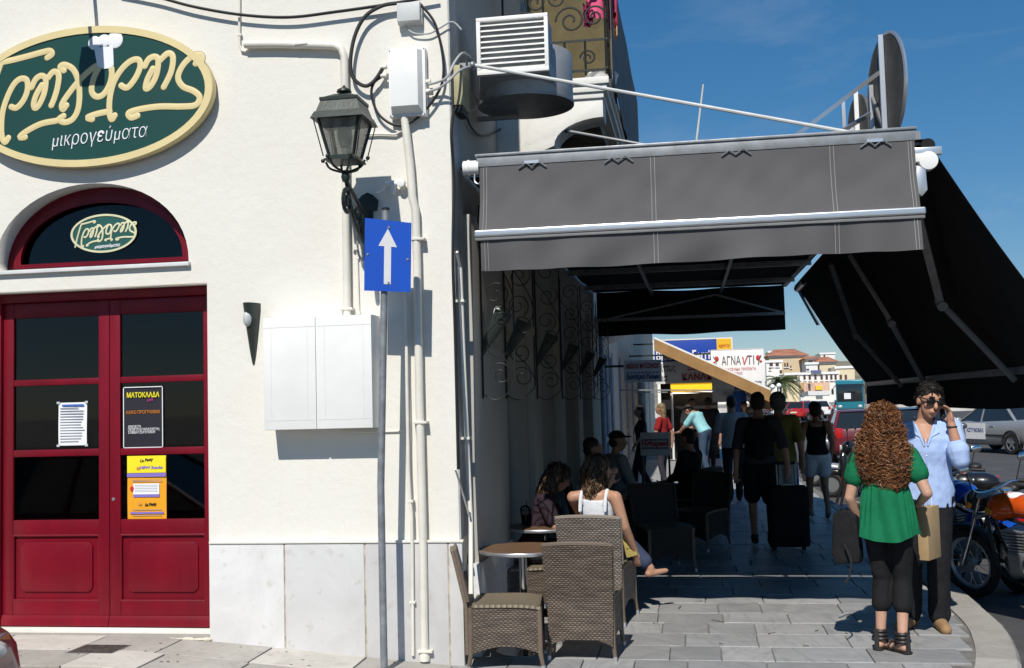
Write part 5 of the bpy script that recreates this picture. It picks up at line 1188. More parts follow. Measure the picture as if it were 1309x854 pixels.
M_leg = mat('brown lacquered leg', (.16,.12,.085), .5, var=.2); M_tip = mat('metal leg tip', (.5,.5,.5), .4, metal=.6, var=0)
M_wickd = weave_mat('shaded brown wicker', (.055,.043,.036), (.035,.028,.024), (.01,.008,.007))  # brown wicker again, darkened in colour for the chairs in shade
CG = 'wicker chairs of the pavement cafe'
def wicker_chair(label, wm=None, group=CG, name='wicker_chair'):
    wm = wm or M_wick
    t = thing(name, label, 'chair', (0,0,0), group)
    hw, hd, zs, zt_ = .24, .25, .44, .84
    def back(u, v):                                         # v 0 at the foot of the skirt, 1 at the top
        x = (u-.5)*2; w_ = hw*(1.0-.05*(1-v)+.04*v); z = .11+(zt_-.11)*v
        lean = max(0, z-zs)*.22; bow = .035*(1-x*x)*(.3+.7*v)
        z += -.012*x*x*(v > .95) + (.06*(1-x*x) if v == 0 else 0)*1.0
        return (x*w_, -hd-.01-lean-bow*.6+.0, z)
    m = MB(); m.grid(lambda u, v: back(1-u, v), 14, 16, .5, .78, thick=.024); m.build('backrest', wm, t, angle=50)
    rim = [back(0,k/10) for k in range(5,11)]+[back(k/10,1) for k in range(1,10)]+[back(1,1-k/10) for k in range(0,6)]
    m = MB(); m.tube([Vector(p)+Vector((0,.012,0)) for p in rim], .014, 8); m.build('back_rim', wm if wm else M_leg, t)
    m = MB(); m.grid(lambda u, v: ((u-.5)*2*hw*(1+.04*v), -hd+.02+(2*hd-.02)*v, zs+.012-.022*math.sin(math.pi*u)*math.sin(math.pi*v)-(.02*v**6)), 12, 12, .5, .5, thick=.02); m.build('seat', M_seat, t)
    def skirt(pa, pb, uw):
        def f(u, v): p = Vector(pa).lerp(Vector(pb), u); low = .11+.055*math.sin(math.pi*u); return (p.x, p.y, low+(zs-low)*v)
        m = MB(); m.grid(f, 12, 8, uw, .33, thick=.014); m.build('skirt', wm, t)
    skirt((-hw*.98,hd,0),(-hw*.98,-hd,0),.5); skirt((hw*.98,-hd,0),(hw*.98,hd,0),.5); skirt((hw,hd,0),(-hw,hd,0),.5)
    for sx in (-1,1):
        for sy in (-1,1):
            m = MB(); m.tube([(sx*hw*.95,sy*hd*.97,.43),(sx*hw*.95,sy*hd*.97,.12),(sx*hw*1.0,sy*hd*1.04,.03)], [.018,.018,.014], 8); l = m.build('leg', M_leg, t)
            m = MB(); m.tube([(sx*hw*1.0,sy*hd*1.04,.035),(sx*hw*1.005,sy*hd*1.05,0)], .0155, 8); m.build('foot_cap', M_tip, l)
    return t
ch = wicker_chair('brown wicker chair nearest the camera with its back to us')
place(ch, (-.775, 7.56, 0), R(-3)); ch.scale = (.92, .92, .93)
def chair(x, y, rz, label, wm=None):
    if wm is None: c = copy_tree(ch)
    else:
        c = wicker_chair(label, wm)
    return place(c, (x, y, 0), rz, label)
chair(-1.27, 7.25, R(-84), 'empty brown wicker chair by the wall corner seen from its side')
chair(-.78, 8.72, R(-8), 'pale wicker chair in which the woman in white sits', M_wick2)
chair(-1.36, 8.8, R(-66), 'wicker chair of the woman in dark top, by the wall')
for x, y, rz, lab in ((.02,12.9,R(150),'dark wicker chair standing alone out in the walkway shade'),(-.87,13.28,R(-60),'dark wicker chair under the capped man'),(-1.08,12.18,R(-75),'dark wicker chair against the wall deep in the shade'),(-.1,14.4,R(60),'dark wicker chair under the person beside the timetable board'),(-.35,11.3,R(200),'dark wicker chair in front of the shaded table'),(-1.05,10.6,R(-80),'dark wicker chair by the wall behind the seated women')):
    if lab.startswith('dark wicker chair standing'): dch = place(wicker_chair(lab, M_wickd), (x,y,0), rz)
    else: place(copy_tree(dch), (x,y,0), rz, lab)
M_top = mat('brown table top', (.20,.115,.065), .35, var=.25, vs=5, stretch=(1,8,1)); M_chrome = mat('chrome', (.7,.7,.7), .15, metal=1, var=0)
def cafe_table(label, loc):
    t = thing('cafe_table', label, 'table', (0,0,0), 'small round cafe tables')
    m = MB(); m.lathe([(.285,.68),(.3,.69),(.3,.705),(.295,.71)], 40); m.build('table_top', M_top, t)
    m = MB(); m.lathe([(.3015,.684),(.304,.69),(.304,.702),(.3015,.707)], 40); m.build('rim', M_alu, t)
    m = MB(); m.tube([(0,0,.02),(0,0,.68)], .028, 16); m.build('column', M_chrome, t)
    m = MB(); m.lathe([(.2,0),(.2,.012),(.05,.03),(.03,.05)], 28); m.build('base', M_chrome, t)
    return place(t, loc)
a = atZ(668, 700, .71); tb1 = cafe_table('empty round brown table between the near wicker chairs', (a.x+.0, a.y, 0))
a2 = atZ(694, 672, .71); cafe_table('round brown table with the plastic cup between the two women', (a2.x, a2.y, 0))
place(copy_tree(tb1), (-.55, 12.6, 0), 0, 'round table deep in the shade beside the capped man')
# cup
c = atZ(672, 671, .71)
t = thing('plastic_cup', 'clear plastic cup of iced coffee with domed lid on the table', 'cup', (c.x, c.y, .71))
M_clear = glass_mat('clear plastic', (.95,.95,.95), .05, .8)
m = MB(); m.lathe([(.028,.0),(.043,.115)], 20, (c.x,c.y,.711)); m.build('cup_wall', M_clear, t)
m = MB(); m.lathe([(.026,.003),(.038,.085)], 20, (c.x,c.y,.711)); m.build('drink', mat('iced coffee', (.07,.03,.012), .3, var=.2), t)
m = MB(); m.lathe([(.045,.115),(.045,.121),(.04,.14),(.028,.155),(.012,.16)], 20, (c.x,c.y,.711)); m.build('lid', M_clear, t)
m = MB(); m.tube([(c.x,c.y,.75),(c.x+.012,c.y,.91)], .004, 6); m.build('straw', M_black, t)
# black bin bag / bench shade beside the wall: low black leather pouffe
p = atX(655, 640, CX+.2)

# ================================================================== VEHICLES
M_tyre = mat('tyre', (.016,.016,.017), .8, var=.2); M_rim = mat('alloy rim', (.45,.46,.47), .35, metal=.8, var=.1); M_cglass = mat('car glass', (.016,.02,.022), .06, var=0, spec=.8, coat=.5)
M_tail = mat('tail lamp red', (.45,.012,.012), .25, var=.1, coat=.5); M_head = mat('head lamp', (.55,.57,.58), .12, var=.05, coat=.6); M_plastic = mat('black plastic', (.022,.022,.024), .55, var=.15)
def wheel(parent, c, r, w, ax=(0,1,0), spokes=5, name='wheel'):
    ax = Vector(ax); c = Vector(c); m = MB(); u = Vector((0,0,1)); v = ax.cross(u).normalized(); n = 28
    prof = [(r*.66,-w/2),(r*.93,-w/2),(r,-w*.3),(r,w*.3),(r*.93,w/2),(r*.66,w/2)]
    vs_ = [c+ax*d+(u*math.cos(2*math.pi*k/n)+v*math.sin(2*math.pi*k/n))*q for q, d in prof for k in range(n)]
    fs = [(i*n+k, i*n+(k+1)%n, ((i+1)%6)*n+(k+1)%n, ((i+1)%6)*n+k) for i in range(6) for k in range(n)]
    m._add(vs_, fs); tyre = m.build(name, M_tyre, parent)
    m = MB(); m.tube([c-ax*w*.28, c+ax*w*.28], r*.22, 14)
    for s in (-1,1):
        m.tube([c+ax*s*w*.36+(u*math.cos(2*math.pi*k/24)+v*math.sin(2*math.pi*k/24))*r*.64 for k in range(24)], r*.055, 6, closed=True)
        for k in range(spokes):
            a = 2*math.pi*k/spokes; d = u*math.cos(a)+v*math.sin(a); m.bar(c+ax*s*w*.3+d*r*.12, c+ax*s*w*.36+d*r*.63, r*.17, r*.06, up=ax)
    m.build('rim', M_rim, tyre)
    return tyre
def car(name, label, loc, rz, paint, kind='hatch', L=4.1, Wd=1.7, H=1.45, group=None, plate='ZZZ'):
    """local frame: nose towards +X, origin on the road under the middle"""
    t = thing(name, label, 'car', (0,0,0), group)
    h = L/2; b = Wd/2
    if kind == 'hatch': st = [(-h,.40,.80,.80),(-h*.97,.34,.96,.9),(-h*.80,.28,.98,.97),(-h*.3,.24,.96,1.0),(h*.3,.24,.95,1.0),(h*.55,.26,.93,.99),(h*.8,.28,.84,.95),(h*.95,.32,.72,.86),(h,.40,.58,.72)]; cab = [(-h*.93,.97,.80),(-h*.72,H,.66),(-h*.1,H,.68),(h*.12,H-.04,.66),(h*.52,.94,.80)]
    else: st = [(-h,.42,.86,.78),(-h*.97,.36,.98,.9),(-h*.8,.30,1.0,.96),(-h*.3,.25,.97,1.0),(h*.3,.25,.96,1.0),(h*.55,.27,.92,.99),(h*.8,.29,.84,.94),(h*.95,.33,.72,.85),(h,.42,.58,.7)]; cab = [(-h*.66,.99,.80),(-h*.38,H,.66),(-h*.0,H,.68),(h*.1,H-.03,.66),(h*.46,.95,.82)]
    body = MB(); ring = []
    for (x, z0, z1, wf) in st:
        w_ = b*wf; zm = z0+(z1-z0)*.55
        ring.append([(x,-w_*.88,z0),(x,-w_*.98,z0+.08),(x,-w_,zm),(x,-w_*.97,z1-.07),(x,-w_*.88,z1),(x,0,z1+.03),(x,w_*.88,z1),(x,w_*.97,z1-.07),(x,w_,zm),(x,w_*.98,z0+.08),(x,w_*.88,z0)])
    k = len(ring[0]); body._add([p for r_ in ring for p in r_], [(i*k+j, i*k+(j+1)%k, (i+1)*k+(j+1)%k, (i+1)*k+j) for i in range(len(ring)-1) for j in range(k)]+[tuple(range(k-1,-1,-1)), tuple((len(ring)-1)*k+j for j in range(k))])
    body.build('body', paint, t, angle=50)
    cb = MB(); ring = []
    for (x, z, wf) in cab: ring.append((x, z, wf))
    # glasshouse as a solid of dark glass, roof skin and pillars over it
    zb = .93
    base = [(cab[0][0],b*.86),(cab[1][0],b*.9),(cab[2][0],b*.92),(cab[3][0],b*.92),(cab[4][0],b*.86)]
    vs_ = []
    for (x, z, wf), (bx, bw) in zip(cab, base): vs_ += [(x,-b*wf if z > 1.1 else -bw,z),(x,b*wf if z > 1.1 else bw,z),(bx,-bw,zb),(bx,bw,zb)]
    fs = []
    for i in range(4):
        a_, c_ = i*4, (i+1)*4
        fs += [(a_,a_+1,c_+1,c_),(a_+2,a_,c_,c_+2),(a_+1,a_+3,c_+3,c_+1)]
    fs += [(0,2,3,1),(16,17,19,18)]
    cb._add(vs_, fs); cb.build('windows', M_cglass, t, angle=25)
    rf = MB(); rr = [(cab[1][0]-.05,cab[1][1]-.02,.66),(cab[1][0]+.1,H+.015,.67),(cab[2][0],H+.02,.69),(cab[3][0]-.03,H-.015,.67)]
    vs_ = []
    for x, z, wf in rr: vs_ += [(x,-b*wf-.012,z-.05),(x,-b*wf*.9,z+.006),(x,0,z+.018),(x,b*wf*.9,z+.006),(x,b*wf+.012,z-.05)]
    rf._add(vs_, [(i*5+j,i*5+j+1,(i+1)*5+j+1,(i+1)*5+j) for i in range(3) for j in range(4)]); rf.build('roof', paint, t, angle=60)
    for s in (-1,1):
        for i, j, r_ in ((0,1,.05),(2,2,.028),(3,4,.035)):
            (x0,z0,w0),(x1,z1,w1) = cab[i], cab[j]
            p0 = (x0, s*(b*w0 if z0 > 1.1 else base[i][1]), z0); p1 = (x1, s*(b*w1 if z1 > 1.1 else base[j][1]), z1)
            if i == j: p0 = (x0, s*(b*w0), z0-.02); p1 = (x0-.05, s*base[i][1], zb)
            m = MB(); m.bar(p0, p1, r_*1.6, .04); m.build('pillar', paint, t)
        m = MB(); m.ell((h*.36, s*(b+.09), 1.0), (.06,.1,.075), 12); m.build('mirror', paint, t)
        m = MB(); m.ell((h*.945, s*b*.55, .64), (.085,.16,.07), 14); m.build('headlight', M_head, t)
        m = MB(); m.box((-h-.012,s*b*.62-.13,.72),(-h+.16,s*b*.62+.13,.92)) if kind != 'hatch' else m.box((-h-.005,s*b*.74-.1,.74),(-h+.14,s*b*.74+.1,1.0)); m.build('taillight', M_tail, t, bevel=.02, seg=2)
        for x in (-L*.31, L*.315): wheel(t, (x, s*(b-.1), .31), .31, .2)
        for x in (-L*.31, L*.315):
            m = MB(); m.tube([(x+.37*math.cos(a), s*(b*.985), .31+.37*math.sin(a)) for a in [math.pi*q/12 for q in range(13)]], .03, 6); m.build('wheel_arch', M_plastic, t)
        m = MB(); m.box((-.25*L*.6,s*b*.99-.012,.80),(-.25*L*.6+.16,s*b*.99+.012,.83)); m.build('door_handle', paint, t)
        m = MB(); m.box((-L*.26,s*b*1.0-.014,.52),(L*.26,s*b*1.0+.008,.57)); m.build('side_strip', M_plastic, t)
    m = MB(); m.box((-h-.05,-b*.78,.36),(-h+.1,b*.78,.58)); m.build('rear_bumper', paint, t, bevel=.04, seg=3)
    m = MB(); m.box((h-.12,-b*.72,.34),(h+.03,b*.72,.52)); m.build('front_bumper', paint, t, bevel=.04, seg=3)
    m = MB(); m.box((h-.1,-b*.42,.54),(h+.012,b*.42,.66)); m.build('grille', M_plastic, t, bevel=.01)
    m = MB(); m.box((-h-.065,-.26,.66 if kind != 'hatch' else .62),(-h+.02,.26,.77 if kind != 'hatch' else .73)); m.build('number_plate', mat('plate', (.75,.72,.5), .5, var=.05), t)
    return place(t, loc, rz)
paint = lambda n, c, me=0: mat(n, c, .28, metal=me, var=.06, vs=2, coat=.6)
maroon = paint('maroon car paint', (.13,.018,.025)); silver = paint('silver car paint', (.42,.43,.44), .5); greyp = paint('dark grey car paint', (.12,.13,.14), .4); whitep = paint('white car paint', (.72,.72,.71)); redp = paint('red car paint', (.42,.02,.02)); bluep = paint('navy car paint', (.03,.04,.08)); 
RZ = -.12
c = atZ(1085, 596, RZ); car('parked_car', 'maroon hatchback parked by the kerb behind the woman in white shorts', (c.x+.45, c.y+1.6, RZ), R(88), maroon, 'hatch', 4.0, 1.72, 1.42)
c = atZ(1196, 600, RZ); car('grey_car', 'dark grey car driving towards us behind the man in blue', (c.x, c.y+1.8, RZ), R(-92), greyp, 'hatch', 4.0, 1.72, 1.45)
c = atZ(1292, 582, RZ); pc = car('patrol_car', 'silver saloon patrol car with white door panel at the right edge', (c.x+.35, c.y+1.9, RZ), R(113), silver, 'saloon', 4.5, 1.76, 1.46)
# white marking panel on the patrol car's left flank with its lettering
m = MB(); m.box((-.3,.884,.42),(.62,.892,.90)); m.build('door_panel', M_swhite, pc).matrix_parent_inverse.identity()
tt = text('ΑΣΤΥΝΟΜΙΑ', .16, M_sblue, None, (.16,.896,.68), rot=(math.pi/2,0,math.pi), fit=.8, bold=.004); tt.parent = pc
m = MB(); m.box((-.12,-.5,1.48),(.12,.5,1.58)); q = m.build('light_bar', mat('light bar blue', (.02,.06,.4), .3), None, bevel=.02); q.parent = pc
for i, (px_, yy, Yd, pt, kd, rz, lab) in enumerate(((1046,527,96,whitep,'hatch',92,'small white hatchback far down the quay'),(1029,527,88,redp,'hatch',60,'red hatchback far down the quay'),(1012,524,92,bluep,'hatch',40,'dark blue car far down the quay beside the red one'),(1075,522,112,silver,'hatch',85,'silver car far down the quay by the bus'),(995,524,110,greyp,'saloon',20,'grey saloon far down the quay below the palm'),(1035,519,118,whitep,'saloon',10,'white saloon parked sideways at the far quay wall'))):
    p = atY(px_, yy, Yd); car('far_car', lab, (p.x, Yd, RZ), R(rz), pt, kd, 4.0, 1.7, 1.46, 'cars on the far quay')
# dark red car whose nose just enters the picture at the lower left
car('near_car', 'dark red car whose corner shows at the lower left edge', (-5.5, 4.66, RZ), R(-2), paint('dark red car paint', (.10,.006,.014)), 'hatch', 4.1, 1.7, 1.46)
# bus
def bus(label, loc, rz):
    t = thing('coach', label, 'bus', (0,0,0)); teal = paint('teal coach paint', (.02,.19,.25)); L, b, H = 11.0, 1.25, 3.35
    m = MB(); m.box((-L/2,-b,.35),(L/2,b,H)); m.build('body', teal, t, bevel=.14, seg=3)
    for s in (-1,1):
        for k in range(6): m = MB(); x = -L/2+.7+k*1.65; m.box((x,s*b-.01,1.55),(x+1.5,s*b+.02,2.85)) if s > 0 else m.box((x,s*b-.02,1.55),(x+1.5,s*b+.01,2.85)); m.build('side_window', M_cglass, t)
        for x in (-3.3,3.4): wheel(t, (x,s*(b-.14),.5), .5, .28)
        m = MB(); m.bar((L/2+.05,s*b*.95,2.9),(L/2+.35,s*(b+.25),2.5),.05); m.box((L/2+.25,s*(b+.25)-.1,2.0),(L/2+.33,s*(b+.25)+.1,2.5)); m.split('mirror', M_plastic, t)
        m = MB(); m.ell((L/2-.0,s*.9,.85),(.06,.2,.14),12); m.build('headlight', M_head, t)
    m = MB(); m.box((L/2-.02,-b*.92,1.3),(L/2+.02,b*.92,2.95)); m.build('windscreen', M_cglass, t, bevel=.03)
    m = MB(); m.box((L/2-.01,-.5,1.55),(L/2+.035,.1,2.1)); m.build('screen_notice', M_swhite, t)
    m = MB(); m.box((L/2-.1,-b*.95,.3),(L/2+.06,b*.95,.65)); m.build('bumper', M_plastic, t, bevel=.04)
    m = MB(); m.box((-4,-b-.012,1.1),(4.5,-b-.002,1.4)); m.box((-4,b+.002,1.1),(4.5,b+.012,1.4)); m.split('stripe', paint('coach blue', (.03,.1,.4)), t)
    return place(t, loc, rz)
p = atZ(1082, 533, RZ); bus('teal blue coach on the quay road below the side awning', (15.6, 112, RZ), R(-102))

# ---------------------------------------------------------------- motorcycles
def motorcycle(name, label, loc, rz, tank, kind='bike', lean=.0, group='motorcycles parked along the kerb', frame=None, plate=False):
    """local: nose +X, stands on z=0; leans to its left (+Y)"""
    t = thing(name, label, 'motorcycle', (0,0,0), group)
    B = MB; r = .31; fw, rw_ = (.70,0,r), (-.68,0,r)
    def wh(c, nm, w):
        m = B(); n = 32; c = Vector(c)
        m.tube([c+Vector((math.cos(2*math.pi*k/n)*(r-w*.5),0,math.sin(2*math.pi*k/n)*(r-w*.5))) for k in range(n)], w*.52, 8, closed=True); ty = m.build(nm, M_tyre, t)
        m = B(); m.tube([c+Vector((math.cos(2*math.pi*k/n)*(r-w-.01),0,math.sin(2*math.pi*k/n)*(r-w-.01))) for k in range(n)], .02, 6, closed=True); m.build('rim', M_alu, ty)
        m = B()
        for k in range(18):
            a = 2*math.pi*k/18; s = 1 if k % 2 else -1; m.tube([c+Vector((math.cos(a+.3)*.03,s*.04,math.sin(a+.3)*.03)), c+Vector((math.cos(a)*(r-w-.01),0,math.sin(a)*(r-w-.01)))], .003, 4)
        o_ = m.build('spokes', M_alu, ty); o_['kind'] = 'stuff'
        m = B(); m.cyl(c+Vector((0,-.06,0)), c+Vector((0,.06,0)), .035, n=14); m.cyl(c+Vector((0,.045,0)), c+Vector((0,.05,0)), .085, n=24); m.build('hub', M_grey, ty)
    wh(fw, 'front_wheel', .08); wh(rw_, 'rear_wheel', .12)
    hd = Vector((.42,0,.86))
    for s in (-1,1):
        m = B(); a = Vector((fw[0],s*.085,fw[2])); b = hd+Vector((.0,s*.085,.08)); m.cyl(a, a.lerp(b,.42), .027, n=10); m.cyl(a.lerp(b,.42), b, .019, n=10); m.build('fork_leg', M_chrome, t)
    m = B(); m.bar(hd+Vector((-.02,-.12,.08)), hd+Vector((-.02,.12,.08)), .05,.03); m.bar(hd+Vector((.04,-.12,-.1)), hd+Vector((.04,.12,-.1)), .05,.03); m.split('fork_yoke', M_grey, t)
    m = B(); m.tube(spline([(.25,-.37,1.0),(.34,-.25,1.02),(.4,-.1,.97),(.4,.1,.97),(.34,.25,1.02),(.25,.37,1.0)],4), .012, 8); m.build('handlebar', M_chrome, t)
    for s in (-1,1):
        m = B(); m.tube([(.24,s*.38,1.0),(.31,s*.28,1.02)], .018, 10); m.build('grip', M_plastic, t)
        m = B(); m.tube([(.32,s*.27,1.02),(.3,s*.34,1.2)], .006, 6); mi = m.build('mirror', M_plastic, t); m = B(); m.ell((.3,s*.36,1.22), (.015,.06,.04), 10); m.build('mirror_glass', M_chrome, mi)
        m = B(); m.ell((.45,s*.2,.88), (.03,.025,.03), 8); m.build('indicator', mat('amber lens', (.6,.2,.01), .3), t)
    m = B(); m.ell((.52,0,.88), (.1,.1,.1), 16); m.build('headlight', M_plastic, t); m = B(); m.ell((.58,0,.88), (.05,.085,.085), 16); m.build('headlight_glass', M_head, t)
    # frame tubes
    m = B()
    for s in (-1,1):
        m.tube(spline([hd+Vector((-.02,s*.03,-.05)),(.1,s*.08,.75),(-.3,s*.1,.7),(-.75,s*.09,.76)],5), .016, 8)
        m.tube(spline([hd+Vector((0,s*.03,-.1)),(.32,s*.09,.35),(.1,s*.1,.22),(-.25,s*.1,.25),(-.3,s*.1,.65)],5), .016, 8)
        m.tube([(-.25,s*.1,.33),(rw_[0],s*.1,r)], .02, 8); m.tube([(-.45,s*.12,.68),(rw_[0]+.03,s*.12,r+.03)], .018, 8)
    m.split('frame_tube', frame or M_iron, t)
    # tank: rounded teardrop
    tk = B()
    for (c, rr) in (((.2,0,.86),(.2,.145,.12)),((.02,0,.86),(.2,.13,.105)),((.27,0,.82),(.12,.13,.1))): tk.ell(c, rr, 18)
    part('fuel_tank', fuse(tk, .012, 6), tank, t)
    m = B(); m.cyl((.2,0,.975),(.2,0,.995),.045,n=18); m.build('tank_cap', M_chrome, t)
    st_ = B()
    for (c, rr) in (((-.2,0,.8),(.2,.125,.055)),((-.5,0,.84),(.24,.12,.06)),((-.7,0,.87),(.1,.09,.05))): st_.ell(c, rr, 16)
    part('seat', fuse(st_, .014, 5), mat('black seat vinyl', (.02,.02,.021), .5, var=.1), t)
    # engine
    m = B(); m.box((-.22,-.13,.27),(.2,.13,.5)); m.build('crankcase', M_grey, t, bevel=.04, seg=3)
    for k in range(7): m = B(); z = .5+k*.026; m.box((-.05+.01*k,-.12,z),(.17+.01*k,.12,z+.012)); m.build('cooling_fin', M_grey, t)
    for s in (-1,1): m = B(); m.cyl((-.08,s*.13,.38),(-.08,s*.16,.38),.1,n=20); m.build('engine_cover', M_chrome, t)
    m = B(); m.tube(spline([(.2,-.08,.56),(.33,-.1,.45),(.25,-.15,.27),(-.1,-.17,.26),(-.45,-.17,.3),(-.85,-.18,.38)],6), [.022]*18+[.024]*3+[.04]*9+[.036], 10); m.build('exhaust', M_chrome, t)
    m = B(); m.tube([(fw[0]+(r+.03)*math.cos(a), 0, fw[2]+(r+.03)*math.sin(a)) for a in [R(30+q*9) for q in range(13)]], .05, 8); k0 = 0
    for i in range(len(m.v)): v = Vector(m.v[i]); d = v-Vector(fw); l = math.hypot(d.x,d.z); f = (r+.03+(l-r-.03)*.35)/l; m.v[i] = (fw[0]+d.x*f, d.y*1.25, fw[2]+d.z*f)
    m.build('front_mudguard', tank if kind != 'trail' else M_plastic, t)
    m = B(); m.tube([(rw_[0]+(r+.05)*math.cos(a), 0, rw_[2]+(r+.05)*math.sin(a)) for a in [R(70+q*9) for q in range(12)]], .06, 8)
    for i in range(len(m.v)): v = Vector(m.v[i]); d = v-Vector(rw_); l = math.hypot(d.x,d.z); f = (r+.05+(l-r-.05)*.35)/l; m.v[i] = (rw_[0]+d.x*f, d.y*1.2, rw_[2]+d.z*f)
    m.build('rear_mudguard', tank, t)
    m = B(); m.box((-1.0,-.05,.68),(-.94,.05,.75)); m.build('tail_lamp', M_tail, t, bevel=.01)
    for s in (-1,1): m = B(); m.ell((-.28,s*.12,.62), (.14,.03,.1), 12); m.build('side_panel', tank, t)
    m = B(); m.tube([(-.1,.12,.28),(-.2,.34,.0)], .012, 8); m.build('side_stand', M_iron, t)
    if plate: m = B(); m.box((-1.03,-.1,.48),(-1.015,.1,.64)); m.build('number_plate', M_swhite, t)
    t.location = loc; t.rotation_euler = (R(-lean), 0, rz)
    return t
def scooter(name, label, loc, rz, pt, group='motorcycles parked along the kerb'):
    t = thing(name, label, 'scooter', (0,0,0), group); B = MB; r = .23
    for c, nm in (((.62,0,r),'front_wheel'),((-.58,0,r),'rear_wheel')):
        m = B(); m.tube([Vector(c)+Vector((math.cos(2*math.pi*k/24)*(r-.055),0,math.sin(2*math.pi*k/24)*(r-.055))) for k in range(24)], .055, 8, closed=True); ty = m.build(nm, M_tyre, t)
        m = B(); m.cyl(Vector(c)+Vector((0,-.03,0)), Vector(c)+Vector((0,.03,0)), r-.09, n=20); m.build('rim', M_rim, ty)
    f = B(); f.ell((-.52,0,.6),(.4,.17,.15),14); f.ell((-.35,0,.45),(.25,.17,.2),14); f.ell((.38,0,.6),(.09,.2,.32),14); f.ell((.3,0,.9),(.12,.18,.12),14); f.rcone((.35,0,.4),(-.3,0,.3),.1,.12); f.ell((.6,0,.46),(.2,.09,.07),12)
    part('bodywork', fuse(f, .018, 5), pt, t)
    s_ = B(); s_.ell((-.2,0,.75),(.22,.14,.06),14); s_.ell((-.55,0,.79),(.25,.14,.06),14); part('seat', fuse(s_, .016, 4), MATS['black seat vinyl'], t)
    m = B(); m.tube(spline([(.18,-.34,1.0),(.26,-.2,1.02),(.3,0,.98),(.26,.2,1.02),(.18,.34,1.0)],4), .016, 8); m.build('handlebar', M_plastic, t)
    for s in (-1,1): m = B(); m.tube([(.25,s*.25,1.02),(.24,s*.32,1.2)], .006, 6); m.ell((.24,s*.34,1.24),(.015,.06,.045),10); m.split('mirror', M_plastic, t)
    m = B(); m.ell((.42,0,.88),(.03,.1,.06),12); m.build('headlight', M_head, t); m = B(); m.ell((-.9,0,.62),(.03,.1,.05),10); m.build('tail_lamp', M_tail, t)
    m = B(); m.tube([(.62,.0,r),(.36,0,.8)], .03, 8); m.build('fork', M_grey, t); m = B(); m.tube([(-.2,-.17,.24),(-.75,-.2,.34)], .05, 10); m.build('exhaust', M_grey, t)
    m = B(); m.tube([(-.1,.1,.2),(-.16,.28,.0)], .012, 8); m.build('side_stand', M_iron, t)
    return place(t, loc, rz)
M_orange = paint('orange tank paint', (.55,.075,.008)); M_bluet = paint('blue tank paint', (.008,.07,.42)); M_blackt = paint('black tank paint', (.012,.012,.014)); M_redt = paint('red tank paint', (.35,.012,.012))
def park(fn, name, label, front, az, pt, *a, **k):
    """front = where the front tyre stands; az = heading in degrees"""
    d = Vector((math.cos(R(az)), math.sin(R(az)), 0)); o = Vector(front)-d*.70
    return fn(name, label, (o.x, o.y, RZ), R(az), pt, *a, **k)
c = atZ(1247, 763, RZ)
mo = park(motorcycle, 'orange_motorcycle', 'orange motorcycle with a white disc on its tank at the right edge', (c.x, c.y, 0), 125, M_orange, 'trail', 7)
m = MB(); m.ell((.13,-.0,.945), (.1,.08,.03), 18); q = m.build('tank_disc', M_swhite, None); q.parent = mo
m = MB(); m.ell((.3,.0,.82), (.12,.135,.06), 12); q = m.build('yellow_flash', mat('tank yellow', (.6,.3,.02), .4), None); q.parent = mo
park(motorcycle, 'blue_motorcycle', 'blue motorcycle half hidden behind the orange one', (c.x+.1, c.y+1.55, 0), 104, M_bluet, 'trail', 9)
park(motorcycle, 'black_motorcycle', 'long black motorcycle behind the blue one at the kerb', (c.x+.0, c.y+2.5, 0), 165, M_blackt, 'bike', 8)
scooter('white_scooter', 'white scooter at the right edge beyond the orange motorcycle', (c.x+1.75, c.y+2.2, RZ), R(200), paint('white scooter paint', (.75,.75,.74)))
park(motorcycle, 'red_motorcycle', 'red and black motorcycle in front of the maroon car', (2.62, 18.4, 0), 150, M_redt, 'bike', 8)
park(motorcycle, 'black_roadster', 'black motorcycle parked nearest the maroon car in the shade', (2.6, 16.2, 0), 140, M_blackt, 'bike', 8)
scooter('dark_scooter', 'dark scooter parked at the kerb behind the woman in white shorts', (3.0, 20.4, RZ), R(160), M_blackt)
scooter('silver_scooter', 'silver scooter farthest along the kerb', (2.95, 23.0, RZ), R(165), silver)
# ================================================================== PEOPLE
M_skin = mat('tanned skin', (.43,.235,.155), .5, var=.12, vs=9, spec=.35); M_skin2 = mat('brown tone skin', (.36,.185,.115), .5, var=.12, vs=9, spec=.35)  # both are even skin tones
def fab(name, c, var=.14, rough=.85): return mat(name, c, rough, var=var, vs=5, bump=.25, bs=45, spec=.2)
def loft(mb, secs, n=22):
    vs_, fs = [], []
    for c, a, b in secs:
        for k in range(n): t = 2*math.pi*k/n; vs_.append(c+a*math.cos(t)+b*math.sin(t))
    for i in range(len(secs)-1):
        for k in range(n): fs.append((i*n+k, i*n+(k+1)%n, (i+1)*n+(k+1)%n, (i+1)*n+k))
    fs.append(tuple(range(n-1,-1,-1))); fs.append(tuple((len(secs)-1)*n+k for k in range(n))); mb._add(vs_, fs)
def default_pose():
    J = dict(pelvis=(0,0,.96), neck=(0,-.01,1.46), head=(0,.03,1.625), hf=(0,1,0), hu=(0,0,1))
    for s, n in ((1,'R'),(-1,'L')):
        J['sh'+n] = (s*.185,-.015,1.405); J['el'+n] = (s*.25,-.04,1.11); J['wr'+n] = (s*.265,.05,.87); J['hd'+n] = (0,.25,-1)
        J['hi'+n] = (s*.092,0,.92); J['kn'+n] = (s*.1,.03,.50); J['an'+n] = (s*.105,-.03,.085); J['to'+n] = (s*.13,.13,.03)
    return J
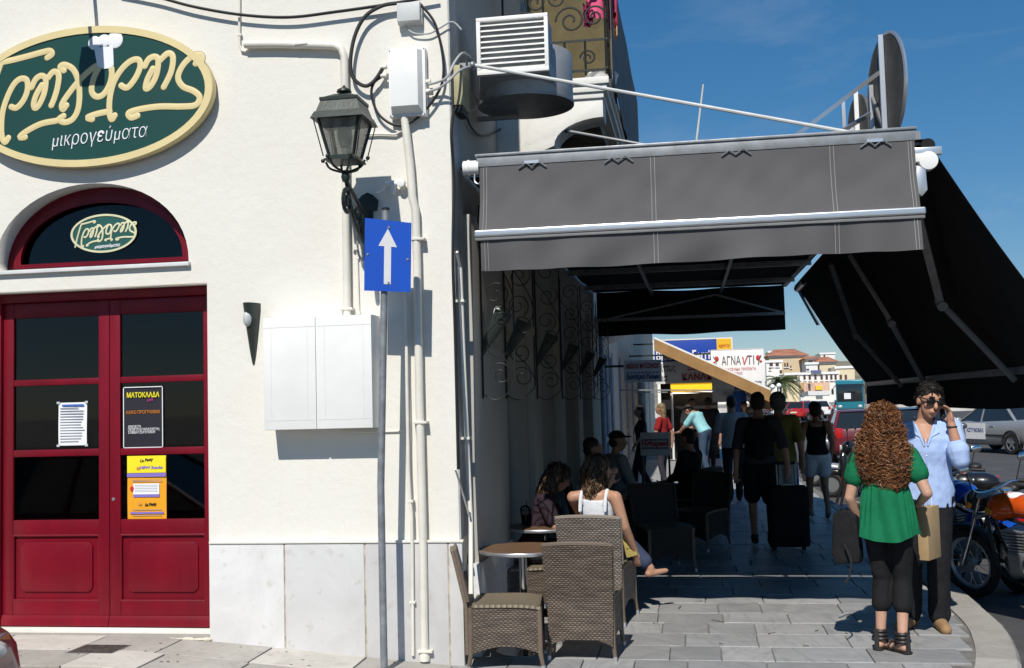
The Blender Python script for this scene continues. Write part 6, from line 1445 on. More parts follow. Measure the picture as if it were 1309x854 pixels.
def walk_pose(ph=1, st=1.0):
    J = default_pose(); f, b = ('R','L') if ph > 0 else ('L','R')
    s = {'R':1,'L':-1}
    J['kn'+f] = (s[f]*.1,.2*st,.52); J['an'+f] = (s[f]*.09,.26*st,.1); J['to'+f] = (s[f]*.1,.42*st,.06)
    J['kn'+b] = (s[b]*.1,.02,.5); J['an'+b] = (s[b]*.09,-.26*st,.16); J['to'+b] = (s[b]*.1,-.13*st,.035)
    J['el'+b] = (s[b]*.25,.05,1.12); J['wr'+b] = (s[b]*.25,.2,.93); J['el'+f] = (s[f]*.25,-.12,1.12); J['wr'+f] = (s[f]*.27,-.1,.87)
    return J
def sit_pose():
    J = default_pose(); J['pelvis'] = (0,-.02,.55); J['neck'] = (0,-.06,1.05); J['head'] = (0,-.02,1.21)
    for s, n in ((1,'R'),(-1,'L')):
        J['sh'+n] = (s*.18,-.06,.995); J['el'+n] = (s*.25,.0,.74); J['wr'+n] = (s*.17,.2,.66); J['hd'+n] = (0,1,-.1)
        J['hi'+n] = (s*.095,.0,.53); J['kn'+n] = (s*.12,.42,.52); J['an'+n] = (s*.12,.42,.09); J['to'+n] = (s*.13,.58,.03)
    return J
MALE = [(-.2,.1,.085,0),(-.08,.158,.112,-.01),(.03,.165,.116,-.012),(.2,.152,.108,0),(.4,.148,.105,.005),(.6,.165,.115,.012),(.78,.178,.115,.006),(.9,.165,.092,-.005),(.98,.1,.07,-.008),(1.03,.062,.06,0)]
FEM = [(-.2,.1,.085,0),(-.08,.162,.115,-.015),(.03,.16,.112,-.015),(.2,.135,.098,0),(.38,.122,.09,.005),(.56,.14,.108,.022),(.7,.15,.118,.022),(.82,.15,.095,.004),(.92,.13,.078,-.005),(.99,.075,.058,-.005),(1.03,.05,.05,0)]
class Human:
    def __init__(s, J, h=1.75, fem=False, girth=1.0):
        k = h/1.75; s.k = k; s.fem = fem; s.g = girth*k*(.93 if fem else 1.0)
        s.J = {n: (Vector(v)*k if n not in ('hf','hu','hdR','hdL') else Vector(v).normalized()) for n, v in J.items()}
    def torso(s, mb, t0, t1, inf=0.0, flare=0.0, n=22):
        J = s.J; P, N = J['pelvis'], J['neck']; ax = (N-P)
        lh = (J['hiR']-J['hiL']); lh = (lh-ax*lh.dot(ax)/ax.dot(ax)).normalized(); ls = (J['shR']-J['shL']); ls = (ls-ax*ls.dot(ax)/ax.dot(ax)).normalized()
        tab = FEM if s.fem else MALE; secs = []
        ts = sorted(set([t0, t1]+[q[0] for q in tab if t0 < q[0] < t1]+[t0+(t1-t0)*i/8 for i in range(9)]))
        for t in ts:
            for a, b in zip(tab, tab[1:]):
                if a[0] <= t <= b[0] or (t < tab[0][0] and a is tab[0]) or (t > tab[-1][0] and b is tab[-1]):
                    f = max(0, min(1, (t-a[0])/(b[0]-a[0]))); w, d, o = [a[i]+(b[i]-a[i])*f for i in (1,2,3)]; break
            lat = lh.lerp(ls, max(0,min(1,t))).normalized(); fw = ax.normalized().cross(lat).normalized()
            e = inf+flare*max(0, (t1-t)/(t1-t0))**1.3
            if flare and t < 0: w, d, o = max(w,.16), max(d,.11), -.01
            secs.append((P+ax*t+fw*o*s.k, lat*(w*s.g+e), fw*(d*s.g+e)))
        loft(mb, secs, n)
    def arm(s, mb, n, f=2.0, inf=0.0, grow=0.0):
        J = s.J; g = s.g; a, b, c = J['sh'+n], J['el'+n], J['wr'+n]
        if f <= 1: p = a.lerp(b, f); mb.rcone(a, p, .058*g+inf, (.058-.014*f)*g+inf+grow)
        else:
            p = b.lerp(c, f-1); mb.rcone(a, b, .058*g+inf, .043*g+inf); mb.rcone(b, p, .044*g+inf, (.044-.014*(f-1))*g+inf+grow)
    def leg(s, mb, n, f=2.0, inf=0.0, grow=0.0):
        J = s.J; g = s.g; a, b, c = J['hi'+n], J['kn'+n], J['an'+n]
        if f <= 1: p = a.lerp(b, f); mb.rcone(a, p, .088*g+inf, (.088-.03*f)*g+inf+grow)
        else:
            p = b.lerp(c, f-1); mb.rcone(a, b, .088*g+inf, .058*g+inf); mb.rcone(b, p, .057*g+inf, (.057-.02*(f-1))*g+inf+grow)
            if inf == 0:
                m_ = b.lerp(c, .3); fwd = (J['to'+n]-c); fwd.z = 0; fwd = fwd.normalized() if fwd.length > 1e-6 else Vector((0,1,0)); mb.ell(m_-fwd*.018, (.048*g,.05*g,.1*s.k), 12)
    def hand(s, mb, n, curl=.5, roll=0.0):
        J = s.J; w = J['wr'+n]; d = J['hd'+n]; k = s.k*(.92 if s.fem else 1)
        side = 1 if n == 'R' else -1
        ref = Vector((0,0,1)) if abs(d.z) < .8 else Vector((0,1,0))
        ac = d.cross(ref).normalized(); ac = Matrix.Rotation(roll, 3, d) @ ac; pn = ac.cross(d).normalized()
        c = w+d*.055*k
        rot = Matrix((ac, pn, d)).transposed()
        mb.ell(c, (.04*k,.016*k,.055*k), 12, rot); mb.rcone(w-d*.01, c, .027*k, .026*k)
        for i, (o, L) in enumerate(((-.03,.068),(-.01,.078),(.01,.074),(.029,.058))):
            p = c+d*.042*k+ac*o*k*(1 if True else 1); q = d
            for seg in range(3):
                q = (Matrix.Rotation(curl*(.5+.25*seg)*side, 3, ac) @ q) if False else (q*math.cos(curl*.55)+pn*math.sin(curl*.55)).normalized()
                e = p+q*L*k*(.42,.33,.25)[seg]; mb.rcone(p, e, .0088*k, .0082*k, 8); p = e
        b = w+d*.03*k-ac*.032*k*(1); q = (d*.6-ac*.7+pn*.35).normalized(); e = b+q*.045*k; mb.rcone(b, e, .012*k, .0105*k, 8); mb.rcone(e, e+(d*.85-ac*.2+pn*.4).normalized()*.034*k, .0102*k, .0085*k, 8)
    def headshape(s, mb, face=True):
        J = s.J; k = s.k*(.95 if s.fem else 1); c, f, u = J['head'], J['hf'], J['hu']; f = (f-u*f.dot(u)).normalized(); r = f.cross(u).normalized()
        s.hc, s.hfw, s.hup, s.hr, s.hk = c, f, u, r, k
        rot = Matrix((r, f, u)).transposed(); s.hrot = rot; P = lambda x, y, z: c+r*x*k+f*y*k+u*z*k
        mb.ell(P(0,-.012,.025), (.077*k,.097*k,.094*k), 20, rot); mb.ell(P(0,.03,-.045), (.058*k,.062*k,.072*k), 16, rot); mb.ell(P(0,.062,-.09), (.026*k,.022*k,.022*k), 10, rot)
        mb.ell(P(0,.05,.015), (.062*k,.045*k,.06*k), 14, rot)
        mb.rcone(P(0,.088,.018), P(0,.112,-.022), .011*k, .0165*k, 8); mb.ell(P(0,.09,-.055), (.026*k,.014*k,.009*k), 10, rot); mb.ell(P(0,.088,-.068), (.024*k,.013*k,.008*k), 10, rot)
        mb.ell(P(0,.077,.038), (.055*k,.02*k,.013*k), 12, rot)
        for q in (-1,1):
            mb.ell(P(q*.078,-.008,-.008), (.012*k,.022*k,.034*k), 10, rot); mb.ell(P(q*.038,.062,-.022), (.026*k,.022*k,.024*k), 10, rot)
        mb.rcone(J['neck']-u*.02*k, P(0,-.02,-.05), .056*k*(.88 if s.fem else 1), .054*k*(.86 if s.fem else 1))
    def P(s, x, y, z): return s.hc+s.hr*x*s.hk+s.hfw*y*s.hk+s.hup*z*s.hk
    def body(s, mb, curl=.5, rollR=0, rollL=0, bare=True):
        s.torso(mb, -.2, 1.03); s.headshape(mb)
        for n, ro in (('R',rollR),('L',rollL)):
            s.arm(mb, n); s.leg(mb, n); s.hand(mb, n, curl, ro); J = s.J
            mb.rcone(J['sh'+n], J['neck'].lerp(J['sh'+n],.35)-Vector((0,0,.02)), .056*s.g, .05*s.g)
            a, t = J['an'+n], J['to'+n]; mb.rcone(a, a+Vector((0,0,-.03)), .037*s.g, .036*s.g); hl = a+Vector((0,0,-.045)); mb.rcone(hl-(t-hl).normalized()*.02, t, .034*s.g, .024*s.g)
        if s.fem: 
            pass
def shoe_mesh(H, mb, n, w=.042, top=True):
    a, t = H.J['an'+n], H.J['to'+n]; d = (t-a); d.z = 0; d = d.normalized() if d.length > .01 else Vector((0,1,0))
    hl = a+Vector((0,0,-.04))-d*.025; mb.rcone(hl, t+d*.02, w*H.g+.004, w*.82*H.g+.002); 
    if top: mb.rcone(a+Vector((0,0,-.02)), a+Vector((0,0,.02)), .046*H.g, .044*H.g)
def flat_bottom(me, z=0.0):
    for v in me.vertices:
        if v.co.z < z: v.co.z = z
HAIRM = {'black': mat('black hair', (.012,.010,.009), .5, var=.3, vs=30, bump=.8, bs=120), 'dark': mat('dark brown hair', (.03,.019,.012), .5, var=.4, vs=30, bump=.8, bs=120), 'grey': mat('grey hair', (.2,.19,.18), .6, var=.3, vs=30, bump=.8, bs=120), 'blond': mat('fair hair', (.25,.17,.09), .55, var=.3, vs=30, bump=.8, bs=120)}
def hair_part(H, t, style, col, voxel=.014):
    m = MB(); k = H.hk; rot = H.hrot; P = H.P
    if style == 'short': m.ell(P(0,-.022,.048), (.082*k,.098*k,.087*k), 18, rot); m.ell(P(0,-.05,-.01), (.078*k,.065*k,.075*k), 16, rot)
    elif style == 'bun': m.ell(P(0,-.03,.045), (.088*k,.1*k,.09*k), 18, rot); m.ell(P(0,-.06,-.01), (.08*k,.07*k,.08*k), 16, rot); m.ell(P(0,-.11,.06), (.06*k,.055*k,.055*k), 14, rot)
    elif style == 'fluffy': m.ell(P(0,-.03,.05), (.105*k,.115*k,.1*k), 18, rot); m.ell(P(0,-.06,-.02), (.1*k,.08*k,.09*k), 16, rot)
    elif style == 'long': m.ell(P(0,-.025,.045), (.088*k,.1*k,.09*k), 18, rot); m.ell(P(0,-.07,-.06), (.09*k,.06*k,.12*k), 16, rot); m.ell(P(0,-.08,-.16), (.085*k,.045*k,.12*k), 16, rot)
    elif style == 'cap':
        m.ell(P(0,-.05,-.01), (.08*k,.065*k,.07*k), 16, rot); me = fuse(m, voxel, 3); part('hair', me, HAIRM[col], t)
        c = MB(); c.ell(P(0,-.015,.06), (.086*k,.1*k,.07*k), 18, rot); c.ell(P(0,.11,.05), (.065*k,.075*k,.012*k), 14, rot); part('cap', fuse(c, voxel, 2), fab('dark cap', (.02,.02,.025)), t); return
    me = fuse(m, voxel, 3, disp=.006*k, dscale=26); return part('hair', me, HAIRM[col], t)
def person(label, J, loc, rz, h=1.75, fem=False, girth=1.0, top=((.3,.3,.3),.9), hem=-.02, flare=.01, bottom=((.02,.02,.025),2.0), loose=.014, hair=('short','dark'), shoes=(.03,.025,.02), voxel=.016, skin=None, group=None, name='person', curl=.5, wr=.003, extra=None):
    t = thing(name, label, 'person', (0,0,0), group); H = Human(J, h, fem, girth)
    m = MB(); H.body(m, curl); b = part('body', fuse(m, voxel, 4), skin or M_skin, t); flat_bottom(b.data)
    if top:
        m = MB(); H.torso(m, hem, .99 if top[1] > 0 else .84, .014 if top[1] > 0 else .01, flare)
        for n in 'RL':
            if top[1] > 0: m.rcone(H.J['sh'+n], H.J['neck'].lerp(H.J['sh'+n],.4)-Vector((0,0,.015)), .066*H.g, .055*H.g); H.arm(m, n, top[1], .013, .006)
            else:
                ax_ = H.J['neck'].lerp(H.J['sh'+n],.58); dn = (H.J['pelvis']-H.J['neck']).normalized(); fw_ = (H.J['shR']-H.J['shL']).cross(dn).normalized()
                m.tube(spline([ax_+dn*.14+fw_*.1*H.g, ax_+dn*.03+fw_*.068*H.g, ax_-dn*.034*H.g, ax_+dn*.03-fw_*.068*H.g, ax_+dn*.14-fw_*.095*H.g], 4), .017, 8)
        part('top', fuse(m, voxel, 3, disp=wr), fab('cloth %.2f %.2f %.2f' % top[0], top[0]), t)
    if bottom:
        m = MB(); H.torso(m, -.22, .16, .012)
        for n in 'RL': H.leg(m, n, bottom[1], loose+(.008 if voxel < .012 else 0), .008)
        o = part('trousers' if bottom[1] > 1.2 else 'shorts', fuse(m, voxel, 3, disp=wr), fab('cloth %.2f %.2f %.2f' % bottom[0], bottom[0]), t); flat_bottom(o.data, .012)
    if hair: hair_part(H, t, *hair, voxel=min(voxel,.014))
    if shoes:
        for n in 'RL': m = MB(); shoe_mesh(H, m, n); o = part('shoe', fuse(m, min(voxel,.013), 3), fab('shoe %.2f %.2f %.2f' % shoes, shoes, .1, .5), t); flat_bottom(o.data)
    if extra: extra(H, t)
    t.location = loc; t.rotation_euler = (0,0,rz)
    return t, H
WG = 'people walking through the shaded arcade'; SG = 'people seated deep in the shade'
def at_foot(px, py, z=0.0): c = atZ(px, py, z); return (c.x, c.y, z)
person('man in white shirt and black trousers walking away through the arcade', walk_pose(1,.7), at_foot(940,643), R(4), 1.76, top=((.42,.44,.46),.75), hem=-.12, flare=.02, hair=('short','dark'), group=WG)
# backpacker with the suitcase
J = walk_pose(-1,.7); J['elR'] = (.27,-.12,1.12); J['wrR'] = (.3,-.22,.9); J['hdR'] = (0,-.3,-1)
def pack(H, t):
    m = MB(); m.ell((0,-.22,1.24),(.17,.11,.24),16); m.ell((0,-.28,1.15),(.13,.08,.14),14); part('backpack', fuse(m, .016, 4), fab('black backpack', (.012,.012,.014)), t)
    for s in (-1,1): m = MB(); m.tube(spline([(s*.09,-.13,1.42),(s*.11,.02,1.46),(s*.12,.13,1.32),(s*.15,.05,1.12),(s*.14,-.12,1.06)],5), .018, 6); m.build('strap', MATS['black backpack'], t)
person('backpacker in dark shirt and black shorts pulling a suitcase', J, at_foot(976,700), R(-3), 1.77, top=((.05,.05,.06),.9), bottom=((.012,.012,.014),.85), loose=.03, hair=('short','dark'), group=WG, extra=pack)
person('man in olive shirt and pale shorts walking away beside the backpacker', walk_pose(1,.6), at_foot(1001,680), R(0), 1.76, girth=1.08, top=((.22,.19,.05),.8), hem=-.16, flare=.025, bottom=((.4,.38,.34),.9), loose=.03, hair=('fluffy','grey'), group=WG)
person('woman in black top and white shorts walking by the kerb', walk_pose(-1,.7), at_foot(1048,663), R(6), 1.63, True, 1.08, top=((.012,.012,.014),0), hem=-.02, flare=.012, bottom=((.6,.62,.64),.5), loose=.03, hair=('fluffy','dark'), shoes=(.3,.25,.2), group=WG, skin=M_skin2)
J = walk_pose(1,.3); J['neck'] = (0,.22,1.38); J['head'] = (-.03,.36,1.44); J['hf'] = (0,.8,-.6); J['hu'] = (0,.6,.8)
for n, s in (('R',1),('L',-1)): J['sh'+n] = (s*.18,.19,1.33); J['el'+n] = (s*.22,.36,1.1); J['wr'+n] = (s*.15,.52,.98); J['hd'+n] = (0,1,-.3)
person('man in turquoise shirt and jeans bending over at the end of the arcade', J, (.22, 24.6, 0), R(62), 1.8, top=((.3,.62,.66),.8), bottom=((.05,.08,.13),2.0), hair=('short','dark'), group=WG)
person('dark haired woman with bag half hidden beyond the man in white', walk_pose(-1,.5), (.75, 23.2, 0), R(10), 1.7, True, top=((.06,.045,.05),.5), bottom=((.05,.05,.07),2.0), hair=('long','dark'), group=WG)
J = walk_pose(1,.2)
person('long haired woman in red by the shop racks', J, (-.62, 21.6, 0), R(70), 1.66, True, top=((.3,.02,.02),.6), bottom=((.04,.04,.05),2.0), hair=('long','blond'), group=WG)
person('man in white shirt far along the arcade near the kiosk', walk_pose(1,.8), (-.05, 28.6, 0), R(190), 1.75, top=((.6,.6,.6),.8), hair=('short','dark'), group=WG)
for lb_, x_, y_, rz_, ph_, fem_, tp_, bt_, hr_ in (('man in dark jacket far along the arcade left of the kiosk post', .35, 27.2, 8, 1, False, (.03,.03,.035), (.03,.03,.04), 'dark'),
        ('woman in grey blouse walking towards us past the kiosk', 1.15, 26.0, 176, -1, True, (.12,.12,.13), (.03,.03,.035), 'dark'),
        ('man in beige shirt far along the kerb side of the walk', 1.55, 30.5, 4, -1, False, (.28,.24,.18), (.06,.06,.07), 'grey'),
        ('woman in black dress top close to the shop windows', -.95, 19.9, 100, 1, True, (.015,.015,.017), (.02,.02,.022), 'black')):
    person(lb_, walk_pose(ph_,.6), (x_, y_, 0), R(rz_), 1.64 if fem_ else 1.76, fem_, top=(tp_,.8), bottom=(bt_,2.0), hair=('long' if fem_ else 'short', hr_), voxel=.024, group=WG)
# seated in the dark
J = sit_pose(); J['hf'] = (.2,1,-.05)
person('seated man in cap and pale shirt in profile in the shade', J, (-.9, 13.3, 0), R(-60), 1.78, top=((.3,.3,.31),.9), hair=('cap','dark'), group=SG)
person('seated dark figure left of the capped man', sit_pose(), (-1.1, 12.2, 0), R(-75), 1.72, top=((.02,.02,.022),1.6), hair=('short','dark'), group=SG)
person('seated dark figure beside the timetable board', sit_pose(), (-.12, 14.4, 0), R(60), 1.75, top=((.015,.015,.018),1.6), hair=('short','black'), group=SG)
# black suitcase behind the backpacker
c = atZ(1011, 706, 0)
t = thing('suitcase', 'large black wheeled suitcase pulled through the arcade', 'suitcase', (c.x, c.y, 0))
M_case = fab('black suitcase cloth', (.014,.014,.016)); x, y = c.x, c.y
m = MB(); m.box((x-.22,y+.0,.05),(x+.22,y+.28,.72)); m.build('shell', M_case, t, bevel=.05, seg=3)
m = MB(); m.box((x-.18,y-.035,.12),(x+.18,y+.01,.4)); m.box((x-.18,y-.03,.44),(x+.18,y+.01,.64)); m.split('front_pocket', M_case, t, bevel=.02)
for s in (-1,1):
    m = MB(); m.cyl((x+s*.18,y+.2,.03),(x+s*.14,y+.2,.03),.03,n=12); m.build('wheel', M_plastic, t)
    m = MB(); m.tube([(x+s*.1,y+.24,.7),(x+s*.1,y+.3,.96)], .01, 6); m.build('handle_rod', M_grey, t)
m = MB(); m.tube([(x-.11,y+.3,.96),(x+.11,y+.3,.96)], .018, 8); m.build('pull_handle', M_plastic, t)
m = MB(); m.box((x-.07,y+.08,.72),(x+.07,y+.13,.745)); m.build('top_handle', M_grey, t, bevel=.01)
# blue carrier bag of the man in olive
c = atZ(1012, 678, 0)
t = thing('carrier_bag', 'blue and yellow carrier bag beside the man in olive', 'bag', (c.x+.06, c.y, .55))
m = MB(); m.prism([(c.x-.05,.55),(c.x+.12,.52),(c.x+.11,.88),(c.x+.02,.92),(c.x-.03,.86)], c.y-.05, c.y+.05); m.build('bag', mat('bag blue', (.03,.1,.45), .5, var=.2), t, bevel=.02)
m = MB(); m.box((c.x-.01,c.y-.056,.78),(c.x+.07,c.y-.0505,.84)); m.build('yellow_print', M_syel, t)
m = MB(); m.tube(spline([(c.x+.0,c.y,.9),(c.x+.03,c.y,1.0),(c.x+.07,c.y,.89)],4), .006, 6); m.build('handle', MATS['bag blue'], t)

# ---------------------------------------------------------------- long wavy or curly hair
def locks(name, mats, parent, mass, n, seed, length, amp, pitch, rad, down=(0,0,-1), ymin=None, stick=.6):
    """locks that start on the hair mass and run down over it, waving or coiling"""
    rn = random.Random(seed); bm = bmesh.new(); bm.from_mesh(mass); bm.faces.ensure_lookup_table()
    areas = [f.calc_area() for f in bm.faces]; cum = np.cumsum(areas); tot = cum[-1]
    from mathutils.bvhtree import BVHTree
    tree = BVHTree.FromBMesh(bm); out = [MB() for _ in mats]
    zs = [v.co.z for v in bm.verts]; z0, z1 = min(zs), max(zs)
    for i in range(n):
        f = bm.faces[int(min(len(areas)-1, np.searchsorted(cum, rn.random()*tot)))]
        p = f.calc_center_median().copy(); nrm = f.normal.copy()
        L_ = length*rn.uniform(.6,1.25); steps = 26; ph = rn.uniform(0,6.28); pts = []; rs = []
        a_ = amp*rn.uniform(.4,1.5); pi_ = pitch*rn.uniform(.65,1.6); dj = Vector((rn.uniform(-.35,.35), rn.uniform(-.35,.35), 0)); sgn = rn.choice((-1,1)); q = p.copy()
        for k in range(steps+1):
            u = k/steps
            hit = tree.find_nearest(q)
            if hit[0] is not None:
                nn = hit[1]; tgt = hit[0]+nn*(.004+.008*rn.random()*0+.012*u); q = q.lerp(tgt, stick)
            else: nn = nrm
            d = Vector(down)+dj; d = d-nn*d.dot(nn)*.9
            d = d.normalized() if d.length > .15 else (Vector((nn.x,nn.y,-.6)).normalized())
            s_ = d.cross(nn).normalized() if d.cross(nn).length > 1e-4 else Vector((1,0,0))
            an = ph+sgn*2*math.pi*(u*L_)/pi_; pts.append(q+s_*math.cos(an)*a_+nn*(math.sin(an)*a_+a_*.6)); rs.append(rad*(1-.75*u*u)*(.6+.4*min(1,u*6)))
            q = q+d*L_/steps
        out[rn.randrange(len(mats))].tube(pts, rs, 4, cap=True)
    bm.free(); obs = []
    for mb, mt in zip(out, mats):
        o = mb.build(name, mt, parent, angle=80); o['kind'] = 'stuff'; o.matrix_parent_inverse.identity(); obs.append(o)
    return obs
# ---------------------------------------------------------------- woman with the red curls
J = default_pose(); J['head'] = (.0,.03,1.615); J['hf'] = (.25,1,-.05); J['hu'] = (.04,0,1)
J['shR'] = (.172,-.005,1.395); J['shL'] = (-.172,-.015,1.39)
J['elR'] = (.285,-.07,1.13); J['wrR'] = (.21,.15,1.03); J['hdR'] = (-.25,1,-.1)
J['elL'] = (-.25,-.03,1.09); J['wrL'] = (-.2,.1,.87); J['hdL'] = (.15,.6,-.8)
J['hiR'] = (.09,0,.92); J['knR'] = (.085,.05,.5); J['anR'] = (.07,-.06,.085); J['toR'] = (-.05,.06,.022)
J['hiL'] = (-.09,0,.92); J['knL'] = (-.06,.07,.5); J['anL'] = (-.085,.02,.085); J['toL'] = (-.02,.17,.022)
t = thing('person', 'woman with long red curls in green top standing with her back to us', 'person'); H = Human(J, 1.62, True, .97)
mb = MB(); H.body(mb, .6); b = part('body', fuse(mb, .007, 5), mat('fair tone skin', (.52,.30,.21), .5, var=.1, vs=9, spec=.35), t); flat_bottom(b.data)  # her own even skin tone
M_greentop = fab('emerald jersey', (.008,.16,.068)); kk = H.k
mb = MB(); H.torso(mb, .44, .965, .016)
for n in 'RL': H.arm(mb, n, .48, .018, .012); mb.rcone(H.J['sh'+n], H.J['neck'].lerp(H.J['sh'+n],.45)-Vector((0,0,.02)), .068*H.g, .055*H.g)
part('bodice', fuse(mb, .008, 4, disp=.003, dscale=20), M_greentop, t)
# gathered skirt of the top: pleats run out from the seam to the hem
P0, N0 = H.J['pelvis'], H.J['neck']; ax = N0-P0
def gath(u, v):                                            # v 1 at the seam, 0 at the hem
    a = 2*math.pi*u; tt = -.30+.76*v; c = P0+ax*tt; w = (1-v)
    pl = .011*math.sin(17*a+3.2*math.sin(3*a+1)+2.5*math.sin(a*2)+1.2*v)*(.12+.88*v**1.6)*math.sin(math.pi*min(1,(1-v)*3+.2)/2)+.016*math.sin(5*a+1+1.5*v)*w+.008*math.sin(9*a+3*v)*w
    rx = .142*H.g+.018+.052*w**.75+pl; ry = .112*H.g+.018+.062*w**.75+pl
    return (c.x+rx*math.cos(a)+.0*w, c.y+.008+ry*math.sin(a)-.012*w, c.z+.02*math.sin(2*a+1.5)*w)
mb = MB(); mb.grid(gath, 200, 18, thick=.003); mb.build('gathered_skirt', M_greentop, t, angle=80)
mb = MB(); mb.tube([Vector(gath(k/60,1.0))*1.0 for k in range(60)], .009, 6, closed=True); mb.build('waist_seam', M_greentop, t)
M_blackcot = fab('black cotton', (.014,.014,.015))
mb = MB(); H.torso(mb, -.24, .2, .012)
for n in 'RL': H.leg(mb, n, 1.42, .014, .012)
part('capri_trousers', fuse(mb, .009, 3, disp=.005, dscale=11), M_blackcot, t)
M_leather = mat('black sandal leather', (.02,.016,.015), .5, var=.2)
for n in 'RL':
    a, tt = H.J['an'+n], H.J['to'+n]; d = (tt-a); d.z = 0; d = d.normalized(); sd = Vector((-d.y,d.x,0))
    mb = MB(); pl = [a-d*.075*kk+sd*.0]+[a+d*x*kk+sd*y*kk for x, y in ((-.06,.035),(.02,.03),(.1,.042),(.15,.038),(.175,.0),(.15,-.035),(.1,-.04),(.02,-.03),(-.06,-.035))]
    mb.prism([(p.x,p.y) for p in pl], .0, .014, 'z'); s_ = mb.build('sandal', M_leather, t, bevel=.004); s_.matrix_parent_inverse.identity()
    for z0, w in ((.075,.041),(.1,.040),(.125,.040)):
        mb = MB(); mb.tube([a+Vector((w*math.cos(q)*1.0, w*math.sin(q)*1.05, z0-.085*kk)) for q in [2*math.pi*i/20 for i in range(20)]], .012, 6, closed=True); mb.build('ankle_strap', M_leather, s_).matrix_parent_inverse.identity()
    mb = MB(); mb.bar(a-d*.048*kk+Vector((0,0,.06)), a-d*.06*kk+Vector((0,0,-.075)), .03, .012); mb.build('heel_strap', M_leather, s_).matrix_parent_inverse.identity()
    for f_ in (.35,.8):
        c_ = a+d*.13*f_*kk; c_.z = .03; mb = MB(); mb.tube([c_+sd*.045*math.cos(q)+Vector((0,0,.034*math.sin(q)-.01*f_)) for q in [math.pi*i/10 for i in range(11)]], .007, 6); mb.build('toe_strap', M_leather, s_).matrix_parent_inverse.identity()
# curls
mb = MB(); hc = H.hc
for c_, r_ in (((.0,-.01,.035),(.1,.112,.108)),((.0,-.055,-.06),(.128,.095,.13)),((-.01,-.085,-.19),(.155,.08,.14)),((.05,-.085,-.25),(.135,.075,.13)),((-.055,-.08,-.25),(.115,.07,.11)),((.12,-.06,-.24),(.065,.06,.13)),((-.115,-.05,-.16),(.055,.06,.12)),((.03,-.09,-.36),(.08,.05,.06))):
    mb.ell(Vector((hc.x+c_[0]*.94, hc.y+c_[1], hc.z+c_[2])), (r_[0]*.94, r_[1], r_[2]), 18)
mass = fuse(mb, .012, 4, disp=.014, dscale=15)
M_au1 = mat('auburn hair dark', (.075,.026,.010), .45, var=.3, vs=14, spec=.5); M_au2 = mat('auburn hair', (.17,.062,.02), .42, var=.35, vs=14, spec=.5); M_au3 = mat('auburn hair light', (.30,.13,.05), .4, var=.3, vs=14, spec=.5)
hp = part('hair', mass, M_au1, t)
locks('curls', [M_au1, M_au2, M_au2, M_au3], hp, mass, 950, 4, .21, .011, .045, .003, stick=.42)
locks('flyaway_curls', [M_au2, M_au3, M_au3], hp, mass, 620, 14, .13, .015, .034, .0023, stick=.22)
t.location = (*at_foot(1142, 832)[:2], .004); t.rotation_euler = (0,0,R(-14)); woman = t
# her black shoulder bag
wl = Vector((t.location.x, t.location.y, 0))
bg_ = thing('shoulder_bag', 'black shoulder bag hanging at the side of the woman in green', 'bag', (wl.x-.3, wl.y+.1, .55))
mb = MB()
mb.M = Matrix.Translation(wl+Vector((-.25,.1,.76))) @ Matrix.Rotation(R(-28),4,'Z'); mb.prism([(-.08,-.2),(.09,-.19),(.1,-.1),(.08,.13),(.04,.17),(-.04,.17),(-.08,.13),(-.1,-.12)], -.05, .05)
part('pouch', fuse(mb, .012, 6, disp=.008, dscale=9), M_case, bg_)
mb = MB(); mb.tube(spline([wl+Vector(q) for q in ((-.29,.05,.95),(-.25,.02,1.15),(-.2,.0,1.35),(-.23,.12,1.2),(-.3,.2,.96))],6), .009, 6); mb.build('strap', M_leather, bg_)
mb = MB(); mb.tube(spline([wl+Vector(q) for q in ((-.28,.02,.7),(-.25,-.04,.6),(-.27,-.06,.5),(-.3,-.08,.46))],6), .007, 6); mb.build('loose_strap', M_leather, bg_)
# brown paper carrier between them
a = atY(1186, 651, 7.95); b = atY(1186, 714, 7.95)
pb_ = thing('paper_bag', 'narrow brown paper bag held between the two people', 'bag', (a.x, 7.95, b.z))
mb = MB(); mb.M = Matrix.Translation((a.x+.0,7.95,0)) @ Matrix.Rotation(R(58),4,'Z'); mb.prism([(-.11,b.z),(.11,b.z),(.115,a.z+.02),(-.11,a.z+.02)], -.035, .035); mb.build('sack', mat('kraft paper', (.42,.29,.15), .8, var=.12, vs=6), pb_, bevel=.004)
mb = MB(); mb.tube(spline([(a.x-.03,7.95-.03,a.z),(a.x-.03,7.93,a.z+.1),(a.x-.0,7.96,a.z+.16),(a.x+.03,7.97,a.z+.1),(a.x+.03,7.98,a.z)],6), .004, 6); mb.build('cord', M_white, pb_)
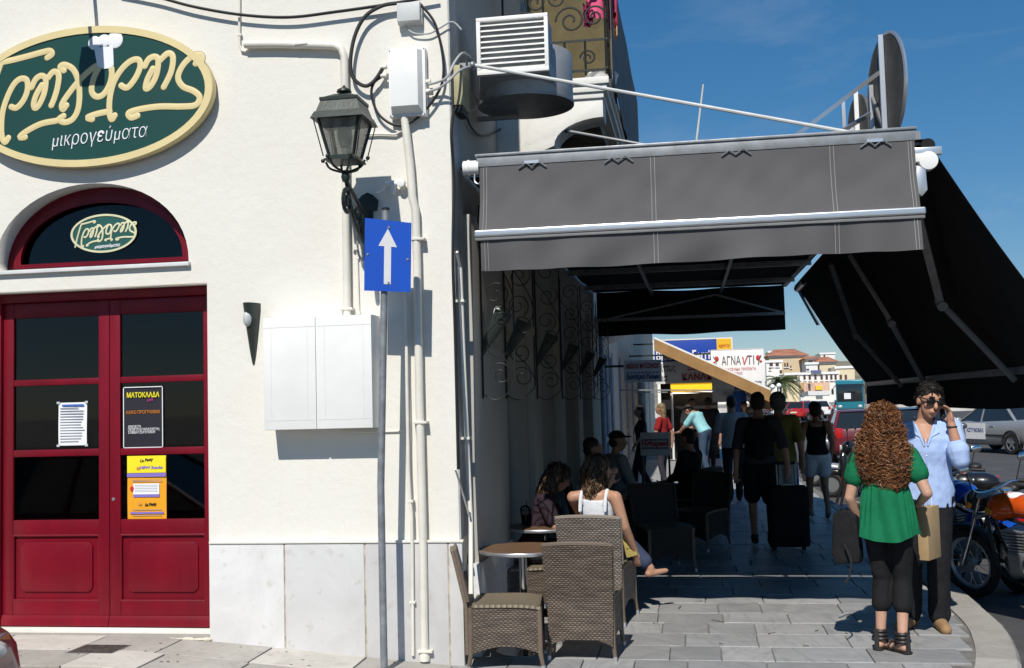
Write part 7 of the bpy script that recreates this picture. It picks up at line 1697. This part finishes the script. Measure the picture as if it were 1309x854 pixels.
# ---------------------------------------------------------------- man with the phone
J = default_pose(); J['neck'] = (-.025,.02,1.455); J['head'] = (-.065,.065,1.60); J['hf'] = (-.42,1,-.25); J['hu'] = (-.24,.12,1)
J['shR'] = (.19,.03,1.40); J['shL'] = (-.20,.0,1.415)
J['elL'] = (-.245,.15,1.19); J['wrL'] = (-.2,.125,1.43); J['hdL'] = (.1,-.16,1)
J['elR'] = (.26,-.02,1.11); J['wrR'] = (.2,.16,.95); J['hdR'] = (-.2,1,-.4)
J['anR'] = (.13,-.02,.085); J['toR'] = (.2,.13,.03); J['knR'] = (.11,.03,.5); J['anL'] = (-.06,-.0,.085); J['toL'] = (-.09,.17,.03); J['knL'] = (-.075,.05,.5)
t = thing('person', 'man in light blue shirt and sunglasses talking on a phone', 'person'); H = Human(J, 1.80, False, 1.0)
mb = MB(); H.body(mb, .95, 0, -1.25); b = part('body', fuse(mb, .0065, 4), mat('warm face skin', (.47,.25,.165), .5, var=.1, vs=9, spec=.35), t); flat_bottom(b.data)
M_shirt = fab('light blue shirt', (.40,.53,.82), .08)
mb = MB(); H.torso(mb, -.2, .955, .022, .03)
for n in 'RL': H.arm(mb, n, 1.25, .02, .02); mb.rcone(H.J['sh'+n], H.J['neck'].lerp(H.J['sh'+n],.45)-Vector((0,0,.02)), .07*H.g, .058*H.g)
sme = fuse(mb, .008, 3, disp=.0065, dscale=9); nk_ = H.J['neck']; shp = sme.copy()
bm_ = bmesh.new(); bm_.from_mesh(sme)                       # open neck of the shirt
bmesh.ops.delete(bm_, geom=[f for f in bm_.faces if (lambda c: c.z > nk_.z-.17 and c.y > nk_.y-.02 and abs(c.x-nk_.x) < .012+(c.z-nk_.z+.17)*.36)(f.calc_center_median())], context='FACES'); bm_.to_mesh(sme); bm_.free()
sh = part('shirt', sme, M_shirt, t)
# collar, placket, buttons
nk = H.J['neck']
from mathutils.bvhtree import BVHTree
bt = BVHTree.FromPolygons([v.co.copy() for v in shp.vertices], [tuple(q.vertices) for q in shp.polygons])
def onshirt(x, z):
    h_ = bt.ray_cast(Vector((x, 1.0, z)), Vector((0,-1,0))); return h_[0] if h_[0] is not None else Vector((x, nk.y+.05, z))
for s in (-1,1):
    ev = [onshirt(nk.x+s*(.012+(z_+.17)*.36), nk.z+z_) for z_ in (-.17,-.14,-.11,-.08,-.05,-.02)]
    mb = MB(); mb.tube([q+Vector((0,.002,0)) for q in ev], [.008,.009,.01,.011,.012,.012], 8); mb.build('neck_edge', M_shirt, t)
    back = nk+Vector((s*.06,-.05,.035)); front = ev[2]+Vector((0,.012,0)); top_ = nk+Vector((s*.078,.02,.03))
    out_ = onshirt(nk.x+s*.095, nk.z-.075)+Vector((0,.014,0))
    cl = MB(); cl.grid(lambda u, v: tuple((back.lerp(top_, min(1,u*2)) if u < .5 else top_.lerp(front, u*2-1)).lerp((nk+Vector((s*.085,-.055,-.012))).lerp(nk+Vector((s*.112,.02,-.025)), min(1,u*2)) if u < .5 else (nk+Vector((s*.112,.02,-.025))).lerp(out_, u*2-1), v)), 10, 4, thick=.005); cl.build('collar', M_shirt, t, angle=80)
mb = MB(); mb.tube(spline([nk+Vector(q) for q in ((.0,.118,-.12),(.0,.142,-.22),(.0,.132,-.38),(0,.138,-.5),(0,.15,-.6))],5), .006, 6); mb.build('placket', M_shirt, t)
for z_, y_ in ((-.13,.125),(-.24,.146),(-.34,.138),(-.44,.14),(-.54,.148)): mb = MB(); mb.ell(nk+Vector((.0,y_,z_)), (.006,.004,.006), 8); mb.build('button', M_swhite, t)
mb = MB(); H.torso(mb, -.22, .12, .012)
for n in 'RL': H.leg(mb, n, 1.97, .022, .018)
o = part('trousers', fuse(mb, .01, 3, disp=.006, dscale=10), fab('black jeans', (.016,.016,.019)), t); flat_bottom(o.data, .02)
for n in 'RL': mb = MB(); shoe_mesh(H, mb, n, .046, False); o = part('shoe', fuse(mb, .009, 3), mat('tan suede', (.34,.21,.10), .8, var=.15), t); flat_bottom(o.data)
mb = MB(); k = H.hk; Pq = H.P
mb.ell(Pq(0,-.022,.052), (.083*k,.098*k,.086*k), 20, H.hrot); mb.ell(Pq(0,-.05,-.005), (.08*k,.064*k,.07*k), 16, H.hrot); mb.ell(Pq(0,.045,.1), (.058*k,.035*k,.025*k), 12, H.hrot)
hm_ = fuse(mb, .009, 2, disp=.004, dscale=38); hp = part('hair', hm_, HAIRM['black'], t); locks('hair_tufts', [HAIRM['black']], hp, hm_, 380, 9, .03, .0005, .2, .0028, down=(0,-.7,-.7), stick=.6)
# sunglasses
M_lens = mat('dark lens', (.01,.009,.008), .08, var=0, spec=.8)
gl = None
for s in (-1,1):
    mb = MB(); mb.ell(Pq(s*.036,.098,.014), (.036*k,.013*k,.026*k), 18, H.hrot); o = mb.build('sunglass_lens', M_lens, t)
    mb = MB(); mb.tube([Pq(s*.066,.088,.024), Pq(s*.079,.04,.022), Pq(s*.082,-.01,.016)], .004, 6); mb.build('sunglass_arm', M_plastic, t)
mb = MB(); mb.tube([Pq(-.012,.104,.022), Pq(.012,.104,.022)], .004, 6); mb.build('sunglass_bridge', M_plastic, t)
mb = MB(); mb.ell(Pq(0,.1045,-.061), (.024*k,.006*k,.0042*k), 10, H.hrot); mb.build('mouth', mat('lip', (.22,.08,.065), .5, var=0), t)
for s in (-1,1): mb = MB(); mb.ell(Pq(s*.036,.096,.046), (.024*k,.008*k,.005*k), 10, H.hrot); mb.build('eyebrow', HAIRM['black'], t)
w_ = H.J['wrL']; mb = MB(); mb.tube([w_+Vector((.031*math.cos(q), .031*math.sin(q), -.012)) for q in [2*math.pi*i/18 for i in range(18)]], .008, 6, closed=True); mb.build('wristwatch', M_plastic, t)
t.location = at_foot(1190, 803); t.rotation_euler = (0,0,R(170)); man = t
bpy.context.view_layer.update()
hnd = man.matrix_world @ (H.J['wrL']+H.J['hdL']*.09+Vector((.03,-.02,0))); er = man.matrix_world @ Pq(-.088,.0,-.02)
ph = thing('mobile_phone', 'black mobile phone held to the ear of the man in blue', 'phone', tuple(hnd))
dv = (man.matrix_world.to_3x3() @ (H.hup*.85-H.hfw*.5)).normalized(); c_ = er.lerp(hnd,.35); mb = MB(); mb.bar(c_-dv*.07, c_+dv*.055, .048, .018, up=(1,.3,0)); mb.build('handset', M_plastic, ph, bevel=.006)
# ---------------------------------------------------------------- the two seated women
def seated(label, J, loc, rz, h, top, bottom, hairmats, hcfg, **kw):
    t, H = person(label, J, loc, rz, h, True, 1.0, top=top, bottom=bottom, hair=None, voxel=.010, group='women seated at the cafe table', **kw)
    mb = MB()
    for c_, r_ in hcfg: mb.ell(H.P(*c_), tuple(q*H.hk for q in r_), 16, H.hrot)
    mass = fuse(mb, .011, 4, disp=.004, dscale=24); hp = part('hair', mass, hairmats[0], t); hp.matrix_parent_inverse.identity()
    locks('hair_locks', hairmats, hp, mass, 420, 21, .16, .006, .07, .004, stick=.55)
    return t, H
M_h1 = mat('brown hair with light ends', (.05,.028,.015), .45, var=.4, vs=12); M_h2 = mat('fair brown highlights', (.2,.115,.055), .45, var=.3, vs=12); M_h3 = mat('deep brown hair', (.028,.017,.011), .45, var=.3, vs=12)
J = sit_pose(); J['hf'] = (.85,.6,-.08); J['hu'] = (.05,.05,1); J['neck'] = (.01,-.02,1.06); J['head'] = (.02,.03,1.22)
J['elR'] = (.25,-.06,.76); J['wrR'] = (.30,.06,.55); J['hdR'] = (.05,.3,-1)
J['elL'] = (-.2,.2,.84); J['wrL'] = (.06,.2,1.08); J['hdL'] = (.35,.0,.9)
J['knR'] = (.1,.42,.54); J['anR'] = (.06,.44,.09); J['toR'] = (.06,.58,.03); J['knL'] = (.08,.44,.63); J['anL'] = (.34,.44,.36); J['toL'] = (.46,.5,.33)
wl_ = Vector((-.79, 8.74, 0))
seated('woman in white vest with wavy brown hair sitting with her back to us', J, tuple(wl_), R(-10), 1.68, ((.72,.74,.78),0), ((.045,.06,.11),1.8), [M_h1, M_h1, M_h2], (((0,-.02,.045),(.088,.1,.09)),((0,-.06,-.05),(.1,.07,.12)),((0,-.075,-.16),(.12,.06,.13)),((-.03,-.07,-.24),(.11,.05,.1)),((.06,-.02,-.1),(.045,.07,.12))), shoes=None, skin=M_skin)
J = sit_pose(); J['neck'] = (0,.12,1.02); J['head'] = (0,.22,1.15); J['hf'] = (-.12,1,-.5); J['hu'] = (0,.5,1)
for n, s in (('R',1),('L',-1)): J['sh'+n] = (s*.17,.1,.965)
J['elR'] = (.24,.2,.74); J['wrR'] = (.1,.42,.755); J['hdR'] = (-.4,1,.0); J['elL'] = (-.22,.24,.76); J['wrL'] = (-.05,.42,.76); J['hdL'] = (.4,1,0)
seated('woman in dark top leaning over the table with the cup', J, (-1.33, 9.0, 0), R(-84), 1.66, ((.035,.022,.03),.7), ((.03,.03,.04),1.9), [M_h3, M_h1, M_h2], (((0,-.02,.045),(.086,.1,.09)),((0,-.06,-.04),(.092,.065,.1)),((-.05,-.03,-.13),(.05,.05,.12)),((.05,-.03,-.13),(.05,.05,.12)),((0,-.08,-.13),(.08,.04,.1))))
# yellow handbag by her chair
c = atY(804, 697, 8.75)
t = thing('handbag', 'small yellow handbag held beside the pale wicker chair', 'handbag', (c.x, c.y, c.z-.1))
mb = MB(); mb.M = Matrix.Translation(c) @ Matrix.Rotation(R(-14),4,'Y'); mb.prism([(-.045,-.09),(.05,-.09),(.045,.08),(.01,.095),(-.035,.08)], -.03, .03); mb.build('purse', mat('mustard leather', (.42,.33,.10), .5, var=.15), t, bevel=.012, seg=2)
mb = MB(); mb.M = Matrix.Translation(c) @ Matrix.Rotation(R(-14),4,'Y'); mb.tube(spline([(-.03,0,.08),(-.02,0,.14),(.02,0,.14),(.035,0,.08)],5), .006, 6); mb.build('handle', MATS['mustard leather'], t)
mb = MB(); mb.M = Matrix.Translation(c) @ Matrix.Rotation(R(-14),4,'Y'); mb.box((-.03,-.036,-.02),(.03,-.0305,.03)); mb.build('flap', MATS['mustard leather'], t, bevel=.004)
# ---------------------------------------------------------------- far rider
J = sit_pose(); 
for n, s in (('R',1),('L',-1)): J['elI'] = (0,0,0); J['el'+n] = (s*.3,.14,.8); J['wr'+n] = (s*.3,.38,.78); J['kn'+n] = (s*.2,.3,.5); J['an'+n] = (s*.17,.2,.12); J['to'+n] = (s*.17,.36,.08)
J.pop('elI')
q = atZ(1004, 556, RZ)
mtc = motorcycle('ridden_motorcycle', 'motorcycle ridden towards us far down the road', (q.x, q.y, RZ), R(-100), M_blackt, group='motorcycles on the road')
person('rider in dark shirt on the far motorcycle', J, (q.x-.1, q.y+.25, RZ+.34), R(170), 1.75, top=((.05,.05,.06),.8), bottom=((.05,.05,.06),2.0), hair=('short','dark'), voxel=.02)
